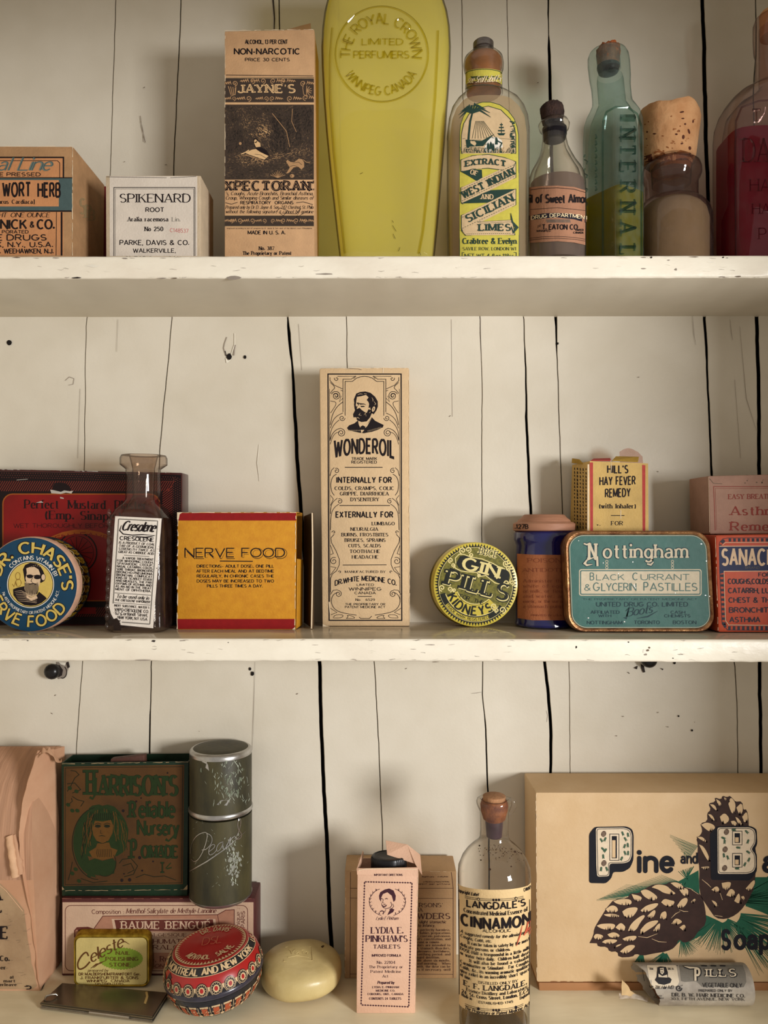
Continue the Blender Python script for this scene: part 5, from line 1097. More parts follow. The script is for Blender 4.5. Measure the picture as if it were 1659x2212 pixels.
for pts in ([(880, 560), (900, 600), (890, 620)], [(910, 620), (940, 660), (920, 680)], [(660, 520), (700, 505), (740, 510)], [(760, 500), (800, 505)], [(700, 800), (680, 830), (720, 838)], [(760, 830), (780, 800), (790, 850)], [(640, 880), (665, 868), (690, 890)], [(840, 800), (860, 780)], [(900, 700), (920, 720), (905, 750)]): A.line(wo, q1(pts), 1, 4, taper=True)
A.ell(wo, *q1([(905, 740)])[0], 3.6, 6.5, 4, 12, 20); A.arc(black, *q1([(905, 740)])[0], 3.6, 6.5, 0, 360, .9, 5, a=20); A.line(black, q1([(895, 720), (912, 735), (900, 760)]), 1, 5)
A.poly(black, q1([(496, 1030), (530, 990), (610, 960), (665, 915), (700, 1000), (740, 1010), (790, 1000), (880, 866), (930, 920), (990, 950), (1062, 985), (1050, 1020), (970, 1060), (880, 1090), (760, 1112), (690, 1105), (600, 1085), (520, 1065)]), 2)
A.poly(wo, q1([(668, 930), (690, 960), (715, 975), (740, 985), (790, 980), (830, 950), (880, 872), (810, 1000), (780, 1030), (740, 1000), (700, 1025), (680, 985)]), 3); A.poly(black, q1([(705, 1010), (740, 990), (780, 1012), (775, 1045), (740, 1050), (700, 1045)]), 4); A.poly(wo, q1([(705, 1060), (765, 1060), (720, 1112)]), 3)
for k in range(12): x = 500 + k * 17; A.line(wo, q1([(x, 1080), (x + 3, 1060)]), .8, 4, taper=True); A.line(wo, q1([(820 + k * 18, 1092 - k * 5), (818 + k * 18, 1068 - k * 5)]), .8, 4, taper=True)
A.build('portrait', t, pf)
A = Art()
A.atext(black, 'WONDEROIL', 719.5, 855, 978.5, 30, 12, 'black', 3, wt=.78, grow=.28)
A.text(black, 'TRADE MARK', 759, 993.5, 5.5, 815, 'bold', 3); A.text(black, 'REGISTERED', 759, 1001, 5.5, 814.5, 'bold', 3); A.line(black, [(745, 1009.6), (826.5, 1009.6)], 1.6, 3)
A.text(black, 'INTERNALLY FOR', 726, 1042.5, 11.5, 847, 'black', 3, wt=.85); A.text(black, 'COLDS, CRAMPS, COLIC', 722.5, 1058.5, 7.5, 852, 'sbold', 3); A.text(black, 'GRIPPE, DIARRHOEA', 734, 1070, 7.3, 840, 'sbold', 3); A.text(black, 'DYSENTERY', 757, 1082.5, 7.3, 819, 'sbold', 3)
A.line(black, [(733.5, 1092), (842.5, 1092)], 1.6, 3); A.text(black, 'EXTERNALLY FOR', 724.5, 1117.5, 11.8, 850, 'black', 3, wt=.85)
for s_, x0, x1, y in (('LUMBAGO', 803, 853, 1134.5), ('NEURALGIA', 757, 817, 1146.5), ('BURNS, FROSTBITES', 737.5, 839, 1158.5), ('BRUISES, SPRAINS', 744.5, 833, 1170.3), ('CUTS, SCALDS', 752, 823, 1182.3), ('TOOTHACHE', 755.5, 821, 1194.5), ('HEADACHE', 760, 817.5, 1206.6)): A.text(black, s_, x0, y, 7, x1, 'sbold', 3)
A.line(black, [(740.5, 1220.5), (835, 1220)], 1.5, 3); A.text(black, 'MANUFACTURED BY', 745, 1237.5, 4.8, 833, 'sbold', 3); A.atext(black, 'DR.WHITE MEDICINE CO.', 723, 857, 1254.5, 10, 11, 'bold', 3, wt=.95, grow=.1)
A.text(black, 'LIMITED', 770.5, 1265.5, 4.6, 808, 'bold', 3); A.text(black, 'WINNIPEG', 753, 1275.5, 6.5, 824, 'bold', 3); A.text(black, 'CANADA', 765.5, 1283.5, 5.2, 812, 'bold', 3); A.line(black, [(773, 1288.3), (803, 1288.3)], 1.5, 3)
A.text(black, 'No   6529', 768, 1298, 5, 810, 'sbold', 3); A.text(black, 'THE PROPRIETARY OR', 745.5, 1307.5, 4.4, 832.5, 'bold', 3); A.text(black, 'PATENT MEDICINE ACT', 745, 1313.5, 4.4, 832.5, 'bold', 3)
wear(A, worn, (884, 800), (885, 1345), 1.5, 4, gap=.1); wear(A, worn, (700, 795.5), (880, 795), 1.5, 4)
A.line(worn, [(828, 793), (827.5, 806)], 2, 4); A.line(chipm, [(744, 796), (775, 797), (781, 799)], .9, 4); A.poly(worn, [(697, 1348), (705, 1352), (716, 1354), (697, 1354)], 4); A.line(worn, [(711, 1300), (713, 1325)], 2.6, 4, taper=True)
A.build('lettering', t, pf)

# ---------------------------------------------------------------- gin pills tin
t = thing('tin', 'round yellow and black kidney pill tin standing on edge right of the tall carton', 'tin', (P(1027, 1354, .5035).x, .509, Z2))
Yq = .5035; gy = mat('pill_tin_yellow', (206, 186, 72), .35, .08, 120, coat=.3); gk = ink('pill_black', (32, 34, 28), .4); gm = mat('pill_olive', (128, 120, 48), .4, .2, 500, rgb2=(84, 82, 34)); gw = ink('pill_pale', (222, 206, 140), .4)
base = disc_loft('tin_base', t, mat('pill_tin_dark', (120, 104, 42), .35, .25, 90), 1027.5, 1263, [(88, .5095, -4, -2), (89, .510, -4, -2), (90, .515, -8, -1.4), (91.3, .5155, -8, -.2), (91.3, .5165, -8, -.2), (86, .517, -8, -1)])
lid = disc_loft('lid', t, gy, 1027.5, 1263, [(89, Yq), (90.6, Yq + .0002), (91.5, Yq + .0008), (91.5, .5098, -4, -.1), (88, .51, -4, -.1)])
pf = on_plane(Yq, .00003); cx, cy, rot = 1027.5, 1263, 15; A = Art()
A.ell(gm, cx, cy, 80, 80.5, 1, 72)
for k in range(84):
    a = 2 * math.pi * k / 84
    def pp(r, da): return (cx + r * math.cos(a + da), cy + r * 1.005 * math.sin(a + da))
    A.poly(gk, [pp(82, -.03), pp(89, 0), pp(82, .03)], 2)
A.arc(gk, cx, cy, 81.5, 82, 0, 360, 2.2, 3, 90); A.arc(gw, cx, cy, 80, 80.5, 0, 360, 1, 4, 90)
def rt(s_, x, y, L, h, st, m, lv=6, wt=1, out=0, ang=rot): A.rtext(m, s_, x, y, ang, L, h, st, lv, wt, out)
q = zm(910, 1090, 5.027)
# dark ribbon behind GIN
A.poly(gk, q([(400, 600), (420, 560), (480, 555), (560, 580), (640, 600), (760, 640), (860, 690), (930, 700), (960, 760), (950, 830), (900, 870), (830, 850), (760, 800), (660, 770), (600, 740), (480, 720), (410, 690), (380, 640)]), 5)
A.line(gw, q([(350, 640), (370, 690), (430, 720), (500, 730), (600, 735), (640, 780), (700, 770), (800, 850), (880, 870), (950, 860), (975, 790), (960, 730), (920, 700)]), 2, 7); A.line(gw, q([(375, 640), (370, 580), (410, 540), (460, 540), (540, 570), (660, 590), (780, 640), (850, 680), (910, 700)]), 2, 7)
for x, y, r_, d in ((320, 605, 6, 1), (345, 660, 5, -1), (450, 500, 8, 1), (510, 490, 7, -1), (545, 550, 5, 1), (920, 640, 7, 1), (940, 690, 6, -1), (925, 850, 6, 1), (985, 850, 6, -1), (225, 905, 7, 1), (310, 920, 6, -1), (360, 930, 4, 1), (790, 1105, 7, 1), (880, 1145, 8, -1), (820, 1150, 5, 1), (630, 770, 4, 1)):
    a, b = q([(x, y)])[0]; A.curl(gw, a, b, r_, 90, 1.3, 2.4, 8, d)
rt('BBCE', *q([(622, 530)])[0], 40, 14, 'slab', gw, 8, .9, 2.4); rt('BBCE', *q([(622, 530)])[0], 40, 14, 'slab', gk, 9, .55)
rt('GIN', *q([(432, 690)])[0], 84, 25, 'sbold', gw, 8, 1, 1.6)
rt('PILLS', *q([(246, 872)])[0], 143, 34, 'slab', gk, 8, .95, 4); rt('PILLS', *q([(256, 872)])[0], 140, 33, 'slab', gw, 9, .85, 1.6); rt('PILLS', *q([(252, 862)])[0], 140, 33, 'slab', gk, 10, .85)
rt('FOR  THE', *q([(414, 1010)])[0], 54, 8, 'sans', gk, 8, 1.2, ang=17)
# kidneys ribbon
def annul(A, m, r0, r1, a0, a1, lv, n=22):
    for i in range(n):
        t0 = math.radians(a0 + (a1 - a0) * i / n); t1 = math.radians(a0 + (a1 - a0) * (i + 1) / n)
        A.poly(m, [(cx + r0 * math.cos(t0), cy + r0 * math.sin(t0)), (cx + r1 * math.cos(t0), cy + r1 * math.sin(t0)), (cx + r1 * math.cos(t1), cy + r1 * math.sin(t1)), (cx + r0 * math.cos(t1), cy + r0 * math.sin(t1))], lv)
annul(A, gk, 68, 80, 40, 165, 5); annul(A, gy, 42, 68, 46, 160, 6); A.arc(gw, cx, cy, 42, 42, 46, 160, 1.4, 7); A.arc(gk, cx, cy, 44.5, 44.5, 50, 156, .9, 7); A.arc(gw, cx, cy, 68, 68, 44, 163, 1.4, 7)
A.ctext(gk, 'KIDNEYS', cx, cy, 66, 250, 143, 18, 'black', 8, bottom=True, wt=.9)
annul(A, gy, 71, 79, 68, 146, 7); A.ctext(gk, 'TRADE MARK REGISTERED', cx, cy, 77.5, 236, 158, 5.2, 'bold', 8, bottom=True)
A.build('lid_print', t, pf)

# ---------------------------------------------------------------- cobalt jar with wooden lid
Yc = .5112
t = thing('jar', 'cobalt blue glass jar with turned wooden lid and faded orange poison label', 'jar', (P(1175, 1358, Yc).x, Yc, Z2))
bp = HY + (CZ - Z2) * F / Yc
cob = mat('cobalt_glass', (10, 14, 78), .08, .05, 50, coat=1)
jb = bottle('jar_body', t, cob, [(bp, 1118, 1232), (bp - 3, 1113, 1237), (1344, 1112, 1238), (1338, 1114, 1236), (1200, 1114, 1236), (1178, 1115, 1235), (1170, 1112, 1238), (1166, 1110, 1240), (1152, 1110, 1240), (1148, 1113, 1237), (1146, 1118, 1232)], Yc, 56)
wl_ = mat('turned_wood_lid', (172, 124, 96), .6, .14, 60, .4, rgb2=(140, 96, 74), stretch=(.3, .3, 2))
jl = bottle('lid', t, wl_, [(1147, 1112, 1238), (1145, 1109, 1241), (1132, 1109, 1242), (1129, 1112, 1239), (1127, 1118, 1232), (1123, 1120, 1230), (1119, 1126, 1224), (1113, 1131, 1219), (1111.5, 1134, 1216)], Yc, 48)
A = Art(); A.text(black, '.127B', 1112, 1142, 9, 1142, 'bold', 2); A.build('lid_number', t, on_surf([jl]))
js = on_surf([jb]); A = Art(); ol = paper('faded_orange_label', (168, 100, 62), .1); od = ink('faded_label_print', (128, 66, 46))
A.poly(ol, [(1117, 1196), (1150, 1198), (1233, 1199), (1233, 1340), (1150, 1340), (1118, 1335)], 1, 3)
A.text(od, 'POISON', 1140, 1215, 9, 1212, 'serif', 2, wt=1.1); A.line(od, [(1138, 1218), (1212, 1219)], .9, 2); A.text(od, 'ANTIDOTE', 1129, 1235, 7.5, 1218, 'serif', 2, wt=1.1)
for i, s_ in enumerate(('Administer the', 'white of egg,', 'or milk, or flour', 'and water, an', 'emetic, or the use of', 'a stomach-pump.')): A.text(od, s_, 1130, 1258 + i * 11, 6.5, 1218, 'serif', 2)
A.line(od, [(1122, 1320), (1232, 1323)], .9, 2); A.text(od, 'PRINTED IN U.S.A.', 1148, 1331, 3.6, 1215, 'bold', 2)
A.build('label', t, js)

# ---------------------------------------------------------------- teal pastille tin
Yq = .478
t = thing('tin', 'rounded teal pastille tin with worn gilt rim leaning in front of the blue jar', 'tin', (P(1385, 1366, .49).x, .492, Z2))
rimm = mat('worn_gilt_rim', (176, 132, 86), .38, .3, 140, .4, metal=.55, rgb2=(104, 62, 38)); tealp = mat('teal_enamel', (54, 98, 90), .5, .08, 60, .15, rgb2=(44, 86, 78))
def rq(ins, Y, sh=0, r=36, N=10):
    pts = rrect(0, 0, 315, 219.5, r, N); out = []
    cxx, cyy = 157.5, 109.7
    for x, y in pts:
        x2 = cxx + (x - cxx) * (1 - ins / 157.5); y2 = cyy + (y - cyy) * (1 - ins / 109.7); lean = 1219 + x2 + (y2 / 219.5) * 10 * (.8 + .4 * x2 / 315); out.append(P(lean + sh, 1146.5 + y2, Yq) + Vector((0, Y - Yq, 0)))
    return out
auto_smooth(link_bm('tin_base', loft([rq(3, .4865), rq(2.5, .487), rq(2.5, .5045), rq(4, .505)]), mat('tin_base_brown', (110, 64, 42), .4, .2, 160, metal=.3), t), 40)
auto_smooth(link_bm('lid', loft([rq(11, Yq + .0012), rq(8, Yq + .0006), rq(6, Yq - .0), rq(3, Yq - .0002), rq(.8, Yq + .0008), rq(0, Yq + .0025), rq(0, .4868), rq(2, .487)]), rimm, t), 40)
def fp(x, y, lv): return P(x, y, Yq) + Vector((0, .0004 - .00005 * lv, 0))
def rqp(ins, r=30):
    out = []
    for x, y in rrect(0, 0, 315, 219.5, r, 8):
        x2 = 157.5 + (x - 157.5) * (1 - ins / 157.5); y2 = 109.7 + (y - 109.7) * (1 - ins / 109.7); out.append((1219 + x2 + (y2 / 219.5) * 10 * (.8 + .4 * x2 / 315), 1146.5 + y2))
    return out
A = Art(); tcream = ink('tin_cream', (196, 182, 156), .45); tdark = ink('tin_dark_teal', (24, 54, 60), .4); tmid = ink('tin_mid_teal', (78, 106, 100), .4)
A.poly(tealp, rqp(9, 34), 1); A.line(tcream, rqp(10.5, 33), 1, 2, closed=True)
for m_, o_, lv in ((tdark, 3.4, 4), (tcream, 0, 5)):
    A.text(m_, 'N', 1270, 1208, 34, 1290, 'goth', lv, out=o_, wt=.85); A.text(m_, 'ottingham', 1302, 1205, 29, 1487, 'goth', lv, out=o_, wt=.85)
    A.line(m_, [(1290, 1202), (1291, 1223)], 4.5 + o_, lv); A.line(m_, [(1283, 1204), (1268, 1210), (1263, 1217), (1268, 1221), (1280, 1219)], [2 + o_, 3 + o_, 4.6 + o_, 4 + o_, 1 + o_], lv); A.line(m_, [(1398, 1218), (1406, 1220), (1412, 1214)], [3 + o_, 4 + o_, 2 + o_], lv); A.line(m_, [(1261, 1174), (1269, 1177)], 3 + o_, lv)
for x in (1311, 1453):
    for k in range(3): A.arc(tcream, x, 1213 + k * 6.5, 2.6, 2.8, 0, 360, 1.1, 3)
A.poly(tcream, rrect(1251, 1229.5, 1516, 1287, 5, 4), 2); A.poly(tmid, rrect(1253, 1231.5, 1514, 1285, 4, 4), 3); A.poly(tcream, rrect(1255.5, 1234, 1511.5, 1282.5, 2, 3), 4)
for s_, x0, x1, h, y in (('B', 1274, 1284, 15.5, 1253), ('LACK', 1288, 1349, 12, 1253), ('C', 1366, 1379, 15.5, 1253), ('URRANT', 1384, 1490, 12.5, 1253), ('&', 1262, 1277, 13, 1275.5), ('G', 1281, 1296, 17, 1276), ('LYCERIN', 1299, 1375, 16, 1276), ('P', 1390, 1401, 18, 1276), ('ASTILLES', 1404, 1507, 16, 1276)): A.text(tmid, s_, x0, y, h, x1, 'sans', 6, wt=1.0)
A.text(tdark, 'THE PROPRIETARY OR PATENT MEDICINE ACT.', 1259, 1296.5, 4, 1509, 'sans', 4, wt=.8)
A.text(tdark, 'UNITED DRUG CO. LIMITED', 1288, 1310, 9, 1487, 'bold', 4, wt=.9); A.text(tdark, 'AFFILIATED', 1276, 1325.7, 6.5, 1339, 'bold', 4); A.text(tdark, 'WITH', 1293, 1333, 5.5, 1321, 'bold', 4); A.text(tdark, 'CASH', 1449, 1325.7, 6, 1481, 'bold', 4); A.text(tdark, 'CHEMISTS', 1435, 1333.5, 6, 1492, 'bold', 4)
A.rtext(tdark, 'Boots', 1353, 1332, -9, 58, 17, 'script', 5, 1.1); A.line(tdark, [(1348, 1334), (1353, 1336), (1360, 1312), (1352, 1320)], [1, 3, 2, 1], 5); A.line(tdark, [(1376, 1336), (1400, 1332), (1421, 1320)], [.6, 3, .5], 5)
A.text(tdark, 'NOTTINGHAM', 1268, 1348.5, 7, 1345, 'bold', 4, wt=.95); A.text(tdark, 'TORONTO', 1370, 1348, 7, 1426, 'bold', 4, wt=.95); A.text(tdark, 'BOSTON', 1454, 1348, 7, 1505, 'bold', 4, wt=.95)
A.build('lid_print', t, fp)
A = Art(); random.seed(21)
for x, y in ((1303, 1216), (1367, 1214), (1336, 1239), (1371, 1266), (1373, 1270), (1370, 1263), (1526, 1212), (1524, 1286), (1533, 1288), (1271, 1335), (1349, 1343), (1459, 1281), (1250, 1168), (1515, 1175)): A.ell(silver, x, y, random.uniform(.9, 1.8), random.uniform(.8, 1.6), 7, 7)
A.build('paint_chip', t, fp, kind='stuff')

# ---------------------------------------------------------------- hay fever remedy carton on the tin
t = thing('carton', 'small yellow hay fever remedy carton with torn top, standing on the teal tin', 'box', (P(1330, 1146, .50).x, .508, CZ - 6.6 * .48 / F))
hy = paper('faded_yellow_carton', (204, 168, 96), .1, .6, 70); hs = paper('yellow_side', (186, 148, 58), .12); hr = ink('hay_red', (176, 66, 60))
zb = CZ - 6.5 * .478 / F; Yq = .495
pyb = HY + (CZ - zb) * F / Yq; pybb = HY + (CZ - zb) * F / .5265
fr = [P(1274, 996, Yq), P(1400, 1001, Yq), P(1401, pyb, Yq), P(1269, pyb, Yq)]; dv = P(1236, 994, .5265) - fr[0]; dv.z = 0; bk = [v + dv for v in fr]
bm = hexa(fr, bk); bm.normal_update(); f = max(bm.faces, key=lambda z: z.calc_center_median().z); bmesh.ops.delete(bm, geom=[f], context='FACES_ONLY'); bmesh.ops.recalc_face_normals(bm, faces=bm.faces)
bmesh.ops.solidify(bm, geom=list(bm.faces), thickness=.0006); link_bm('carton_body', bm, hy, t)
def flap(name, pts, m): return board(name, pts, .0005, m, t)
flap('torn_flap', [P(1322, 996, .497), P(1378, 999, .497), P(1380, 988, .503), P(1330, 987, .505)], hs)
flap('torn_flap', [P(1236, 1000, .523), P(1262, 1003, .506), P(1252, 992, .510), P(1237, 990, .521)], hs)
flap('red_flap', [P(1276, 996, .4955), P(1320, 996, .4955), P(1318, 991, .506), P(1282, 992, .506)], hr)
cell = glass('cellophane', (238, 222, 214), (200, 176, 164), .22, .1, .3, (214, 186, 174)); n = 10
cp = [P(1338 + 50 * i / n, 976 - 8 * math.sin(math.pi * min(1, i / n * 1.3)) + (26 * max(0, i / n - .8) * 2), .5105) for i in range(n + 1)]; cq = [P(1340 + 50 * i / n, 1010, .5115) for i in range(n + 1)]
link_mesh('cellophane', cp + cq + [v + Vector((0, .0002, 0)) for v in cp + cq], [(i, i + 1, n + 2 + i, n + 1 + i) for i in range(n)] + [(2 * n + 2 + i, 3 * n + 3 + i, 3 * n + 4 + i, 2 * n + 3 + i) for i in range(n)], cell, t)
A = Art(); pf = on_plane(Yq)
A.poly(hr, [(1274, 999), (1281, 999), (1281, pyb), (1275, pyb)], 1); A.poly(hr, [(1387, 1004), (1394, 1005), (1394, pyb), (1388, pyb)], 1); A.line(worn, [(1271, 1003), (1270.5, pyb)], 3.4, 1)
A.text(black, "HILL'S", 1311, 1021.5, 16, 1358, 'black', 3, wt=.75); A.text(black, 'HAY FEVER', 1294, 1048, 17, 1374, 'black', 3, wt=.75, y1=1046); A.text(black, 'REMEDY', 1306, 1074, 17, 1363, 'black', 3, wt=.75, y1=1072); A.text(black, '(with Inhaler)', 1294, 1098, 9.5, 1374, 'sbold', 3); A.line(black, [(1320, 1113.5), (1349, 1113.5)], 1.6, 3); A.text(black, 'FOR', 1320, 1134.5, 8.5, 1346, 'sbold', 3, wt=.9)
A.ell(black, 1291, 1134, 2, 1.2, 3, 8); A.ell(black, 1296, 1135, .9, .9, 3, 6); A.line(worn, [(1319, 994), (1321, 1008), (1319, 1024)], 1.3, 4, taper=True); A.line(worn, [(1341, 1102), (1341, 1120)], 2.4, 4, taper=True)
A.build('printed_face', t, pf)
A = Art(); ps = on_plane3(fr[0], fr[3], bk[0])
for k in range(5):
    x = 1241 + k * 6.2
    for j in range(17):
        y = 1010 + j * 7.8 + k * .5; A.line(black, [(x, y), (x + .6, y + random.uniform(3, 6.4))], [2.4, 2.8] if k == 1 else [1.7, 2.0], 2)
A.build('side_print', t, ps, kind='stuff')

# ---------------------------------------------------------------- orange tin box and asthma carton on it
Yq = .478
t = thing('tin', 'orange boxed tin with navy band and checkered border at the right picture edge', 'tin', (P(1660, 1366, .49).x, .492, Z2))
orr = mat('orange_tin', (190, 80, 46), .45, .1, 60, .1, rgb2=(176, 66, 40)); onavy = ink('tin_navy', (30, 36, 72), .4)
solid_box('tin_body', t, orr, [(1546, 1156), (1800, 1152), (1800, 1366), (1552, 1366)], Yq, .03, .0015)
A = Art(); pf = on_plane(Yq); och = ink('check_black', (34, 30, 44), .4); ocr = ink('orange_cream', (216, 184, 150), .4)
A.poly(orr, [(0, 0), (.1, 0), (0, .1)], 0)
A.q.clear(); tr = lambda y: 0 if y < 1180 else (y - 1180) * .03
# checker path
path = [(1800, 1166), (1575, 1168), (1565, 1171), (1559, 1178)]
for i in range(24): x = 1574 + i * 10; A.rect(och, x, 1163, x + 5.5, 1170, 2)
A.poly(och, [(1556, 1170), (1563, 1165), (1567, 1169), (1561, 1175)], 2); A.poly(och, [(1554, 1177), (1559, 1176), (1558, 1180), (1553, 1180)], 2)
for i in range(11): y = 1241 + i * 10.3; s_ = (y - 1241) * .045; A.poly(och, [(1556 + s_, y), (1563 + s_, y), (1563.3 + s_, y + 5.5), (1556.3 + s_, y + 5.5)], 2)
for i in range(24): x = 1573 + i * 10; A.rect(och, x, 1353, x + 5.5, 1361, 2)
A.poly(och, [(1561, 1349), (1567, 1347), (1570, 1353), (1565, 1357)], 2)
A.line(och, [(1700, 1161.5), (1573, 1162), (1562, 1164), (1555, 1171), (1553.5, 1178)], 1.2, 3); A.line(och, [(1563, 1240), (1568, 1342), (1576, 1351), (1700, 1352)], 1.3, 3); A.line(och, [(1555, 1240), (1560, 1348), (1572, 1361), (1700, 1362)], 1.2, 3)
A.poly(onavy, [(1553, 1181), (1800, 1180), (1800, 1232), (1564, 1233), (1564, 1237), (1554, 1240)], 2); A.line(ocr, [(1554, 1180), (1800, 1179)], 1.6, 3); A.line(ocr, [(1700, 1233), (1564, 1234), (1567, 1340), (1574, 1350), (1700, 1351)], 1.4, 4); A.line(ocr, [(1561, 1177), (1567, 1172), (1700, 1171)], 1.2, 3)
A.text(ocr, 'SANACIN', 1557, 1220, 33, 1683, 'black', 4, wt=.72); A.text(greyink, 'BRAND', 1610, 1228.5, 4.5, 1641, 'sans', 4)
for s_, x0, x1, y in (('FOR', 1638, 1665, 1245.5), ('COUGHS,COLDS,', 1572, 1665, 1261), ('CATARRH, LUNGS', 1572.5, 1690, 1281), ('CHEST & THROAT', 1573.5, 1705, 1301.5), ('BRONCHITIS', 1574.5, 1674, 1323), ('ASTHMA', 1575.5, 1643, 1344)): A.text(och, s_, x0, y, 10.5 if s_ != 'FOR' else 8, x1, 'bold', 4, wt=1.05)
wear(A, ocr, (1545.5, 1160), (1551, 1362), 1.1, 5)
A.build('printed_face', t, pf)
t = thing('carton', 'greyish pink asthma remedy carton lying on top of the orange tin', 'box', (P(1640, 1157, .5).x, .508, CZ - 14 * .49 / F))
zt = CZ - (1154 - HY) * .478 / F; Yq = .491; pyb = HY + (CZ - zt) * F / Yq
pk = paper('greyish_pink_carton', (176, 138, 120), .08, .75, 80); pr = ink('dull_red_print', (146, 66, 58))
fr = [P(1531, 1028, Yq), P(1790, 1022, Yq), P(1790, pyb + .5, Yq), P(1534, pyb, Yq)]
bod = solid_box('carton_body', t, pk, [(1531, 1028), (1790, 1022), (1790, pyb - 1), (1534, pyb)], Yq, .032, .0009)
A = Art(); pf = on_plane(Yq); A.line(pr, [(1545, 1146), (1541.5, 1051), (1700, 1051)], 1.3, 2); A.line(pr, [(1548, 1145), (1545, 1055), (1700, 1054.5)], .6, 2)
A.text(pr, 'EASY BREATHING', 1573, 1078, 10, 1690, 'sbold', 3, wt=.85, y1=1077); A.text(pr, 'Asthma', 1577, 1112.5, 18, 1695, 'sbold', 3, wt=1); A.text(pr, 'Remedy', 1577, 1146, 18, 1700, 'sbold', 3)
A.line(chipm, [(1533, 1034), (1541, 1044), (1560, 1045)], 1, 2); A.line(worn, [(1531, 1030), (1533, 1150)], 1, 3, taper=True); speck(A, chipm, 1600, 1034, 1659, 1044, 9, 2, 3)
A.build('printed_face', t, pf)
A = Art(); a = P(1531, 1028, Yq); ps = on_plane3(a, P(1534, pyb, Yq), a + Vector((0, .03, 0)))
A.line(pr, [(1491, 1055), (1529, 1050.5)], 1.2, 2)
for k, (x, y0, y1) in enumerate(((1494, 1066, 1140), (1500, 1066, 1145), (1508, 1066, 1150), (1514, 1064, 1150), (1522, 1078, 1150))):
    y = y0
    while y < y1: l = random.uniform(2, 6); A.line(pr, [(x + (y - y0) * .02, y), (x + (y - y0) * .02, y + l)], 2.6 if k == 4 else 1.5, 2); y += l + 1.6
A.build('side_print', t, ps, kind='stuff')
# ================================================================ BOTTOM SHELF
K3 = (CZ - Z3) * F
def Y3(py): return K3 / (py - HY)
def tube(name, pts, r, m, par, N=8):
    rings = []
    for i, p in enumerate(pts):
        d = (pts[min(i + 1, len(pts) - 1)] - pts[max(0, i - 1)]).normalized(); a = d.orthogonal().normalized(); b = d.cross(a); rings.append([p + (a * math.cos(k * 2 * math.pi / N) + b * math.sin(k * 2 * math.pi / N)) * r for k in range(N)])
    for i in range(1, len(rings)):   # keep rings aligned
        best = min(range(N), key=lambda s_: (rings[i][s_] - rings[i - 1][0]).length); rings[i] = rings[i][best:] + rings[i][:best]
        if (rings[i][1] - rings[i - 1][1]).length > (rings[i][-1] - rings[i - 1][1]).length: rings[i] = [rings[i][0]] + rings[i][1:][::-1]
    return auto_smooth(link_bm(name, loft(rings), m, par), 60)
qs = zm(0, 1560, 2.676)
# ---------------------------------------------------------------- brown paper package
t = thing('package', 'torn brown paper package with ribbed top and printed label at left end of bottom shelf', 'package', (P(20, 2138, .48).x, .50, Z3))
kp = mat('brown_wrapping_paper', (200, 158, 126), .75, .1, 22, .5, rgb2=(184, 138, 106), bscale=60); kp2 = mat('ribbed_wrapping_paper', (190, 146, 116), .8, .12, 40, 1.0, bscale=40, stretch=(9, .5, .5))
lpap = mat('aged_label_paper', (176, 148, 114), .8, .14, 34, .4, rgb2=(150, 122, 92))
Yp = Y3(2140)
from mathutils import noise
def crumple(o, amp, s_, keepz=None):
    off = root_loc(o)
    for v in o.data.vertices:
        w_ = v.co + off; d = noise.noise_vector(w_ * s_) * amp + noise.noise_vector(w_ * s_ * 3.1) * amp * .4
        if keepz is not None and w_.z < keepz + .002: d.z = 0
        v.co += d
    o.data.update(); return o
def grid_surf(name, parent, m, fn, nu, nv, th=.0012, inward=Vector((0, 1, 0))):
    V = [fn(i / nu, j / nv) for j in range(nv + 1) for i in range(nu + 1)]; n = len(V); V += [v + inward * th for v in V]; Fc = []
    for j in range(nv):
        for i in range(nu):
            a = j * (nu + 1) + i; Fc.append((a, a + nu + 1, a + nu + 2, a + 1)); Fc.append((n + a, n + a + 1, n + a + nu + 2, n + a + nu + 1))
    bd = [(i, i + 1) for i in range(nu)] + [(j * (nu + 1) + nu, (j + 1) * (nu + 1) + nu) for j in range(nv)] + [(nv * (nu + 1) + i + 1, nv * (nu + 1) + i) for i in reversed(range(nu))] + [((j + 1) * (nu + 1), j * (nu + 1)) for j in reversed(range(nv))]
    for a, b in bd: Fc.append((a, b, n + b, n + a))
    return auto_smooth(link_mesh(name, V, Fc, m, parent), 50)
def ptop(u):   # front edge of package along x
    return None
YB = .528
fr = [P(-260, 1700, Yp), P(47, 1700, Yp), P(86, 2141, Yp), P(-260, 2141, Yp)]
# body: front lower part upright, top rolling back (rounded), right end folded
prof = [(2141, Yp), (2080, Yp), (2000, Yp + .0002), (1920, Yp + .0005), (1850, Yp + .0018), (1790, Yp + .005), (1730, Yp + .012), (1685, Yp + .024), (1662, Yp + .034), (1650, YB)]
def xr_(py): return 47 + (py - 1700) * .088 if py > 1850 else 60 - (1850 - py) * .03
rows = []
for py, Y in prof:
    z = CZ - (py - HY) * Yp / F if Y < Yp + .001 else None
    rows.append((py, Y))
Vb = []
zs = [Z3, Z3 + .02, Z3 + .045, Z3 + .07, Z3 + .095, Z3 + .113, Z3 + .128, Z3 + .138, Z3 + .143, Z3 + .145]
nx = 40; bm = bmesh.new(); R = []
yo = [0, 0, .0004, .001, .002, .005, .012, .022, .032, .0405]
xr0 = P(86, 2141, Yp).x; xr1 = P(56, 1850, Yp).x
for k in range(10):
    xr = xr0 + (xr1 - xr0) * min(1, k / 6)
    R.append([bm.verts.new((-.33 + (xr + .33) * i / nx, Yp + yo[k], zs[k])) for i in range(nx + 1)])
Bk = [[bm.verts.new((-.33 + (xr0 + .33) * i / nx, YB, z)) for i in range(nx + 1)] for z in (Z3 + .145, Z3)]
allr = R[:9] + Bk
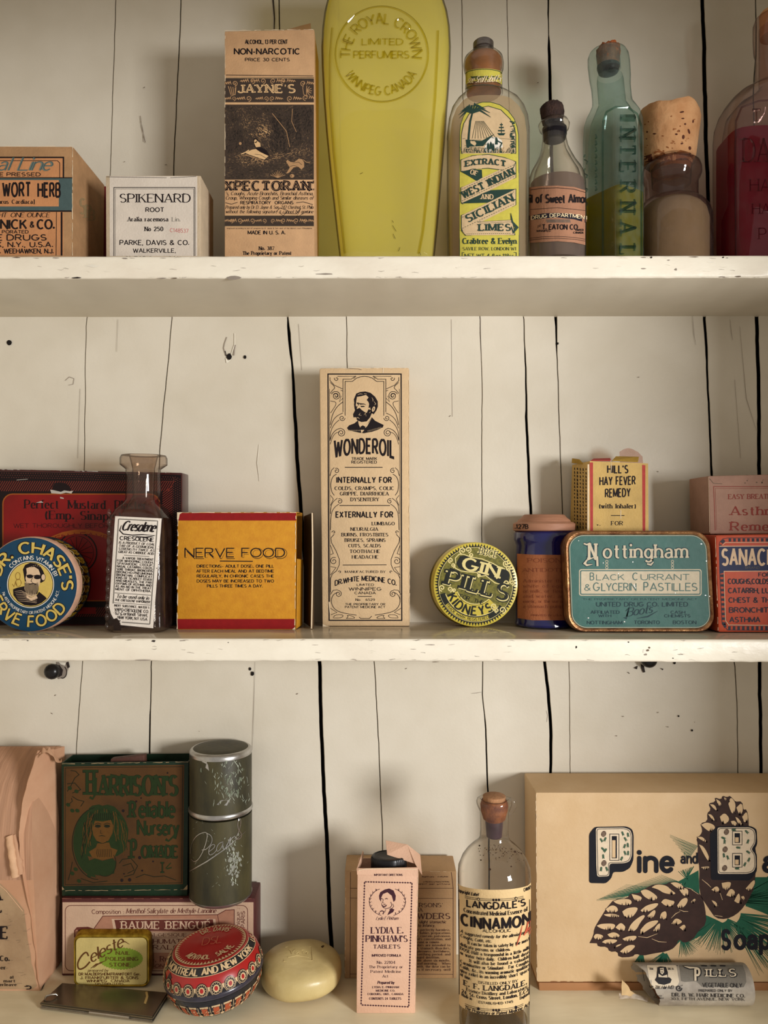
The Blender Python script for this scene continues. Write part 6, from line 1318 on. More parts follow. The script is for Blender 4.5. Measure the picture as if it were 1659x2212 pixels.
for a, b in zip(allr, allr[1:]):
    for i in range(nx): f = bm.faces.new((a[i], a[i + 1], b[i + 1], b[i])); f.material_index = 1 if a in R[3:] else 0
for i in range(nx): bm.faces.new((Bk[1][i], Bk[1][i + 1], R[0][i + 1], R[0][i]))
bm.faces.new([r[0] for r in allr]); bm.faces.new([r[-1] for r in allr][::-1])
for v in bm.verts[:0]: pass
bmesh.ops.delete(bm, geom=[v for v in bm.verts if not v.link_faces], context='VERTS')
pb = auto_smooth(link_bm('package_body', bm, [kp, kp2], t), 50)
# folded end: large flap of paper rising past the top, leaning
def endf(u, v):   # u 0 front .. 1 back, v 0 bottom .. 1 top
    pf_ = [(86, 2142), (76, 2060), (62, 1960), (48, 1880), (40, 1800), (50, 1740), (62, 1680), (82, 1622)]; pb_ = [(92, 2139), (126, 2090), (127, 1980), (128, 1900), (127, 1810), (126, 1740), (124, 1670), (118, 1618)]
    k = v * 7; i = min(6, int(k)); f_ = k - i
    a = (pf_[i][0] + (pf_[i + 1][0] - pf_[i][0]) * f_, pf_[i][1] + (pf_[i + 1][1] - pf_[i][1]) * f_); b = (pb_[i][0] + (pb_[i + 1][0] - pb_[i][0]) * f_, pb_[i][1] + (pb_[i + 1][1] - pb_[i][1]) * f_)
    pa = P(a[0], a[1], Yp - .0008 + .012 * max(0, v - .55)); pb2 = P(b[0], b[1], .516 if v > .1 else Y3(2139) + .0005 + v * .24 * 1.2); q = pa.lerp(pb2, u)
    w_ = noise.noise(q * 70) * .0012 + noise.noise(q * 200) * .0004; q.y += w_; q.x += w_ * .6
    if q.z < Z3 + .0006: q.z = Z3 + .0006
    return q
grid_surf('end_fold', t, kp, endf, 16, 40, .0014, Vector((-.5, .8, 0)).normalized())
def topf(u, v):
    a = P(82 + 50 * u, 1636 - 16 * math.sin(math.pi * min(1, u * 1.25)) + 12 * u + 5 * v * math.sin(u * 22), .490 + .02 * u + v * .004); a.z += .0022 * v; return a + noise.noise_vector(a * 300) * .0009
grid_surf('torn_edge', t, kp, topf, 18, 3, .0007)
ridge_ = mat('paper_roll', (222, 178, 140), .7, .1, 90, .4)
A = Art(); pp_ = on_surf([pb], .00012)
A.poly(lpap, [(-40, 1898), (0, 1908), (18, 1925), (36, 1944), (52, 1966), (56, 1996), (60, 2030), (66, 2060), (68, 2080), (74, 2100), (80, 2130), (70, 2137), (-40, 2136)], 1, 8)
A.line(ridge_, [(0, 1912), (14, 1924), (32, 1946), (50, 1968)], 1.6, 3)
def pt(s_, x1, y, h, st, x0): A.text(black, s_, x0, y, h, x1, st, 4)
pt('A', 5, 1944, 18, 'slab', -12); pt('L', 6, 1970, 20, 'slab', -12); pt('E', 19, 2027, 26, 'sbold', 0); pt('Co.', 22, 2075, 11, 'sbold', 0); pt('er', 14, 2093, 7.5, 'sbold', 2); pt('at', 31, 2113, 6.5, 'sbold', 22); pt('mart', 34, 2121, 6, 'sbold', 9); pt('erleave', 37, 2129, 6, 'sbold', 0); pt('R', 70, 2142, 13, 'slab', 56)
for _ in range(24): x, y = random.uniform(-10, 60), random.uniform(1950, 2130); A.line(chipm, [(x, y), (x + random.uniform(4, 12), y - random.uniform(-2, 4))], .5, 3, taper=True)
A.build('label', t, pp_, clipx=(-60, 84))
rp_ = []
for k in range(15): q_ = P(21 + k * .95 + .8 * math.sin(k * 1.7), 1806 + k * 6.2, Yp - .0012 + .004 * max(0, 8 - k) / 8); rp_.append(q_)
tube('paper_roll', rp_, .0026, ridge_, t, 12)
rp_ = [P(33 + k * .9 + .8 * math.sin(k * 2.3), 1803 + k * 6.4, Yp - .0002 + .004 * max(0, 8 - k) / 8) for k in range(14)]
crumple(tube('paper_roll', rp_, .0021, kp, t, 12), .0004, 900)
A = Art()
for k in range(26): x = -4 + k * 2.4; A.line(ink('kraft_rib', (158, 112, 84)), [(x + 10, 1640), (x + 4, 1700), (x + 1, 1780), (x, 1880)], .8, 1) if x < 44 else None


# ---------------------------------------------------------------- maroon balm carton
t = thing('carton', 'wide maroon balm carton with drawn ointment tube, lying under the green tin and cylinder', 'box', (P(340, 2107, .515).x, .517, Z3))
Yq = Y3(2108); mar = mat('maroon_carton', (84, 38, 36), .5, .14, 90, .2); blab = paper('balm_label', (196, 164, 138), .06, .7, 60); bp_k = ink('balm_brown', (96, 46, 38)); bpl = ink('balm_tint', (168, 120, 96))
YBq = .5295
fr = [P(133, 1940, Yq), P(551, 1940, Yq), P(551, 2108, Yq), P(133, 2108, Yq)]
btop = fr[0].z
solid_box('carton_body', t, mar, [(133, 1940), (551, 1940), (551, 2108), (133, 2108)], Yq, YBq - Yq, .001)
A = Art(); pf = on_plane(Yq); A.rect(blab, 135, 1949, 547.5, 2103, 1); A.box(bp_k, 141, 1956, 535, 2097, 1.4, 2, 12)
A.text(bp_k, 'Composition :', 198, 1974, 9, 268, 'sans', 3); A.text(bp_k, 'Menthol-Salicylate de Methyle-Lanoline', 272, 1973, 10, 467, 'ital', 3, wt=1.2, y1=1972)
A.poly(bpl, [(203, 2006), (222, 1980), (232, 1978), (470, 1977), (488, 1966), (505, 1966), (505, 2070), (488, 2068), (474, 2050), (222, 2052), (203, 2026)], 2); A.line(bp_k, [(203, 2006), (222, 1979), (470, 1976), (488, 1966), (506, 1965), (506, 2095)], 1.5, 3); A.line(bp_k, [(470, 1976), (474, 2000), (474, 2060), (472, 2095)], 1.1, 3)
A.poly(bp_k, [(160, 2010), (166, 2003), (190, 2002), (203, 2006), (203, 2026), (166, 2030), (160, 2024)], 3); A.ell(bpl, 166, 2016, 4, 8, 4, 12)
A.poly(blab, [(241, 1985), (465, 1985), (470, 2012), (246, 2012)], 3); A.poly(bp_k, [(247, 1987), (460, 1986), (463, 2011), (252, 2011)], 4)
A.text(bp_k, 'BAUME BENGUE', 261, 2007, 17, 455, 'slab', 5, out=2); A.text(blab, 'BAUME BENGUE', 261, 2006.5, 16, 454, 'slab', 6, wt=.85); A.line(blab, [(447, 1988), (453, 1984.5)], 2, 7)
A.poly(blab, [(250, 2014), (470, 2013), (470, 2054), (250, 2055)], 3)
A.text(bp_k, 'ANALGESIQUE', 300, 2023, 7, 403, 'serif', 5, wt=1.2); A.line(bp_k, [(330, 2026), (385, 2026)], .8, 4); A.text(bp_k, 'GOUTTE RHUMATISMES', 240, 2038, 9, 440, 'serif', 5, wt=1.5); A.text(bp_k, 'NEVRALGIES', 285, 2051, 9.5, 420, 'serif', 5, wt=1.5)
A.poly(bpl, [(330, 2058), (470, 2058), (470, 2094), (330, 2094)], 2); A.text(bp_k, '16, Rue Ballu', 318, 2077, 11, 415, 'serif', 5, wt=1.2); A.text(bp_k, 'MAISON DE VENTE', 300, 2090, 7, 430, 'bital', 5)
A.rtext(bp_k, 'Adr. Telegraphique :', 518, 2092, -90, 130, 8, 'ital', 5, 1.1); A.rtext(bp_k, 'DALYLE-PARIS', 529, 2060, -90, 92, 8, 'sans', 5, 1.1)
wear(A, ink('maroon_wear', (150, 92, 74)), (134, 1941), (550, 1941), 1, 4, gap=.5)
A.build('printed_label', t, pf)

# ---------------------------------------------------------------- green pomade box on the balm carton
Yg = Yq + .0025
pyb = HY + (CZ - btop) * F / Yg
t = thing('box', 'open square green and brown pomade box with a long-haired girl, on the maroon carton', 'box', (P(270, 1930, .518).x, .517, btop))
gb = mat('dark_green_box', (18, 42, 24), .5, .2, 60, .2); brn = mat('tarnished_brown_face', (84, 53, 16), .75, .2, 26, .2, rgb2=(62, 38, 12)); ggr = ink('pomade_green', (30, 46, 18), .5); gdk = ink('pomade_dark', (24, 27, 12), .5); ghi = ink('pomade_tan', (92, 60, 22), .5)
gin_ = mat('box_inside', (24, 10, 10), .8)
solid_box('box_body', t, [gb], [(132, 1648), (408, 1645), (405, pyb), (133, pyb)], Yg, .5275 - Yg, .0009, skip='top', thick=.0009)
link_bm('dark_box_fill', hexa([P(138, 1654, Yg + .0014), P(402, 1652, Yg + .0014), P(400, 1700, Yg + .0014), P(138, 1700, Yg + .0014)], [P(142, 1660, .5262), P(402, 1660, .5262), P(402, 1700, .5262), P(142, 1700, .5262)]), gin_, t).hide_render = False  # solid near-black block filling the open box below its rim
wood = mat('dark_bar', (92, 58, 48), .6, .2, 120, .3)
o = solid_box('soap_bar', None, wood, [(238, 1640), (312, 1631), (313, 1664), (238, 1664)], .513, .006, .0012); tag(o, 'dark brown block poking out of the open green pomade box', 'bar')
A = Art(); pf = on_plane(Yg); A.poly(brn, [(138, 1656), (398, 1652), (395, 1910), (138, 1914)], 1); A.line(gdk, [(141, 1659), (395, 1656), (392, 1907), (141, 1911)], 1.2, 2, True)
q = zm(120, 1630, 5.53)
def gt(s_, x0, x1, y, h, st='serif', wt=1.5, y1=None): A.text(gdk, s_, x0, y, h, x1, 'sans' if s_[0].islower() or s_ == 'Nursery' else st, 4, wt=wt * (.8 if s_[0].islower() or s_ == 'Nursery' else 1), out=1.5, y1=y1); A.text(ggr, s_, x0, y, h, x1, 'sans' if s_[0].islower() or s_ == 'Nursery' else st, 6, wt=wt * (.8 if s_[0].islower() or s_ == 'Nursery' else 1), y1=y1)
gt('H', 182, 209, 1717, 54); gt("ARRISON'S", 210, 386, 1718, 42, wt=1.3)
A.line(ggr, [(207, 1680), (206, 1715), (200, 1726), (194, 1722)], [5, 5, 3, 6], 5); A.line(ggr, [(246, 1695), (254, 1714), (264, 1720), (268, 1716)], [4, 4, 3, 5], 5)
gt('R', 277, 296, 1766, 34); gt('eliable', 299, 379, 1765, 34, wt=1.3); gt('Nursery', 296, 387, 1803, 30, wt=1.3); A.line(ggr, [(386, 1782), (376, 1806), (364, 1817), (358, 1813)], [3, 4, 3, 6], 5)
gt('P', 279, 298, 1854, 40); gt('OMADE', 304, 385, 1853, 26, wt=1.3); gt('1', 347, 354, 1886, 24); A.line(ggr, [(358, 1876), (369, 1864)], 2, 5); A.line(ggr, [(360, 1877), (371, 1874)], 2.6, 5)
A.arc(gdk, 212, 1822, 56, 78, 90, 262, 1.6, 4); A.poly(ggr, ellpts(212, 1820, 54, 76, 95, 250, 20) + q([(420, 640), (380, 760), (370, 900), (330, 1080)]), 2)
A.poly(ggr, q([(400, 640), (440, 610), (520, 596), (560, 612), (620, 598), (700, 620), (770, 690), (840, 800), (870, 900), (860, 1010), (830, 1150), (740, 1210), (640, 1230), (420, 1220), (320, 1200), (310, 1080), (370, 960), (390, 800)]), 3)
A.poly(ghi, q([(470, 790), (440, 880), (450, 960), (490, 1030), (560, 1060), (630, 1030), (680, 940), (690, 850), (660, 780), (560, 800)]), 6); A.poly(ghi, q([(500, 1060), (640, 1050), (660, 1110), (740, 1140), (700, 1230), (560, 1260), (440, 1230), (400, 1160), (480, 1110)]), 5)
A.poly(ggr, q([(350, 1290), (470, 1240), (560, 1270), (680, 1240), (720, 1280), (700, 1420), (600, 1450), (480, 1440), (400, 1380)]), 4); A.arc(gdk, *q([(590, 1300)])[0], 24, 28, -40, 120, 1.2, 5)
for x in (505, 615): A.ell(gdk, *q([(x, 855)])[0], 6.5, 3.4, 7, 12); A.line(gdk, q([(x - 40, 835), (x, 818), (x + 40, 832)]), 1.3, 7)
A.line(gdk, q([(540, 900), (535, 940), (560, 942)]), .9, 7); A.line(gdk, q([(515, 975), (550, 968), (595, 976)]), 1.8, 7, taper=True); A.arc(gdk, *q([(555, 1000)])[0], 13, 11, 30, 150, 1, 7)
for k in range(11): A.line(gdk, q([(440 + k * 24, 700), (430 + k * 26, 740), (445 + k * 22, 785)]), 1.3, 7)
for k in range(46):
    sx = -1 if k % 2 else 1; u_ = random.random(); x0 = (450 - u_ * 110) if sx < 0 else (690 + u_ * 150); y0 = 700 + u_ * 120; ph = random.random() * 6; ln = random.randint(6, 10)
    if k < 14: x0 = 400 + k * 26; y0 = 640 + abs(k - 6.5) * 8; pts = [(x0 + (x0 - 560) * .04 * j, y0 + j * 14) for j in range(4)]
    else: pts = [(x0 + sx * j * 4 + 10 * math.sin(j * 1.3 + ph), y0 + j * 48) for j in range(ln)]
    A.line((ghi, gdk, ggr, ghi)[k % 4], q(smooth_(pts, 1)), random.uniform(.7, 1.4), 5.5 if k >= 14 else 7)
for k in range(9): A.line(gdk, q([(500 + k * 20, 1130), (490 + k * 22, 1180), (505 + k * 20, 1225)]), .8, 7)
for pts in ([(180, 190), (240, 200), (280, 240), (230, 280), (180, 380), (140, 440)], [(200, 500), (260, 540), (340, 560), (300, 620)], [(150, 600), (200, 560), (190, 520)], [(200, 1280), (180, 1400), (150, 1500)], [(300, 1480), (450, 1530), (620, 1510)], [(760, 1300), (800, 1250), (900, 1240), (980, 1330), (930, 1430), (820, 1460)], [(800, 1330), (900, 1300), (940, 1380), (860, 1420)], [(960, 1470), (1060, 1430), (1180, 1460), (1300, 1450), (1440, 1500)], [(140, 350), (230, 340), (300, 420), (200, 460)]): A.line(gdk, q(pts), 1.5, 3)
for x, y in ((150, 600), (200, 670), (260, 670), (240, 1370), (200, 1420), (400, 1450), (280, 1510), (170, 400), (250, 440)): A.ell(ggr, *q([(x, y)])[0], 5, 4, 4, 9, 30)
for x, y, r in ((808, 672, 3), (1338, 220, 1.8), (965, 560, 2), (1103, 600, 1.8), (1005, 1232, 3.4), (1165, 1277, 1.8), (1035, 1387, 2), (792, 1502, 3.4), (885, 1497, 3.6), (1022, 520, 1.6), (818, 1425, 1.6)): A.ell(black, *q([(x, y)])[0], r, r * 1.1, 7, 8)
for a, b, w_ in (((134, 1650), (407, 1646), 1.6), ((134, 1924), (404, 1922), 1.4)): wear(A, ink('dull_wear', (150, 128, 96)), a, b, w_, 6)
A.poly(ink('dull_wear', (150, 128, 96)), [(396, 1921), (405, 1911), (405, 1921)], 7); A.poly(ink('dull_wear', (150, 128, 96)), [(134, 1915), (139, 1921), (134, 1923)], 7)
A.build('printed_face', t, pf)

# ---------------------------------------------------------------- olive tin cylinder
Yc = .5105; t = thing('canister', 'olive tin cylinder with scratched lid and flowing script name, on the maroon carton', 'tin', (P(477, 1935, Yc).x, Yc, btop))
ol = mat('olive_enamel', (76, 70, 44), .5, .25, 60, .2, rgb2=(44, 42, 30), stretch=(1, 1, .3)); alu = mat('bare_aluminium', (190, 188, 184), .28, .12, 160, metal=.9)
cb_ = HY + (CZ - btop) * F / Yc
def rr(py, r): return (py, 477 - r, 477 + r)
body = bottle('canister_body', t, ol, [rr(cb_ - 2, 62), rr(cb_ - 6, 66), rr(1752, 66.5)], Yc, 64)
bottle('foot_rim', t, alu, [rr(cb_, 58), rr(cb_ - .5, 63), rr(cb_ - 4, 66.5), rr(cb_ - 8, 67)], Yc, 64)
lidc = bottle('lid', t, ol, [rr(1740, 66), rr(1626, 66), rr(1616, 62), rr(1613.4, 58), rr(1611.5, 40), rr(1611, 20)], Yc, 64)
bottle('lid_rim', t, alu, [rr(1748, 66.8), rr(1744.5, 68.6), rr(1741, 68.6), rr(1738, 66.6)], Yc, 64)
bottle('shoulder_rim', t, alu, [rr(1626, 66.2), rr(1621, 66.4), rr(1616, 64.6), rr(1613.6, 61), rr(1613.4, 58.5), rr(1615, 57)], Yc, 64, cap0=False, cap1=False)
A = Art(5); bsf = on_surf([body, lidc], .0001); random.seed(31)
scr = ink('bare_scratch', (172, 178, 160), .4)
qs = zm(0, 1560, 2.676)
for pts in ([(1106, 790), (1130, 812), (1165, 770), (1192, 700), (1202, 645), (1185, 632), (1135, 655), (1106, 710), (1104, 760)], [(1195, 640), (1225, 655), (1228, 695), (1195, 735), (1168, 738)], [(1205, 750), (1240, 725), (1243, 704), (1220, 708), (1205, 745), (1212, 770), (1237, 758), (1255, 733)],
    [(1290, 690), (1262, 700), (1248, 738), (1262, 748), (1285, 715), (1290, 688), (1285, 728), (1298, 734), (1314, 706)], [(1308, 712), (1322, 690), (1334, 655), (1326, 705)], [(1328, 690), (1342, 664), (1356, 660)], [(1356, 672), (1376, 640), (1392, 580), (1386, 552), (1370, 580), (1376, 620), (1398, 650), (1386, 674), (1360, 676)]):
    A.line(alu, qs(smooth_(pts, 2)), 1.5, 3)
A.line(alu, qs([(1098, 862), (1200, 802), (1300, 732), (1415, 632)]), [2, 2.4, 2, .7], 3)
for _ in range(46):   # worn through patches
    x, y = random.gauss(503, 7), random.gauss(1866, 22); n_ = 7; rr_w = random.uniform(1, 4.5); A.poly(ink('worn_metal', (134, 134, 124), .45), [(x + rr_w * random.uniform(.4, 1) * math.cos(k * .9), y + 1.7 * rr_w * random.uniform(.4, 1) * math.sin(k * .9)) for k in range(n_)], 1 + random.random())
for _ in range(50):
    x, y = random.gauss(497, 16), random.gauss(1690, 20); rr_w = random.uniform(.8, 3); A.poly(ink('worn_dull', (104, 110, 92), .5), [(x + rr_w * random.uniform(.4, 1) * math.cos(k * .9), y + 2.6 * rr_w * random.uniform(.4, 1) * math.sin(k * .9)) for k in range(7)], 1 + random.random())
for _ in range(90):
    x = random.gauss(500, 20); y = random.uniform(1642, 1735); A.line(scr, [(x, y), (x + random.uniform(-5, 5), y + random.uniform(2, 11))], random.uniform(.4, 1.3), 2, taper=True)
for _ in range(60):
    x = random.gauss(503, 9); y = random.gauss(1862, 28); A.line(scr, [(x, y), (x + random.uniform(-3, 3), y + random.uniform(2, 8))], random.uniform(.6, 2.4), 2, taper=True)
for _ in range(40): x = random.uniform(416, 540); y = random.uniform(1760, 1920); A.line(scr, [(x, y), (x + random.uniform(-4, 4), y + random.uniform(1, 5))], .5, 2, taper=True)
A.poly(alu, [(436, 1645), (448, 1643), (452, 1665), (444, 1658), (446, 1650)], 2); A.poly(alu, [(468, 1738), (478, 1728), (496, 1728), (490, 1740)], 2)
A.build('scratch', t, bsf, kind='stuff')

# ---------------------------------------------------------------- celeste nail stone tin, leaning
t = thing('tin', 'small gilt nail polishing stone tin with green oval, leaning against the maroon carton', 'tin', (P(242, 2133, .50).x, .50, Z3))
gilt = mat('gilt_tin', (176, 146, 48), .3, .2, 200, metal=.75, rgb2=(120, 92, 22)); cface = paper('tin_cream_face', (196, 176, 110), .08, .45); gov = ink('leaf_green', (122, 146, 44), .45)
Yb_ = Y3(2134)
def lean(x, y, dY=0.0):   # face leans back: depth grows upward
    Yt = Yb_ - .0008 + (2133 - y) * .000075; return P(x, y, Yt + dY)
def rl(ins, d, r=16, up=0):
    pts = rrect(158 + ins, 2020 + ins, 323 - ins, 2133 - ins, max(3, r - ins), 7); out = []
    for x, y in pts: p = lean(x, y); out.append(p + Vector((0, d, d * .28)))
    return out
auto_smooth(link_bm('lid', loft([rl(5, .0010, up=0), rl(3.5, 0), rl(1.5, .0001), rl(0, .0012), rl(0, .005)]), gilt, t), 45)
auto_smooth(link_bm('tin_base', loft([rl(1.5, .005), rl(1.5, .0108), rl(3, .0115)]), mat('dull_gilt', (140, 112, 38), .35, .2, 200, metal=.6), t), 45)
def lf(x, y, lv): return lean(x, y) + Vector((0, .0003 - .00006 * lv, 0))
A = Art(); A.poly(cface, rrect(164, 2026, 317, 2127, 11), 1); A.ell(gov, 261, 2071, 46, 23, 2, 40)
for k in range(44): a = k * .1428; A.ell(gov, 261 + 46 * math.cos(a), 2071 + 23 * math.sin(a), 2, 1.6, 2.5, 6)
bk = ink('tin_brown_print', (92, 56, 22), .4); A.rtext(bk, 'eleste', 196, 2080, -27, 82, 24, 'script', 5, 1.2); A.line(bk, qs(smooth_([(512, 1352), (500, 1325), (470, 1350), (446, 1395), (455, 1432), (490, 1420), (520, 1385)], 2)), 3.2, 5); A.line(bk, qs([(540, 1420), (580, 1390), (610, 1380)]), 2, 5, taper=True); A.line(bk, [(196, 2092), (208, 2083), (222, 2080)], [.6, 3, .6], 5); A.line(bk, [(262, 2036), (270, 2034), (280, 2040)], [2.5, 2, .6], 5)
A.text(bk, 'NAIL', 250, 2062, 7, 281, 'sbold', 6); A.text(bk, 'POLISHING', 228, 2075, 7.5, 299, 'sbold', 6); A.text(bk, 'STONE', 236, 2087.5, 7.5, 283, 'sbold', 6)
A.text(bk, 'prepared by', 190, 2099, 6, 234, 'ital', 5); A.text(bk, 'DR M.ALBERSHEIM.FRANKFORT Ger.', 170, 2107, 5.5, 303, 'bold', 5); A.text(bk, 'J. FRANKFURTER & SONS', 173, 2115, 5.8, 299, 'bold', 5); A.text(bk, 'WINNIPEG  CANADA', 187, 2121.5, 5, 280, 'bold', 5); A.text(bk, 'DISTRIBUTERS', 206, 2127, 4, 267, 'bold', 5)
A.build('lid_print', t, lf)

# ---------------------------------------------------------------- flat metal case
t = thing('metal_case', 'flat nickel plated pocket case lying askew in front of the gilt tin', 'case', (P(224, 2165, .48).x, .487, Z3))
nick = mat('nickel_plate', (132, 122, 104), .22, .12, 30, .1, metal=.85, stretch=(.3, 1, 1)); nickd = mat('nickel_edge', (176, 168, 156), .25, .1, 200, metal=.9)
zt_ = Z3 + .0042
def onz(x, y, z):
    d = ray(x, y); s_ = (z - CZ) / d.z; return Vector((0, 0, CZ)) + d * s_
topc = [onz(134, 2122, zt_), onz(364, 2143, zt_), onz(330, 2197, zt_), onz(85, 2166, zt_)]
botc = [Vector((v.x, v.y, Z3 + .0001)) for v in topc]; mid_ = [Vector((v.x, v.y, Z3 + .0019)) for v in topc]; mi2 = [Vector((v.x, v.y, Z3 + .0023)) for v in topc]
for nm, a, b, m_ in (('case_lid', topc, mi2, nick), ('case_base', mid_, botc, nickd)):
    bm = hexa(a, b); bmesh.ops.bevel(bm, geom=list(bm.edges), offset=.0006, segments=2, affect='EDGES'); auto_smooth(link_bm(nm, bm, m_, t), 50)
c0, c1 = (topc[3] * .55 + topc[2] * .45), (topc[3] * .2 + topc[2] * .8)
tube('hinge', [c0 + Vector((0, -.0002, -.0018)), c1 + Vector((0, -.0002, -.0018))], .0008, nickd, t)
tube('clasp', [onz(96, 2161, Z3 + .0045), onz(100, 2152, Z3 + .006), onz(110, 2148, Z3 + .0066), onz(120, 2147, Z3 + .006), onz(124, 2150, Z3 + .005)], .0007, nickd, t)
A = Art(); A.line(ink('case_scuff', (186, 156, 96), .4), [(316, 2142), (318, 2152), (313, 2168)], 5, 1); A.build('scuff', t, lambda x, y, lv: onz(x, y, zt_ + .00008 * lv))

# ---------------------------------------------------------------- menthol salve tin
Yc = .4785; t = thing('tin', 'round bulging red and black menthol salve tin, tilted, at the front of the bottom shelf', 'tin', (P(462, 2200, Yc).x, Yc, Z3))
tr_, tb = mat('salve_red', (168, 34, 32), .3, .08, 60, coat=.4), mat('salve_black', (34, 32, 36), .3, .2, 200, coat=.3); tcream2 = ink('salve_cream', (212, 182, 140), .4); tpl = mat('salve_plum', (58, 54, 66), .28, .2, 120, coat=.4)
c = P(462, 2107, Yc); Rw = 104 * Yc / F
tilt = Matrix.Rotation(math.radians(15), 4, 'Y') @ Matrix.Rotation(math.radians(7), 4, 'X')
tilt = Matrix.Rotation(math.radians(-7), 4, 'Y') @ Matrix.Rotation(math.radians(1.5), 4, 'X')
def srings(pr, N=72):
    out = []
    for r, h in pr:
        out.append([c + tilt @ Vector((Rw * r * math.cos(2 * math.pi * i / N), Rw * r * math.sin(2 * math.pi * i / N), Rw * h * .76)) for i in range(N)])
    return out
up_ = [(1.0, .02), (1.0, .10), (.985, .22), (.95, .36), (.90, .47), (.83, .57), (.77, .635), (.745, .65), (.73, .645), (.3, .67), (.05, .675)]
lo_ = [(.34, -.88), (.50, -.86), (.68, -.77), (.82, -.62), (.92, -.43), (.97, -.24), (.985, -.1), (.985, .02)]
zmin = min(v.z for r in srings(lo_) for v in r); c.z += Z3 - zmin + .0001
lidm = auto_smooth(link_bm('lid', loft(srings(up_)), tr_, t), 35); basem = auto_smooth(link_bm('tin_base', loft(srings(lo_)), tb, t), 35)
auto_smooth(link_bm('rolled_seam', loft(srings([(.98, -.12), (1.012, -.09), (1.02, -.04), (1.015, .02), (.99, .05)])), tpl, t), 60)
ts = on_surf([lidm, basem], .0001); tpo = c
def th_pt(r, h, a):   # point on tin to photo pixel; a degrees, 0 = towards the viewer, positive to the right
    a = math.radians(a - 90); v = c + tilt @ Vector((Rw * r * math.cos(a), Rw * r * math.sin(a), Rw * h * .76)); return (CX + v.x * F / v.y, HY + (CZ - v.z) * F / v.y)
def surf_r(h):
    pr = sorted(lo_ + up_[:8], key=lambda q_: q_[1])
    for (r0, h0), (r1, h1) in zip(pr, pr[1:]):
        if h0 <= h <= h1 and h1 > h0: return r0 + (r1 - r0) * (h - h0) / (h1 - h0)
    return pr[-1][0]
class Tin(Art):
    def band(s, m, h0, h1, a0, a1, lv=1, n=40):
        for i in range(n):
            for hh0, hh1 in [(h0 + (h1 - h0) * k / 2, h0 + (h1 - h0) * (k + 1) / 2) for k in range(2)]:
                A0, A1 = a0 + (a1 - a0) * i / n, a0 + (a1 - a0) * (i + 1) / n; s.add(m, lv, [th_pt(surf_r(hh0), hh0, A0), th_pt(surf_r(hh0), hh0, A1), th_pt(surf_r(hh1), hh1, A1), th_pt(surf_r(hh1), hh1, A0)])
    def disc(s, m, r0, r1, lv=1, n=60):
        for i in range(n): s.add(m, lv, [th_pt(r0, .69, 6 * i), th_pt(r1, .69, 6 * i), th_pt(r1, .69, 6 * i + 6), th_pt(r0, .69, 6 * i + 6)])
A = Tin()
A.band(tb, .47, .63, -100, 100, 1); A.band(tcream2, .463, .473, -100, 100, 2); A.band(tcream2, .622, .632, -100, 100, 2)
A.text(tcream2, 'CANADA   MONTREAL AND NEW YORK   U.S.A.', 0, 0, 20, 380, 'bold', 4, warp=lambda u, v: th_pt(surf_r(.495 + v / 20 * .105), .495 + v / 20 * .105, -118 + u * .63))
# top: saw tooth ring and lettering
for i in range(60):
    a = i * 6; A.add(tcream2, 2, [th_pt(.725, .65, a), th_pt(.725, .65, a + 6), th_pt(.635, .655, a + 3)])
A.text(tcream2, 'MENTHOL', 0, 0, 11, 60, 'bold', 4, warp=lambda u, v: th_pt(.57 - v / 11 * .15, .66, -50 + u * 1.02), wt=1)
A.text(tcream2, 'SALVE', 0, 0, 11, 44, 'bold', 4, warp=lambda u, v: th_pt(.57 - v / 11 * .15, .66, 24 + u * 1.05), wt=1)
A.text(tcream2, 'DR. DAVIS', 0, 0, 11, 60, 'black', 4, warp=lambda u, v: th_pt(.46 + v / 11 * .14, .66, 216 - u * 1.2), wt=.75)
gi = ink('salve_gold', (196, 112, 84), .4); mc = th_pt(0, .66, 0); A.rtext(gi, 'DSL', mc[0] - 20, mc[1] + 5, -8, 44, 15, 'script', 5, .8)
# cream band with medallions
A.band(tcream2, .04, .24, -100, 100, 1)
for k in range(13):
    a0 = -96 + k * 16
    def med(rx, rh, n=14): return [th_pt(surf_r(.18 + rh * math.sin(q_ * 2 * math.pi / n)), .18 + rh * math.sin(q_ * 2 * math.pi / n), a0 + rx * math.cos(q_ * 2 * math.pi / n)) for q_ in range(n)]
    A.add(tb, 3, med(6.9, .165)); A.add(tcream2, 4, med(6.2, .148)); A.add(tb, 5, med(5.5, .132)); A.add(tcream2, 6, med(3.6, .085)); A.add(tr_, 7, med(2, .055))
    for q_ in range(12):
        x_, h_ = a0 + 4.5 * math.cos(q_ * .5236), .18 + .108 * math.sin(q_ * .5236); A.add(tcream2, 6, [th_pt(surf_r(h_), h_, x_ - .5), th_pt(surf_r(h_ + .02), h_ + .02, x_), th_pt(surf_r(h_), h_, x_ + .5)])
    A.add(tb, 2, [th_pt(surf_r(.04), .04, a0 + 5), th_pt(surf_r(.04), .04, a0 + 11), th_pt(surf_r(.16), .16, a0 + 8)])
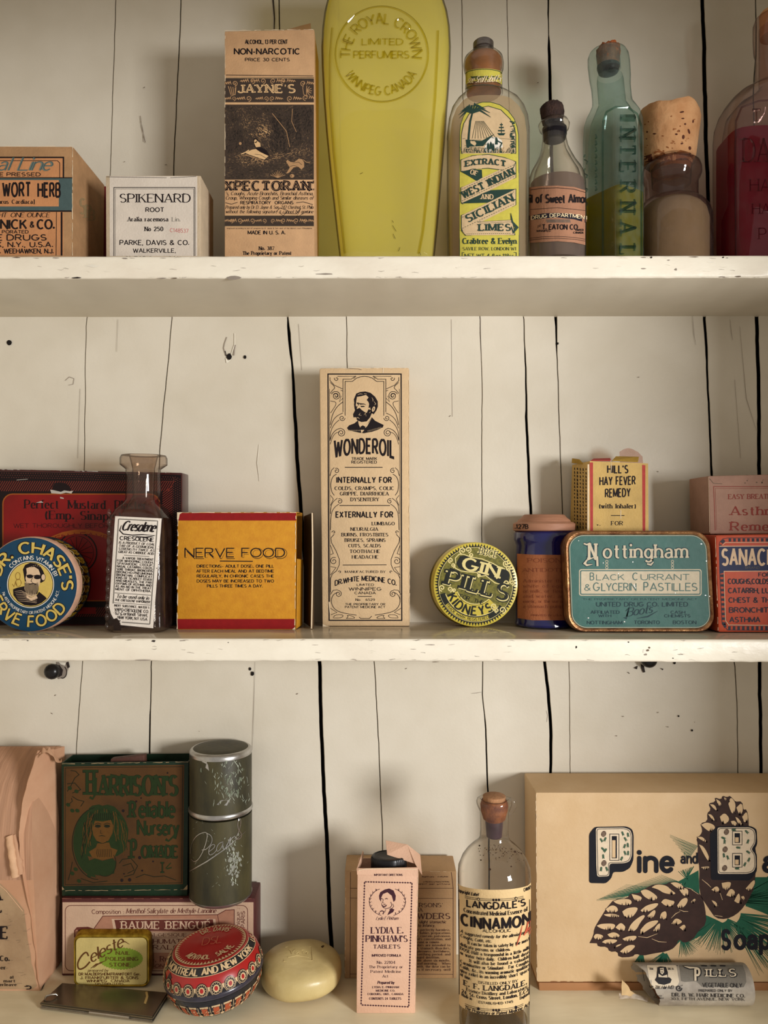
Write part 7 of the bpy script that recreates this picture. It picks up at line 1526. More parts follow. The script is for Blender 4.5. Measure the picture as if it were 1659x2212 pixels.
# lower bowl: drips and orange panels
dor = ink('salve_orange', (176, 84, 50), .4); A.band(tb, -.27, -.12, -100, 100, 2)
for k in range(14):
    a0 = -92 + k * 14; A.band(tcream2, -.66, -.27, a0 + 2, a0 + 12, 1, 3); A.band(dor, -.60, -.33, a0 + 3.5, a0 + 10.5, 3, 3); A.band(tb, -.56, -.25, a0 + 12.2, a0 + 15.4, 3, 2); A.band(tcream2, -.56, -.28, a0 + 13.5, a0 + 14.1, 4, 1)
    n = 10; A.add(tb, 4, [th_pt(surf_r(-.58 + .06 * math.sin(q_ * .628)), -.58 + .06 * math.sin(q_ * .628), a0 + 13.8 + 3.2 * math.cos(q_ * .628)) for q_ in range(n)]); A.add(tcream2, 5, [th_pt(surf_r(-.58 + .045 * math.sin(q_ * .628)), -.58 + .045 * math.sin(q_ * .628), a0 + 13.8 + 2.4 * math.cos(q_ * .628)) for q_ in range(n)])
    for _ in range(3): h_ = random.uniform(-.58, -.4); x_ = a0 + random.uniform(4, 9); A.line(tcream2, [th_pt(surf_r(h_), h_, x_), th_pt(surf_r(h_ + .05), h_ + .05, x_ + 2)], .9, 5)
A.build('lid_print', t, ts)

# ---------------------------------------------------------------- oval soap
Yc = .4945; t = None
soapm = mat('old_cream_soap', (210, 190, 136), .36, .08, 30, .7, rgb2=(190, 168, 112), bscale=70, spec=.5)
c = P(651, 2081, Yc); a_, b_, h_ = 88 * Yc / F, .0265, .0088
rings = []
for k in range(17):
    f_ = -1 + 2 * k / 16; rr2 = (1 - abs(f_) ** 3.2) ** (1 / 2.2) if abs(f_) < 1 else .05; rr2 = max(rr2, .03)
    rings.append([Vector((c.x + a_ * rr2 * math.cos(i * math.pi / 32), Yc + b_ * rr2 * math.sin(i * math.pi / 32), Z3 + h_ * 1.25 * (1 + f_ * (1 - .12 * math.cos(i * math.pi / 32))))) for i in range(64)])
o = link_bm('soap', loft(rings), soapm, None, True); tag(o, 'oval cream soap bar with faint stamp and shiny scuffed edge', 'soap')
from mathutils import noise
for v in o.data.vertices: v.co += Vector((noise.noise(v.co * 60), noise.noise(v.co * 61 + Vector((3, 3, 3))), noise.noise(v.co * 63 + Vector((7, 1, 2))) * (1 if v.co.z > Z3 + .003 else 0))) * .0007
o.data.update(); so = o
E = Emb(3); 
E.line(soapm, [(617, 2046), (673, 2045), (675, 2075), (613, 2077), (617, 2046)], 2, 1); [E.line(soapm, [(624 + k * 9, 2052 + (k % 3) * 3), (629 + k * 9, 2056 - (k % 2) * 4), (630 + k * 8, 2061)], 2, 1) for k in range(5)]; E.line(soapm, [(622, 2068), (640, 2064), (668, 2068)], 2, 1)
stp = E.build('stamp', so, on_surf([so], .00008))
A = Art(); A.poly(ink('soap_pit', (70, 52, 24)), [(693, 2045), (697, 2042), (701, 2043), (699, 2046), (696, 2048)], 1); A.build('pit', so, on_surf([so]))

# ---------------------------------------------------------------- powders carton
Yq = Y3(2114); t = thing('carton', 'low tan teething powders carton with small brown print, behind the open tablets carton', 'box', (P(865, 2114, .515).x, .515, Z3))
pc = paper('powder_carton', (186, 150, 110), .07, .7, 60); pcd = ink('powder_print', (86, 58, 52))
solid_box('carton_body', t, pc, [(745, 1880), (986, 1882), (986, 2114), (744, 2114)], Yq, .5275 - Yq, .0009)
A = Art(); pf = on_plane(Yq); A.line(pcd, [(975, 1884), (979, 1918), (979, 2112)], 1.2, 2); A.line(pcd, [(756, 1919), (979, 1919)], .9, 2); A.line(pcd, [(756, 1940), (979, 1941)], .8, 2); A.line(pcd, [(756, 2104), (979, 2105)], 1, 2); A.line(pcd, [(757, 1884), (756, 2112)], 1, 2)
for y_, x_, x1_ in ((1894, 912, 938), (1894, 946, 968), (1905, 914, 971), (1910, 904, 922), (1910, 927, 939), (1910, 944, 971)):
    xx = x_
    while xx < x1_: A.line(pcd, [(xx, y_ + random.uniform(-.6, .6)), (xx + random.uniform(1, 2.2), y_ + random.uniform(-.8, .8))], random.uniform(1.2, 2.4), 2); xx += 2.6
A.text(pcd, "RSONS'", 905, 1959.5, 8.5, 957, 'serif', 3, wt=1.3); A.text(pcd, 'IA', 903, 1969, 7, 913, 'serif', 3, wt=1.3); A.text(pcd, 'WDERS', 901, 1985, 12, 973, 'sbold', 3)
A.text(pcd, 'slight stomachic', 905, 1994.5, 6, 964, 'bital', 3); A.text(pcd, 'to infancy,', 902, 2002, 6, 940, 'bital', 3)
for i, s_ in enumerate(('e perfectly harmless,', 'r babies preparations', 't contain poisonous', "ld's constitution, and", 'esent or remote.', 'ders are intended to', 'k stomach disorders,', 'plessness, fretfulness,', 'teething period; and', 'nged dentition.', 'der above six months,', 'and morning.   When', 'with, the dose can be', 'rs if necessary, until')): A.text(pcd, s_, 901, 2011 + i * 6.6, 4.6, 973 if i not in (4, 9) else 950, 'sbold', 3)
wear(A, worn, (747, 1882), (745, 2110), 1.2, 4, gap=.5); wear(A, worn, (760, 1881), (985, 1883), 1, 4, gap=.4)
A.build('printed_face', t, pf)

# ---------------------------------------------------------------- tablets carton, open, with capped bottle inside
Yq = Y3(2189); t = thing('carton', 'slim pink tablets carton with a woman portrait, lid flap open on a black screw cap', 'box', (P(835, 2188, .475).x, .479, Z3))
pn = paper('pink_carton', (220, 178, 150), .04, .7, 90); pni = paper('pink_inside', (190, 150, 124), .1); D = .0245
fr = [P(772, 1889, Yq), P(904, 1892, Yq), P(897, 2189, Yq), P(770, 2189, Yq)]
solid_box('carton_body', t, pn, [(772, 1890), (904, 1892), (897, 2189), (770, 2189)], Yq, D, .0006, skip='top', thick=.0006)
zt = fr[0].z
board('front_lip', [P(773, 1876, Yq + .0004), P(903, 1874, Yq + .0004), P(904, 1893, Yq), P(772, 1890, Yq)], .0005, pn, t, Vector((0, 1, 0)))
board('top_flap', [P(833, 1815, Yq + .017), P(880, 1824, Yq + .012), P(897, 1866, Yq + .006), P(836, 1846, Yq + .010)], .0005, pn, t)
board('top_flap', [P(880, 1824, Yq + .012), P(908, 1846, Yq + .011), P(912, 1890, Yq + .003), P(897, 1866, Yq + .005)], .0005, pn, t)
board('side_lip', [P(772, 1876, Yq), P(785, 1838, Yq + D), P(786, 1850, Yq + D), P(773, 1890, Yq)], .0005, pn, t)
bt = thing('pill_bottle', 'small jar with ridged black screw cap inside the open pink tablets carton', 'bottle', (P(838, 1900, Yq + .0125).x, Yq + .0125, Z3 + .0007))
Yi = Yq + .0125; zc = lambda py: HY + (CZ - (CZ - (py - HY) * Yi / F)) * F / Yi
capb = mat('black_bakelite', (26, 26, 28), .3, .15, 90); r_ = 43
rings = []
def capring(py, r, ser=0, N=120): cx_ = P(840, py, Yi); return [Vector((cx_.x + (r + (ser if i % 2 else 0)) * Yi / F * math.cos(2 * math.pi * i / N), Yi + (r + (ser if i % 2 else 0)) * Yi / F * math.sin(2 * math.pi * i / N) * .8, cx_.z)) for i in range(N)]
auto_smooth(link_bm('screw_cap', loft([capring(1880, 38), capring(1878, 37.5, 1.2), capring(1852, 37.5, 1.2), capring(1848, 36), capring(1847, 33), capring(1848.5, 31), capring(1847.5, 24), capring(1848, 22), capring(1848, 2)]), capb, bt), 30)
bottle('jar', bt, cgl, [(HY + (CZ - Z3 - .0008) * F / Yi, 800, 878, .8, 3), (1893, 800, 878, .8, 3), (1880, 812, 868, .8, 2.4)], Yi, 36)
A = Art(); pf = on_plane(Yq); ptx = ink('tablet_print', (66, 34, 44))
A.text(ptx, 'IMPORTANT DIRECTIONS', 808, 1892, 4, 870, 'bold', 2)
def chain(a, b, n):
    for i in range(n):
        t0, t1 = i / n, (i + .85) / n; p0 = (a[0] + (b[0] - a[0]) * t0, a[1] + (b[1] - a[1]) * t0); p1 = (a[0] + (b[0] - a[0]) * t1, a[1] + (b[1] - a[1]) * t1); A.line(ptx, [p0, ((p0[0] + p1[0]) / 2, (p0[1] + p1[1]) / 2), p1], [.8, 3.6, .8], 2)
chain((788, 1905), (890, 1907), 18); chain((787.5, 1905), (780, 2171), 44); chain((890, 1907), (883, 2175), 44); chain((781, 2171), (884, 2175), 18); A.box(ptx, 0, 0, .1, .1, .1, 2)
q = zm(730, 1790, 5.24)
for sx in (-1, 1):
    A.arc(ptx, *q([(560, 830)])[0], 39, 31, 110 if sx < 0 else 70, 245 if sx < 0 else -65, 1.1, 2)
    for k in range(9):
        a = math.radians((118 + k * 14) if sx < 0 else (62 - k * 14)); x, y = 730 + 560 / 5.24 + 39 * math.cos(a), 1790 + 830 / 5.24 + 31 * math.sin(a)
        A.line(ptx, [(x, y), (x - sx * 2 + 3 * math.cos(a), y - 5)], 1.6, 2, taper=True); A.line(ptx, [(x, y), (x - 4 * math.cos(a), y - 4)], 1.5, 2, taper=True)
A.poly(ptx, q([(465, 760), (480, 720), (530, 690), (580, 678), (630, 700), (655, 760), (650, 810), (630, 830), (610, 760), (560, 720), (510, 740), (485, 790), (490, 830), (470, 800)]), 3)
A.poly(ptx, q([(490, 830), (500, 860), (520, 880), (555, 860), (548, 880), (510, 895), (495, 870)]), 3); A.line(ptx, q([(600, 830), (610, 870), (590, 895), (550, 905), (515, 895), (505, 870)]), 1.2, 3)
for x, y in ((495, 800), (550, 798)): A.line(ptx, q([(x - 18, y), (x, y - 8), (x + 18, y)]), 1.8, 4, taper=True)
A.line(ptx, q([(515, 800), (505, 840), (525, 845)]), 1, 4); A.line(ptx, q([(515, 862), (540, 856)]), 1.3, 4); A.poly(ptx, q([(600, 900), (640, 915), (625, 945), (560, 980), (575, 945)]), 3); A.line(ptx, q([(475, 940), (500, 930), (520, 940), (510, 970)]), 2, 3); A.line(ptx, q([(620, 850), (632, 880), (610, 905), (580, 915)]), 1, 3); A.line(ptx, q([(540, 912), (530, 950)]), 1, 3)
A.text(ptx, 'Lydia E Pinkham', 812, 1987, 7, 860, 'script', 3, wt=.9)
A.text(ptx, 'LYDIA E.', 801, 2016.5, 13.5, 872, 'didone', 3, wt=1.1); A.text(ptx, "PINKHAM'S", 789.5, 2034.5, 13.5, 881, 'didone', 3, wt=1.1); A.text(ptx, 'TABLETS', 806, 2049, 8, 865, 'sbold', 3)
A.text(ptx, 'IMPROVED FORMULA', 803, 2066.5, 5, 866.5, 'bold', 3)
for s_, x0, x1, y, h, st in (('No. 22104', 814, 854, 2082, 6, 'serif'), ('The Proprietary or', 797, 870.5, 2091.5, 5.6, 'serif'), ('Patent Medicine', 800.5, 866.5, 2101.5, 5.6, 'serif'), ('Act', 826, 839, 2111.5, 5.6, 'serif'), ('Prepared by', 815, 852, 2125.5, 6, 'bital'), ('LYDIA E. PINKHAM', 804, 862, 2134.5, 4, 'sbold'), ('MEDICINE CO.', 812, 853.5, 2142, 4, 'sbold'), ('COBOURG, ONT., CANADA', 793.5, 871.5, 2149.5, 4, 'sbold'), ('CONTENTS 24 TABLETS', 797, 867, 2159.5, 4.6, 'sbold')): A.text(ptx, s_, x0, y, h, x1, st, 3, wt=1.2)
wear(A, worn, (903, 1895), (896.5, 2185), 1, 4, gap=.4); A.line(worn, [(774, 1880), (790, 1877), (838, 1876), (870, 1877), (900, 1878)], 1.6, 5)
A.build('printed_face', t, pf)

# ---------------------------------------------------------------- cinnamon bottle
Yc = .4545; t = thing('bottle', 'clear round cinnamon essence bottle with large printed label, cork and small pouring lip', 'bottle', (P(1068, 2200, Yc).x, Yc, Z3))
bpy_ = HY + (CZ - Z3) * F / Yc
cc = 1067.5
def cs_(py, r): return (py, cc - r, cc + r)
S = [cs_(bpy_, 64), cs_(bpy_ - 4, 71), cs_(bpy_ - 12, 75), cs_(2080, 76.5), cs_(1930, 78), cs_(1890, 78.5), cs_(1872, 77), cs_(1852, 69), cs_(1838, 59), cs_(1826, 47), cs_(1817, 36), cs_(1808, 31), cs_(1790, 30), cs_(1752, 31), cs_(1744, 35), cs_(1736, 38), cs_(1731, 38.5), cs_(1727, 37), cs_(1724, 31), cs_(1728, 26)]
cbt = bottle('glass', t, cgl, S, Yc, 64, cap1=False)
bottle('liquid_residue', t, liquid('cinnamon_residue', (216, 190, 110), (150, 130, 50), .4, .5), [cs_(bpy_ - 8, 64), cs_(bpy_ - 13, 70), cs_(bpy_ - 22, 71)], Yc, 48)
ckm = mat('stained_cork', (150, 90, 50), .6, .3, 200, .5, rgb2=(96, 44, 20)); 
bottle('cork', t, ckm, [cs_(1775, 16), cs_(1768, 24), cs_(1750, 29), cs_(1738, 30), cs_(1728, 27), cs_(1726, 20)], Yc, 32)
bottle('cork_top', t, mat('cork_top', (178, 130, 92), .8, .15, 200, .4), [cs_(1727, 24), cs_(1719, 24.5), cs_(1717.5, 22)], Yc, 32)
bottle('cork_tip', t, mat('plum_cork', (70, 46, 56), .4, .2, 200), [cs_(1808, 15), cs_(1806, 17), cs_(1775, 19.5), cs_(1770, 19)], Yc, 28)
tube('pouring_lip', [P(1098, 1733, Yc), P(1104, 1728, Yc - .001), P(1109, 1732, Yc - .001), P(1110, 1742, Yc - .001), P(1104, 1752, Yc - .0005), P(1098, 1756, Yc)], .0017, cgl, t)
cbs = on_surf([cbt], .00012); A = Art(); clb = paper('cinnamon_label', (224, 192, 140), .06, .6, 60)
def sg(x): return 1 - math.sqrt(max(0, 1 - ((x - cc) / 79) ** 2))
# label bows with the round of the bottle, seen from above
def ly(x, y): return y - (1 - math.sqrt(max(0, 1 - ((x - cc) / 79) ** 2))) * (16 + (y - 1930) * .062)
def row(xs, y): return [(x, ly(x, y)) for x in xs]
xs = [989 + 157.5 * i / 26 for i in range(27)]
lab = row(xs, 1922) + row(xs[::-1], 2192)
A.poly(clb, lab, 1, 3.2)
def cw(x0, x1, y): return None
def ctx(m, s_, x0, x1, y, h, st='serif', wt=1, out=0): A.text(m, s_, x0, y, h, x1, st, 3, warp=lambda u, v: (u, ly(u, y) - v), wt=wt, out=out)
def cln(y, w_=1): A.line(black, row(xs[1:-1], y), w_, 2)
ctx(black, 'Copyright Label', 986, 1034, 1937, 7, 'bital'); ctx(black, 'CANADA', 1130, 1149, 1932, 7, 'bold')
for y in (1942, 2180): A.line(black, row([1005 + i * 5 for i in range(26)], y), .9, 2); A.line(black, row([1005 + i * 5 for i in range(26)], y + 3.4), .9, 2)
for x in (1034, 1114): A.ell(black, x, ly(x, 1943.5), 3, 3.6, 3, 10); A.ell(clb, x, ly(x, 1943.5), 1.4, 2, 4, 8); A.ell(black, x, ly(x, 2181.5), 3, 3.6, 3, 10)
for x in (1066, 1072, 1078): A.ell(black, x, ly(x, 1943.5), 2.4, 3.4, 3, 4); A.ell(black, x, ly(x, 2181.5), 2.4, 3.4, 3, 4)
for x in (992, 1143): A.line(black, [(x, ly(x, 1955)), (x + (.6 if x < 1000 else -.5), ly(x, 2170))], 1.1, 2)
ctx(black, "LANGDALE'S", 1008, 1135, 1963, 14, 'bold', 1.05); ctx(black, 'Concentrated Medicinal Essence of', 1002, 1139, 1977, 8.5, 'serif', 1.2); ctx(black, 'CINNAMON', 995, 1146, 2006, 22, 'black', .95); ctx(black, 'ALCOHOLIC', 1043, 1104, 2014, 6.5, 'sans', 1.2)
for i, s_ in enumerate(('A suggested remedy for the alleviation of', 'Coughs, Colds, etc.', '     It can be taken in safety by the most', 'delicate persons or children.', 'DOSE-Half a teaspoonful in a little milk', 'or water twice daily.  Children half dose.', '     It will also be found a valuable', 'Carminative or Stimulant-  For Coughs,', 'Colds, &c., its warming aromatic qualities', 'give relief in an incredibly short space', 'of time.')):
    ctx(black, s_, 995, 1143 if i not in (1, 3, 10) else (1062 if i == 1 else 1102 if i == 3 else 1018), 2026 + i * 9.7, 6.6, 'bital' if i < 2 else 'sbold', .9)
ctx(black, 'DISTILLED ONLY BY', 1034, 1118, 2122.5 + 4, 5.5, 'serif', 1.3); ctx(black, 'E. F. LANGDALE,', 1002, 1138, 2139.5, 10.5, 'sbold', 1.05); ctx(black, 'Essence Distillery and Laboratory,', 1008, 1140, 2149, 6.5, 'sbold', .9); ctx(black, '24, St. Cross Street, London, E.C.1.', 998, 1143, 2158.5, 7, 'sbold', 1.1); ctx(black, 'Made in', 998, 1020, 2166, 6, 'sbold'); ctx(black, 'England', 1122, 1142, 2167, 6, 'sbold'); ctx(black, 'ESTABLISHED 1745', 1034, 1108, 2169, 4.6, 'bold'); ctx(black, 'The Proprietary or Patent Medicine Act', 1004, 1143, 2191, 6.5, 'bital')
pen = ink('red_pencil', (206, 92, 66)); A.line(pen, [(1127, 1998), (1122, 2020), (1114, 2043)], [1, 2.4, 1], 5); A.line(pen, [(1139, 1990), (1136, 2005), (1130, 2020), (1134, 2012), (1143, 2002), (1146, 1984)], 2, 5)
for _ in range(30): x = random.uniform(1136, 1147); y = random.uniform(1985, 2015); A.line(pen, [(x, y), (x + random.uniform(-2, 2), y + 6)], .7, 5, taper=True)
A.build('label', t, cbs)
A = Art(); random.seed(12); sed = ink('dark_sediment', (58, 38, 26))
for _ in range(120): x = random.gauss(1085, 26); y = 1824 + abs(random.gauss(0, 14)) + abs(x - cc) * .25; r = random.uniform(.4, 1.4); A.ell(sed, x, y, r, r * .8, 1, 6)
for x, y, r in ((1058, 1878, 3), (1039, 1858, 1.8), (1036, 1827, 2), (1112, 1840, 2.6), (1104, 1872, 2)): A.ell(sed, x, y, r, r * .9, 1, 8)
A.build('sediment', t, cbs, kind='stuff')

# ---------------------------------------------------------------- pine soap box
Yq = Y3(2142); t = thing('box', 'large cream pine soap gift box with printed pine cones and green needles', 'box', (P(1400, 2140, .51).x, .512, Z3))
px_ = mat('cream_soap_box', (212, 182, 142), .6, .04, 40, .12, rgb2=(204, 172, 130), bscale=500); pxd = mat('soap_box_base', (176, 126, 84), .6, .08, 40)
lidq = [(1157, 1712), (1860, 1712), (1862, 2122), (1160, 2122)]
lidb = solid_box('lid', t, px_, lidq, Yq, .5285 - Yq, .0012)
base = solid_box('box_base', t, pxd, [(1164, 2123), (1856, 2123), (1856, 2142), (1165, 2142)], Yq + .0012, .526 - Yq, .0006)
A = Art(); pf = on_plane(Yq, .00003); q = zm(1120, 1650, 3.078); r = zm(1250, 1700, 4.056)
pnk = mat('cone_brown', (58, 36, 30), .65, .15, 200); pgr = ink('pine_green', (34, 88, 66)); pbk = ink('pine_black', (26, 26, 34)); pwh = ink('pine_white', (226, 206, 178))
# needles
random.seed(44)
def needles(cx_, cy_, a0, a1, r0, r1, n, w_=1.1, m=pgr):
    for i in range(n):
        a = math.radians(a0 + (a1 - a0) * i / n + random.uniform(-1.5, 1.5)); A.line(m, r([(cx_ + r0 * math.cos(a), cy_ + r0 * math.sin(a)), (cx_ + r1 * random.uniform(.85, 1.05) * math.cos(a), cy_ + r1 * random.uniform(.85, 1.05) * math.sin(a))]), [w_ * 1.5, w_ * .4], 2)
for k in range(20): A.line(pgr, r([(1045 - k * 5, 560 + k * 7 - 40), (800 + k * 8 - (k % 3) * 8, 420 + k * 10)]), [1.2, .5], 2)
for k in range(30): A.line(pgr, r([(1040 - k * 5, 900 - k * 1), (880 + k * 5 - random.uniform(0, 20), 740 - k * 1.6)]), [1.6, .5], 2)
for k in range(34): A.line(pgr, r([(900 - k * 3, 840 + k * 2), (720 - k * 17, 770 + k * 6.6)]), [1.3, .5], 2); A.line(pgr, r([(640 - k * 8, 880 + k * 3), (420 - k * 8, 850 + k * 4.4)]), [.9, .4], 2) if k % 2 else None
A.poly(pgr, r([(870, 830), (960, 780), (1050, 730), (1060, 950), (1000, 900)]), 2)
A.poly(pgr, r([(1110, 1120), (1200, 1160), (1260, 1190), (1180, 1200), (1100, 1290), (960, 1360), (880, 1320), (1000, 1250)]), 2)
needles(1250, 1130, 25, 150, 60, 330, 90); needles(1300, 1100, 5, 60, 120, 620, 120); needles(1350, 1000, -35, 20, 120, 620, 100, 1.3); needles(1350, 1000, -30, 15, 100, 560, 80, 1.5)
needles(900, 1300, 20, 100, 0, 190, 36); needles(760, 1440, 60, 150, 20, 180, 30); needles(560, 1440, 80, 130, 0, 130, 30); A.poly(pgr, r([(740, 1440), (820, 1420), (900, 1340), (860, 1330), (760, 1400), (690, 1540), (740, 1545)]), 2); A.poly(pgr, r([(1540, 790), (1660, 790), (1700, 1140), (1500, 1050), (1480, 1000)]), 2)
# lower cone
cone1 = [(95, 1368), (130, 1300), (135, 1245), (165, 1190), (215, 1110), (245, 1060), (310, 985), (430, 975), (450, 930), (530, 930), (580, 890), (660, 850), (760, 855), (800, 830), (870, 835), (930, 880), (1000, 900), (1080, 950), (1110, 1060), (1120, 1200), (1050, 1260), (1000, 1340), (920, 1370), (880, 1330), (850, 1400), (780, 1440), (650, 1460), (560, 1480), (500, 1460), (470, 1490), (350, 1495), (340, 1440), (270, 1445), (250, 1400), (170, 1400), (160, 1370)]
A.poly(pnk, smooth_(r(cone1), 1), 4); cone2 = [(1070, 960), (1055, 860), (1060, 700), (1040, 640), (1045, 500), (1030, 450), (1070, 420), (1085, 380), (1065, 320), (1130, 300), (1125, 230), (1160, 200), (1135, 145), (1200, 130), (1190, 90), (1250, 110), (1260, 75), (1300, 90), (1330, 75), (1365, 130), (1435, 125), (1440, 200), (1475, 195), (1490, 300), (1490, 345), (1555, 500), (1550, 820), (1520, 930), (1450, 1050), (1380, 1120), (1290, 1160), (1200, 1150), (1150, 1080)]
A.poly(pnk, smooth_(r(cone2), 1), 4)
def sc(pts, lv=5):
    p = smooth_(r(pts) + [r(pts)[0]], 2)[:-1]; A.poly(px_, p, lv); A.line(pnk, p, .9, lv + 1, closed=True)
    # feathered shadow at the base of each scale
    n = len(p); b = max(range(n), key=lambda i: p[i][1]); bx, by = p[b]
    for k in range(5): x = bx + random.uniform(-7, 7); A.poly(pnk, [(x - 1.6, by + 1), (x + 1.6, by + 1), (x + random.uniform(-1, 1), by - random.uniform(4, 9))], lv + 2)
for pts in ([(635, 880), (680, 850), (770, 860), (810, 900), (860, 935), (820, 945), (740, 930), (700, 900)], [(800, 840), (850, 830), (900, 850), (925, 880), (890, 900), (850, 880)], [(880, 900), (930, 880), (965, 900), (960, 950), (920, 960)], [(540, 910), (590, 890), (660, 930), (700, 970), (660, 1000), (600, 980), (560, 950)], [(460, 935), (530, 950), (560, 970), (540, 1005), (490, 1000)], [(300, 1000), (360, 980), (460, 980), (470, 1030), (400, 1040), (330, 1025)], [(235, 1070), (290, 1030), (340, 1050), (350, 1095), (260, 1105)], [(215, 1115), (300, 1105), (370, 1130), (330, 1145), (240, 1135)],
    [(380, 1090), (430, 1055), (530, 1050), (500, 1110), (460, 1150), (400, 1140)], [(540, 1080), (600, 1030), (710, 1010), (680, 1060), (600, 1100), (550, 1095)], [(720, 1010), (750, 975), (800, 990), (850, 1000), (820, 1050), (760, 1045)], [(860, 1040), (900, 980), (950, 965), (960, 1000), (930, 1050), (880, 1070)], [(975, 1010), (1020, 970), (1030, 1000), (1000, 1020)], [(600, 1130), (660, 1070), (680, 1090), (660, 1140), (620, 1160)], [(710, 1150), (720, 1100), (770, 1080), (775, 1150), (740, 1165)],
    [(430, 1260), (460, 1190), (560, 1115), (590, 1130), (540, 1190), (510, 1250), (470, 1270)], [(320, 1230), (370, 1180), (420, 1230), (400, 1265), (350, 1255)], [(155, 1215), (200, 1195), (330, 1195), (310, 1250), (240, 1255), (180, 1235)], [(540, 1250), (600, 1180), (710, 1160), (680, 1210), (600, 1260), (540, 1300)], [(650, 1260), (690, 1200), (720, 1190), (710, 1260), (680, 1270)], [(810, 1200), (850, 1140), (920, 1180), (870, 1210)], [(880, 1230), (930, 1195), (945, 1250), (920, 1265)],
    [(130, 1310), (150, 1280), (225, 1300), (200, 1340), (140, 1335)], [(250, 1290), (310, 1265), (370, 1300), (340, 1325), (270, 1320)], [(200, 1360), (240, 1330), (350, 1335), (320, 1370), (250, 1380)], [(380, 1330), (430, 1305), (520, 1300), (490, 1350), (410, 1355)], [(360, 1440), (430, 1380), (510, 1385), (460, 1440), (400, 1470)], [(300, 1410), (340, 1380), (390, 1370), (350, 1400)]): sc(pts)
for pts in ([(640, 1330), (700, 1355), (770, 1360)], [(520, 1310), (600, 1320), (690, 1285)], [(810, 1150), (850, 1110), (890, 1090)], [(880, 1075), (920, 1090), (960, 1090)], [(990, 900), (1050, 940)]): A.line(px_, r(pts), 1.4, 6, taper=True)
for pts in ([(1070, 330), (1120, 305), (1190, 330), (1200, 370), (1150, 395), (1110, 370)], [(1035, 440), (1080, 430), (1120, 470), (1110, 490)], [(1050, 500), (1100, 520), (1150, 620), (1140, 660), (1100, 600)], [(1130, 235), (1170, 240), (1200, 300), (1170, 290)], [(1145, 150), (1190, 150), (1215, 200), (1200, 210)], [(1200, 100), (1250, 130), (1250, 180), (1220, 160)], [(1235, 260), (1280, 220), (1330, 280), (1290, 330), (1250, 310)], [(1310, 150), (1330, 80), (1380, 140), (1370, 220), (1340, 240)], [(1270, 90), (1300, 95), (1290, 140)], [(1380, 180), (1430, 130), (1445, 210), (1410, 260)], [(1430, 260), (1475, 205), (1488, 290), (1450, 320)], [(1330, 300), (1370, 290), (1400, 340), (1350, 340)], [(1370, 260), (1400, 270), (1440, 330), (1400, 335)], [(1070, 700), (1150, 690), (1140, 720), (1090, 725)],
    [(1160, 900), (1210, 860), (1240, 900), (1210, 930)], [(1250, 840), (1340, 825), (1330, 880), (1290, 910), (1260, 890)], [(1290, 950), (1330, 880), (1380, 920), (1350, 970)], [(1360, 1000), (1400, 920), (1420, 960), (1410, 1030)], [(1460, 890), (1540, 800), (1550, 850), (1500, 920)], [(1160, 990), (1200, 1000), (1230, 1050), (1200, 1050)], [(1420, 960), (1450, 950), (1460, 990), (1440, 1000)]): sc(pts)
for pts in ([(1080, 810), (1130, 850), (1160, 880)], [(1190, 1125), (1260, 1135)], [(1240, 930), (1260, 990)]): A.line(px_, r(pts), 1.6, 6, taper=True)
# big ornamented capitals
def soft(pts, rr=5):
    o_ = []; n = len(pts)
    for i in range(n):
        p, a, b = pts[i], pts[i - 1], pts[(i + 1) % n]; la, lb = math.hypot(a[0] - p[0], a[1] - p[1]), math.hypot(b[0] - p[0], b[1] - p[1]); k = min(rr, la * .45); k2 = min(rr, lb * .45)
        o_ += [(p[0] + (a[0] - p[0]) * k / la, p[1] + (a[1] - p[1]) * k / la), (p[0] * .5 + .25 * (p[0] + (a[0] - p[0]) * k / la) + .25 * (p[0] + (b[0] - p[0]) * k2 / lb), p[1] * .5 + .25 * (p[1] + (a[1] - p[1]) * k / la) + .25 * (p[1] + (b[1] - p[1]) * k2 / lb)), (p[0] + (b[0] - p[0]) * k2 / lb, p[1] + (b[1] - p[1]) * k2 / lb)]
    return o_
def capital(ch, ox, oy, lv):
    ch = {k: (v if k == 'holes' else soft(v)) for k, v in ch.items()}
    A.poly(pbk, ch['sh'], lv); A.poly(pwh, ch['o1'], lv + 1)
    A.line(pbk, ch['o1'], 1.6, lv + 2, closed=True); A.line(pbk, ch['o2'], 1.2, lv + 2, closed=True)
    for h in ch['holes']:
        x0, y0, x1, y1 = h; A.rect(pbk, x0 - 5, y0 - 5, x1 + 5, y1 + 5, lv + 3); A.rect(pwh, x0 - 3.6, y0 - 3.6, x1 + 3.6, y1 + 3.6, lv + 4); A.rect(pbk, x0, y0, x1, y1, lv + 5); A.rect(px_, x0 + 1, y0 + 9, x1 - 3, y1 - 1.5, lv + 6)
R1 = r
Pp = {'sh': R1([(92, 410), (140, 350), (420, 345), (470, 370), (482, 420), (480, 640), (450, 710), (390, 745), (300, 745), (290, 795), (240, 845), (92, 842)]),
      'o1': R1([(148, 355), (400, 352), (455, 372), (472, 420), (470, 600), (450, 655), (400, 672), (272, 674), (272, 785), (160, 790), (152, 700)]), 'o2': R1([(160, 368), (398, 364), (446, 382), (460, 425), (458, 598), (440, 645), (395, 660), (262, 662), (262, 774), (170, 778)]), 'holes': [(*R1([(290, 430)])[0], *R1([(335, 625)])[0])]}
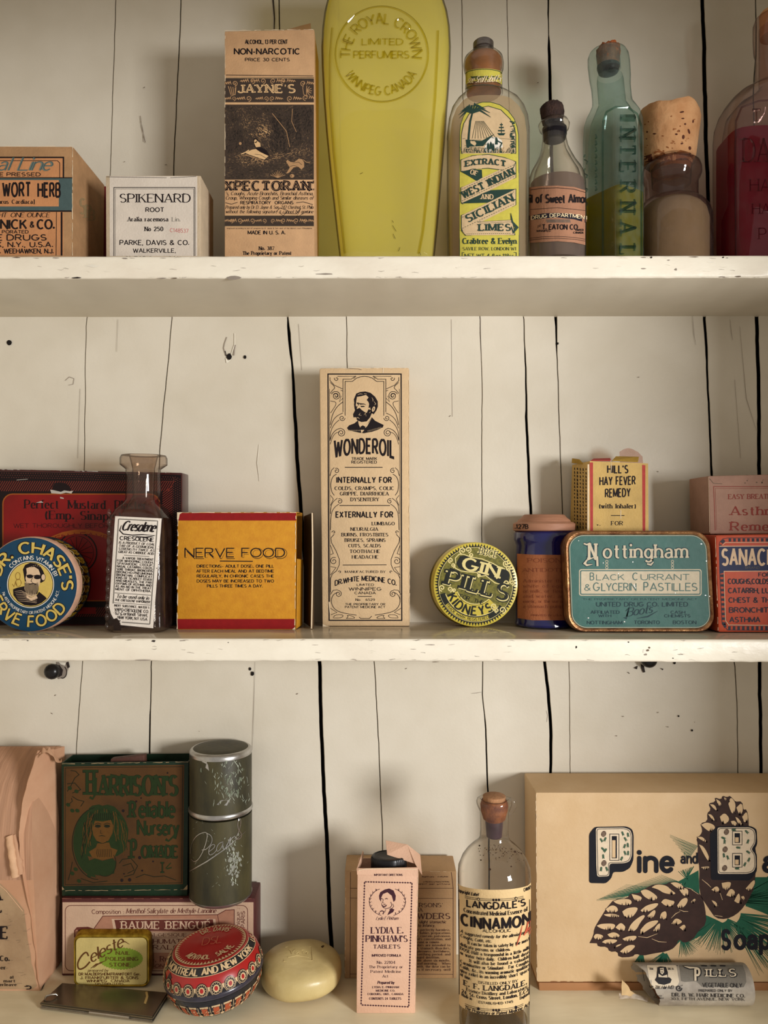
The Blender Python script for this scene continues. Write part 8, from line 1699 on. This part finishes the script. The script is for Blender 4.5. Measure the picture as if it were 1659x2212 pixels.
Bb = {'sh': R1([(1150, 410), (1210, 345), (1510, 342), (1560, 370), (1566, 500), (1540, 550), (1562, 590), (1562, 740), (1500, 820), (1160, 815)]),
      'o1': R1([(1212, 352), (1500, 350), (1545, 372), (1556, 430), (1550, 500), (1515, 545), (1552, 590), (1556, 700), (1535, 745), (1480, 765), (1216, 765)]), 'o2': R1([(1224, 364), (1496, 362), (1534, 382), (1544, 430), (1538, 496), (1500, 545), (1540, 592), (1544, 698), (1524, 736), (1478, 752), (1228, 752)]), 'holes': [(*R1([(1366, 405)])[0], *R1([(1414, 490)])[0]), (*R1([(1366, 600)])[0], *R1([(1414, 685)])[0])]}
capital(Pp, 0, 0, 9); capital(Bb, 0, 0, 9)
def sprig(x, y, a, L=9):
    for k in range(5):
        for s_ in (-1, 1):
            t_ = k / 5; bx, by = x + L * t_ * math.cos(a), y + L * t_ * math.sin(a); A.line(pgr, [(bx, by), (bx + 3.4 * math.cos(a + s_ * .7), by + 3.4 * math.sin(a + s_ * .7))], .9, 17)
for x, y, a in ((190, 450, 1), (240, 440, 2), (200, 530, .8), (245, 540, 2.2), (215, 590, 1.5), (200, 700, 1.7), (240, 700, 1.2), (380, 390, 1.2), (430, 400, 1.4), (400, 440, 1), (430, 490, 1.5), (410, 500, 1.9), (400, 560, 1.2), (435, 560, 1.6), (385, 610, 2), (1250, 440, .4), (1280, 460, 1.6), (1270, 580, 1.4), (1300, 600, 1.2), (1460, 380, .8), (1490, 460, 1.9), (1470, 560, .6), (1500, 620, 2), (1380, 530, .1), (1340, 375, 0), (1370, 715, 0), (1465, 660, 2)): p = r([(x, y)])[0]; sprig(*p, a)
for x, y in ((220, 412), (222, 668), (1296, 395), (1284, 548), (1280, 712)): p = r([(x, y)])[0]; A.ell(brownink, *p, 5.2, 6.6, 17, 14, 20); [A.line(pwh, [(p[0] - 4, p[1] - 4 + k * 2.6), (p[0] + 4, p[1] - 3 + k * 2.6)], .5, 18) for k in range(4)]
A.text(pbk, 'ine', 1375, 1881.5, 42, 1458, 'round', 12, wt=1.15); A.text(pbk, 'and', 1470, 1864.5, 21, 1508, 'round', 12, wt=.9); A.text(pbk, 'alsam', 1646, 1881.5, 42, 1790, 'round', 12, wt=1.15); A.text(pbk, 'S', 1557, 2049, 38, 1580, 'round', 12, wt=1.1); A.text(pbk, 'oaps', 1585, 2048, 38, 1690, 'round', 12, wt=1.1)
A.build('printed_lid', t, pf)
A = Art(); a = P(1157, 1712, Yq); psd = on_plane3(a, P(1160, 2122, Yq), a + Vector((0, .03, 0)))
A.rtext(brownink, 'One dozen tablets', 1149, 1752, 90, 190, 9, 'script', 2, 1.2)
A.build('side_print', t, psd)
A = Art(); wear(A, worn, (1158, 1716), (1160, 2118), 1.2, 2); wear(A, ink('box_scuff', (150, 104, 70)), (1190, 2120), (1400, 2121), 1.2, 2, gap=.4); A.build('edge_wear', t, pf, kind='stuff')

# ---------------------------------------------------------------- pill tube, torn open
t = thing('pill_tube', 'rolled grey printed pill wrapper torn open at its left end, lying before the soap box', 'tube', (P(1500, 2160, .474).x, .474, Z3))
rw = 39.5; Yc = K3 / 1025.5; r_m = 40.5 * Yc / F
tw = mat('silver_paper', (192, 182, 166), .55, .12, 50, .2, rgb2=(140, 130, 118)); twi = mat('tube_inside', (120, 82, 60), .8, .2, 90); N = 48
cl_ = P(1395, 2122, Yc); cr_ = P(1612, 2128, Yc); cl_.z = cr_.z = Z3 + r_m
def tring(x, rad, jag=0, skew=0): return [Vector((x + (skew * math.sin(2 * math.pi * i / N + .6)) + random.uniform(-jag, jag), Yc + rad * math.cos(2 * math.pi * i / N), Z3 + r_m + rad * math.sin(2 * math.pi * i / N))) for i in range(N)]
random.seed(2)
rg = [tring(cl_.x, r_m, .0009, -.006), tring(cl_.x + .008, r_m, 0, -.004)] + [tring(cl_.x + .012 + (cr_.x - cl_.x - .012) * k / 8, r_m * (1 + .006 * math.sin(k * 2))) for k in range(9)]
bm = loft(rg, False, True); bmesh.ops.recalc_face_normals(bm, faces=bm.faces); bmesh.ops.solidify(bm, geom=list(bm.faces), thickness=.0004)
tb_ = auto_smooth(link_bm('tube_wrapper', bm, tw, t), 50)
auto_smooth(link_bm('inner_roll', loft([tring(cl_.x + .006, r_m * .86, .0003, -.003), tring(cr_.x - .004, r_m * .86)]), twi, t), 50)
lp = mat('white_foil', (224, 210, 190), .5, .1, 90, .4)
def lipf(u, v):
    p = P(1338 + 62 * u, 2158 - 4 * math.sin(u * 3.1) + 7 * u - 13 * (1 - v) * (1 - u * .4), Y3(2170) + .004 * (1 - v)); p.z = max(p.z, Z3 + .0008); return p + noise.noise_vector(p * 400) * .0006
grid_surf('torn_wrap', t, lp, lipf, 18, 5, .0006)
def lipg(u, v):
    p = P(1343 + 40 * u, 2150 - 34 * (1 - u) * v * (1 if u < .5 else .7) + 4 * u, Yc - .006 + .012 * u); p.z = max(p.z, Z3 + .001); return p + noise.noise_vector(p * 300) * .0006
grid_surf('torn_wrap', t, mat('cream_foil', (208, 176, 128), .6, .1, 90), lipg, 10, 6, .0005)
A = Art(); tsf = on_surf([tb_], .0001); q = zm(1320, 2060, 4.894); tpk = ink('pill_print', (44, 42, 44)); tgr = ink('pill_grey', (122, 116, 106)); tcr = ink('pill_cream', (222, 206, 180))
A.poly(tgr, q([(720, 120), (1390, 120), (1420, 200), (1430, 300), (1400, 355), (960, 350), (900, 290), (780, 300), (740, 290)]), 1, 5); A.poly(tcr, q([(380, 125), (690, 125), (720, 300), (700, 340), (420, 370), (405, 300)]), 1, 5)
for a, b in (((325, 130), (350, 290)), ((380, 125), (410, 320)), ((690, 125), (740, 345)), ((700, 125), (752, 340))): A.line(tpk, q([a, b]), .9, 3)
A.poly(tpk, q([(490, 150), (520, 140), (580, 145), (600, 200), (600, 250), (620, 255), (640, 275), (625, 310), (560, 330), (500, 320), (462, 280), (480, 250), (485, 200)]), 3); A.poly(tcr, q([(515, 160), (555, 155), (560, 200), (540, 225), (520, 205)]), 4); A.poly(tcr, q([(500, 215), (540, 240), (590, 225), (595, 255), (500, 250)]), 4); A.line(tpk, q([(520, 175), (550, 172)]), 1.4, 5); A.line(tpk, q([(530, 200), (548, 200)]), 1, 5)
A.text(tpk, 'THE', 1403, 2096, 4, 1412, 'sbold', 4); A.text(tpk, 'DR. B.', 1443, 2096, 4, 1456, 'sbold', 4); A.text(tpk, 'B.W. Hair M.D.', 1412, 2136, 7, 1455, 'script', 4, wt=1.2)
for m_, o_, lv, dx in ((tpk, 3, 4, 1.2), (tcr, 0, 6, 0)):
    A.text(m_, 'P', 1500 + dx, 2119, 25, 1512 + dx, 'sans', lv, out=o_ + 1.4); A.text(m_, 'ILLS', 1524 + dx, 2110, 15, 1590 + dx, 'slab', lv, out=o_ + .4, wt=.8)
    A.line(m_, [(1478, 2089), (1490, 2092), (1506, 2092)], [1 + o_, 4 + o_, 2 + o_], lv)
for x in (1515, 1535, 1555): A.line(tpk, [(x, 2087), (x + 12, 2087.5)], 2.6, 4)
A.text(tpk, 'VEGETABLE ONLY', 1517, 2132, 8.5, 1603, 'sans', 4, y1=2133); A.text(tpk, 'PREPARED ONLY BY', 1509, 2142, 4.6, 1582, 'bold', 4); A.text(tpk, 'DR. B. W. HAIR MEDICINE CO.', 1451, 2151.5, 7, 1609, 'serif', 4, wt=1.4, y1=2154); A.text(tpk, '303, FIFTH AVENUE, NEW YORK', 1448, 2159, 5.2, 1608, 'serif', 4, wt=1.4, y1=2160.5); A.text(tpk, 'None', 1415, 2152, 4, 1430, 'serif', 4); A.text(tpk, 'Genuine', 1412, 2157, 4, 1434, 'serif', 4)
A.curl(tpk, 1466, 2134, 7, 0, 1.3, 2.2, 4); A.curl(tpk, 1406, 2130, 4, 0, 1.2, 1.4, 4)
A.build('print', t, tsf)

# ================================================================ prints and labels belong to the face that carries them
for o in list(bpy.data.objects):
    if o.type == 'MESH' and o.parent and o.parent.type == 'EMPTY':
        k = o.name.split('.')[0]
        want = {'lid_print': ('lid',), 'portrait': ('lid', 'carton_body'), 'embossing': ('glass',), 'side_embossing': ('glass',), 'panel_edge': ('glass',), 'printed_face': ('carton_body', 'box_body', 'tin_body'), 'lettering': ('carton_body',), 'scrollwork': ('carton_body',),
                'engraving': ('carton_body',), 'banner': ('carton_body',), 'printed_panel': ('tin_body',), 'printed_lid': ('lid',), 'lid_number': ('lid',), 'barrel_print': ('tin_base',), 'side_print': ('carton_body', 'lid'), 'label': ('glass', 'jar_body', 'carton_body', 'package_body'), 'neck_label': ('glass',), 'printed_label': ('carton_body',), 'band': ('carton_body',), 'print': ('tube_wrapper',)}.get(k)
        if want:
            for s_ in o.parent.children:
                if s_.name.split('.')[0] in want and s_ is not o: o.parent = s_; break
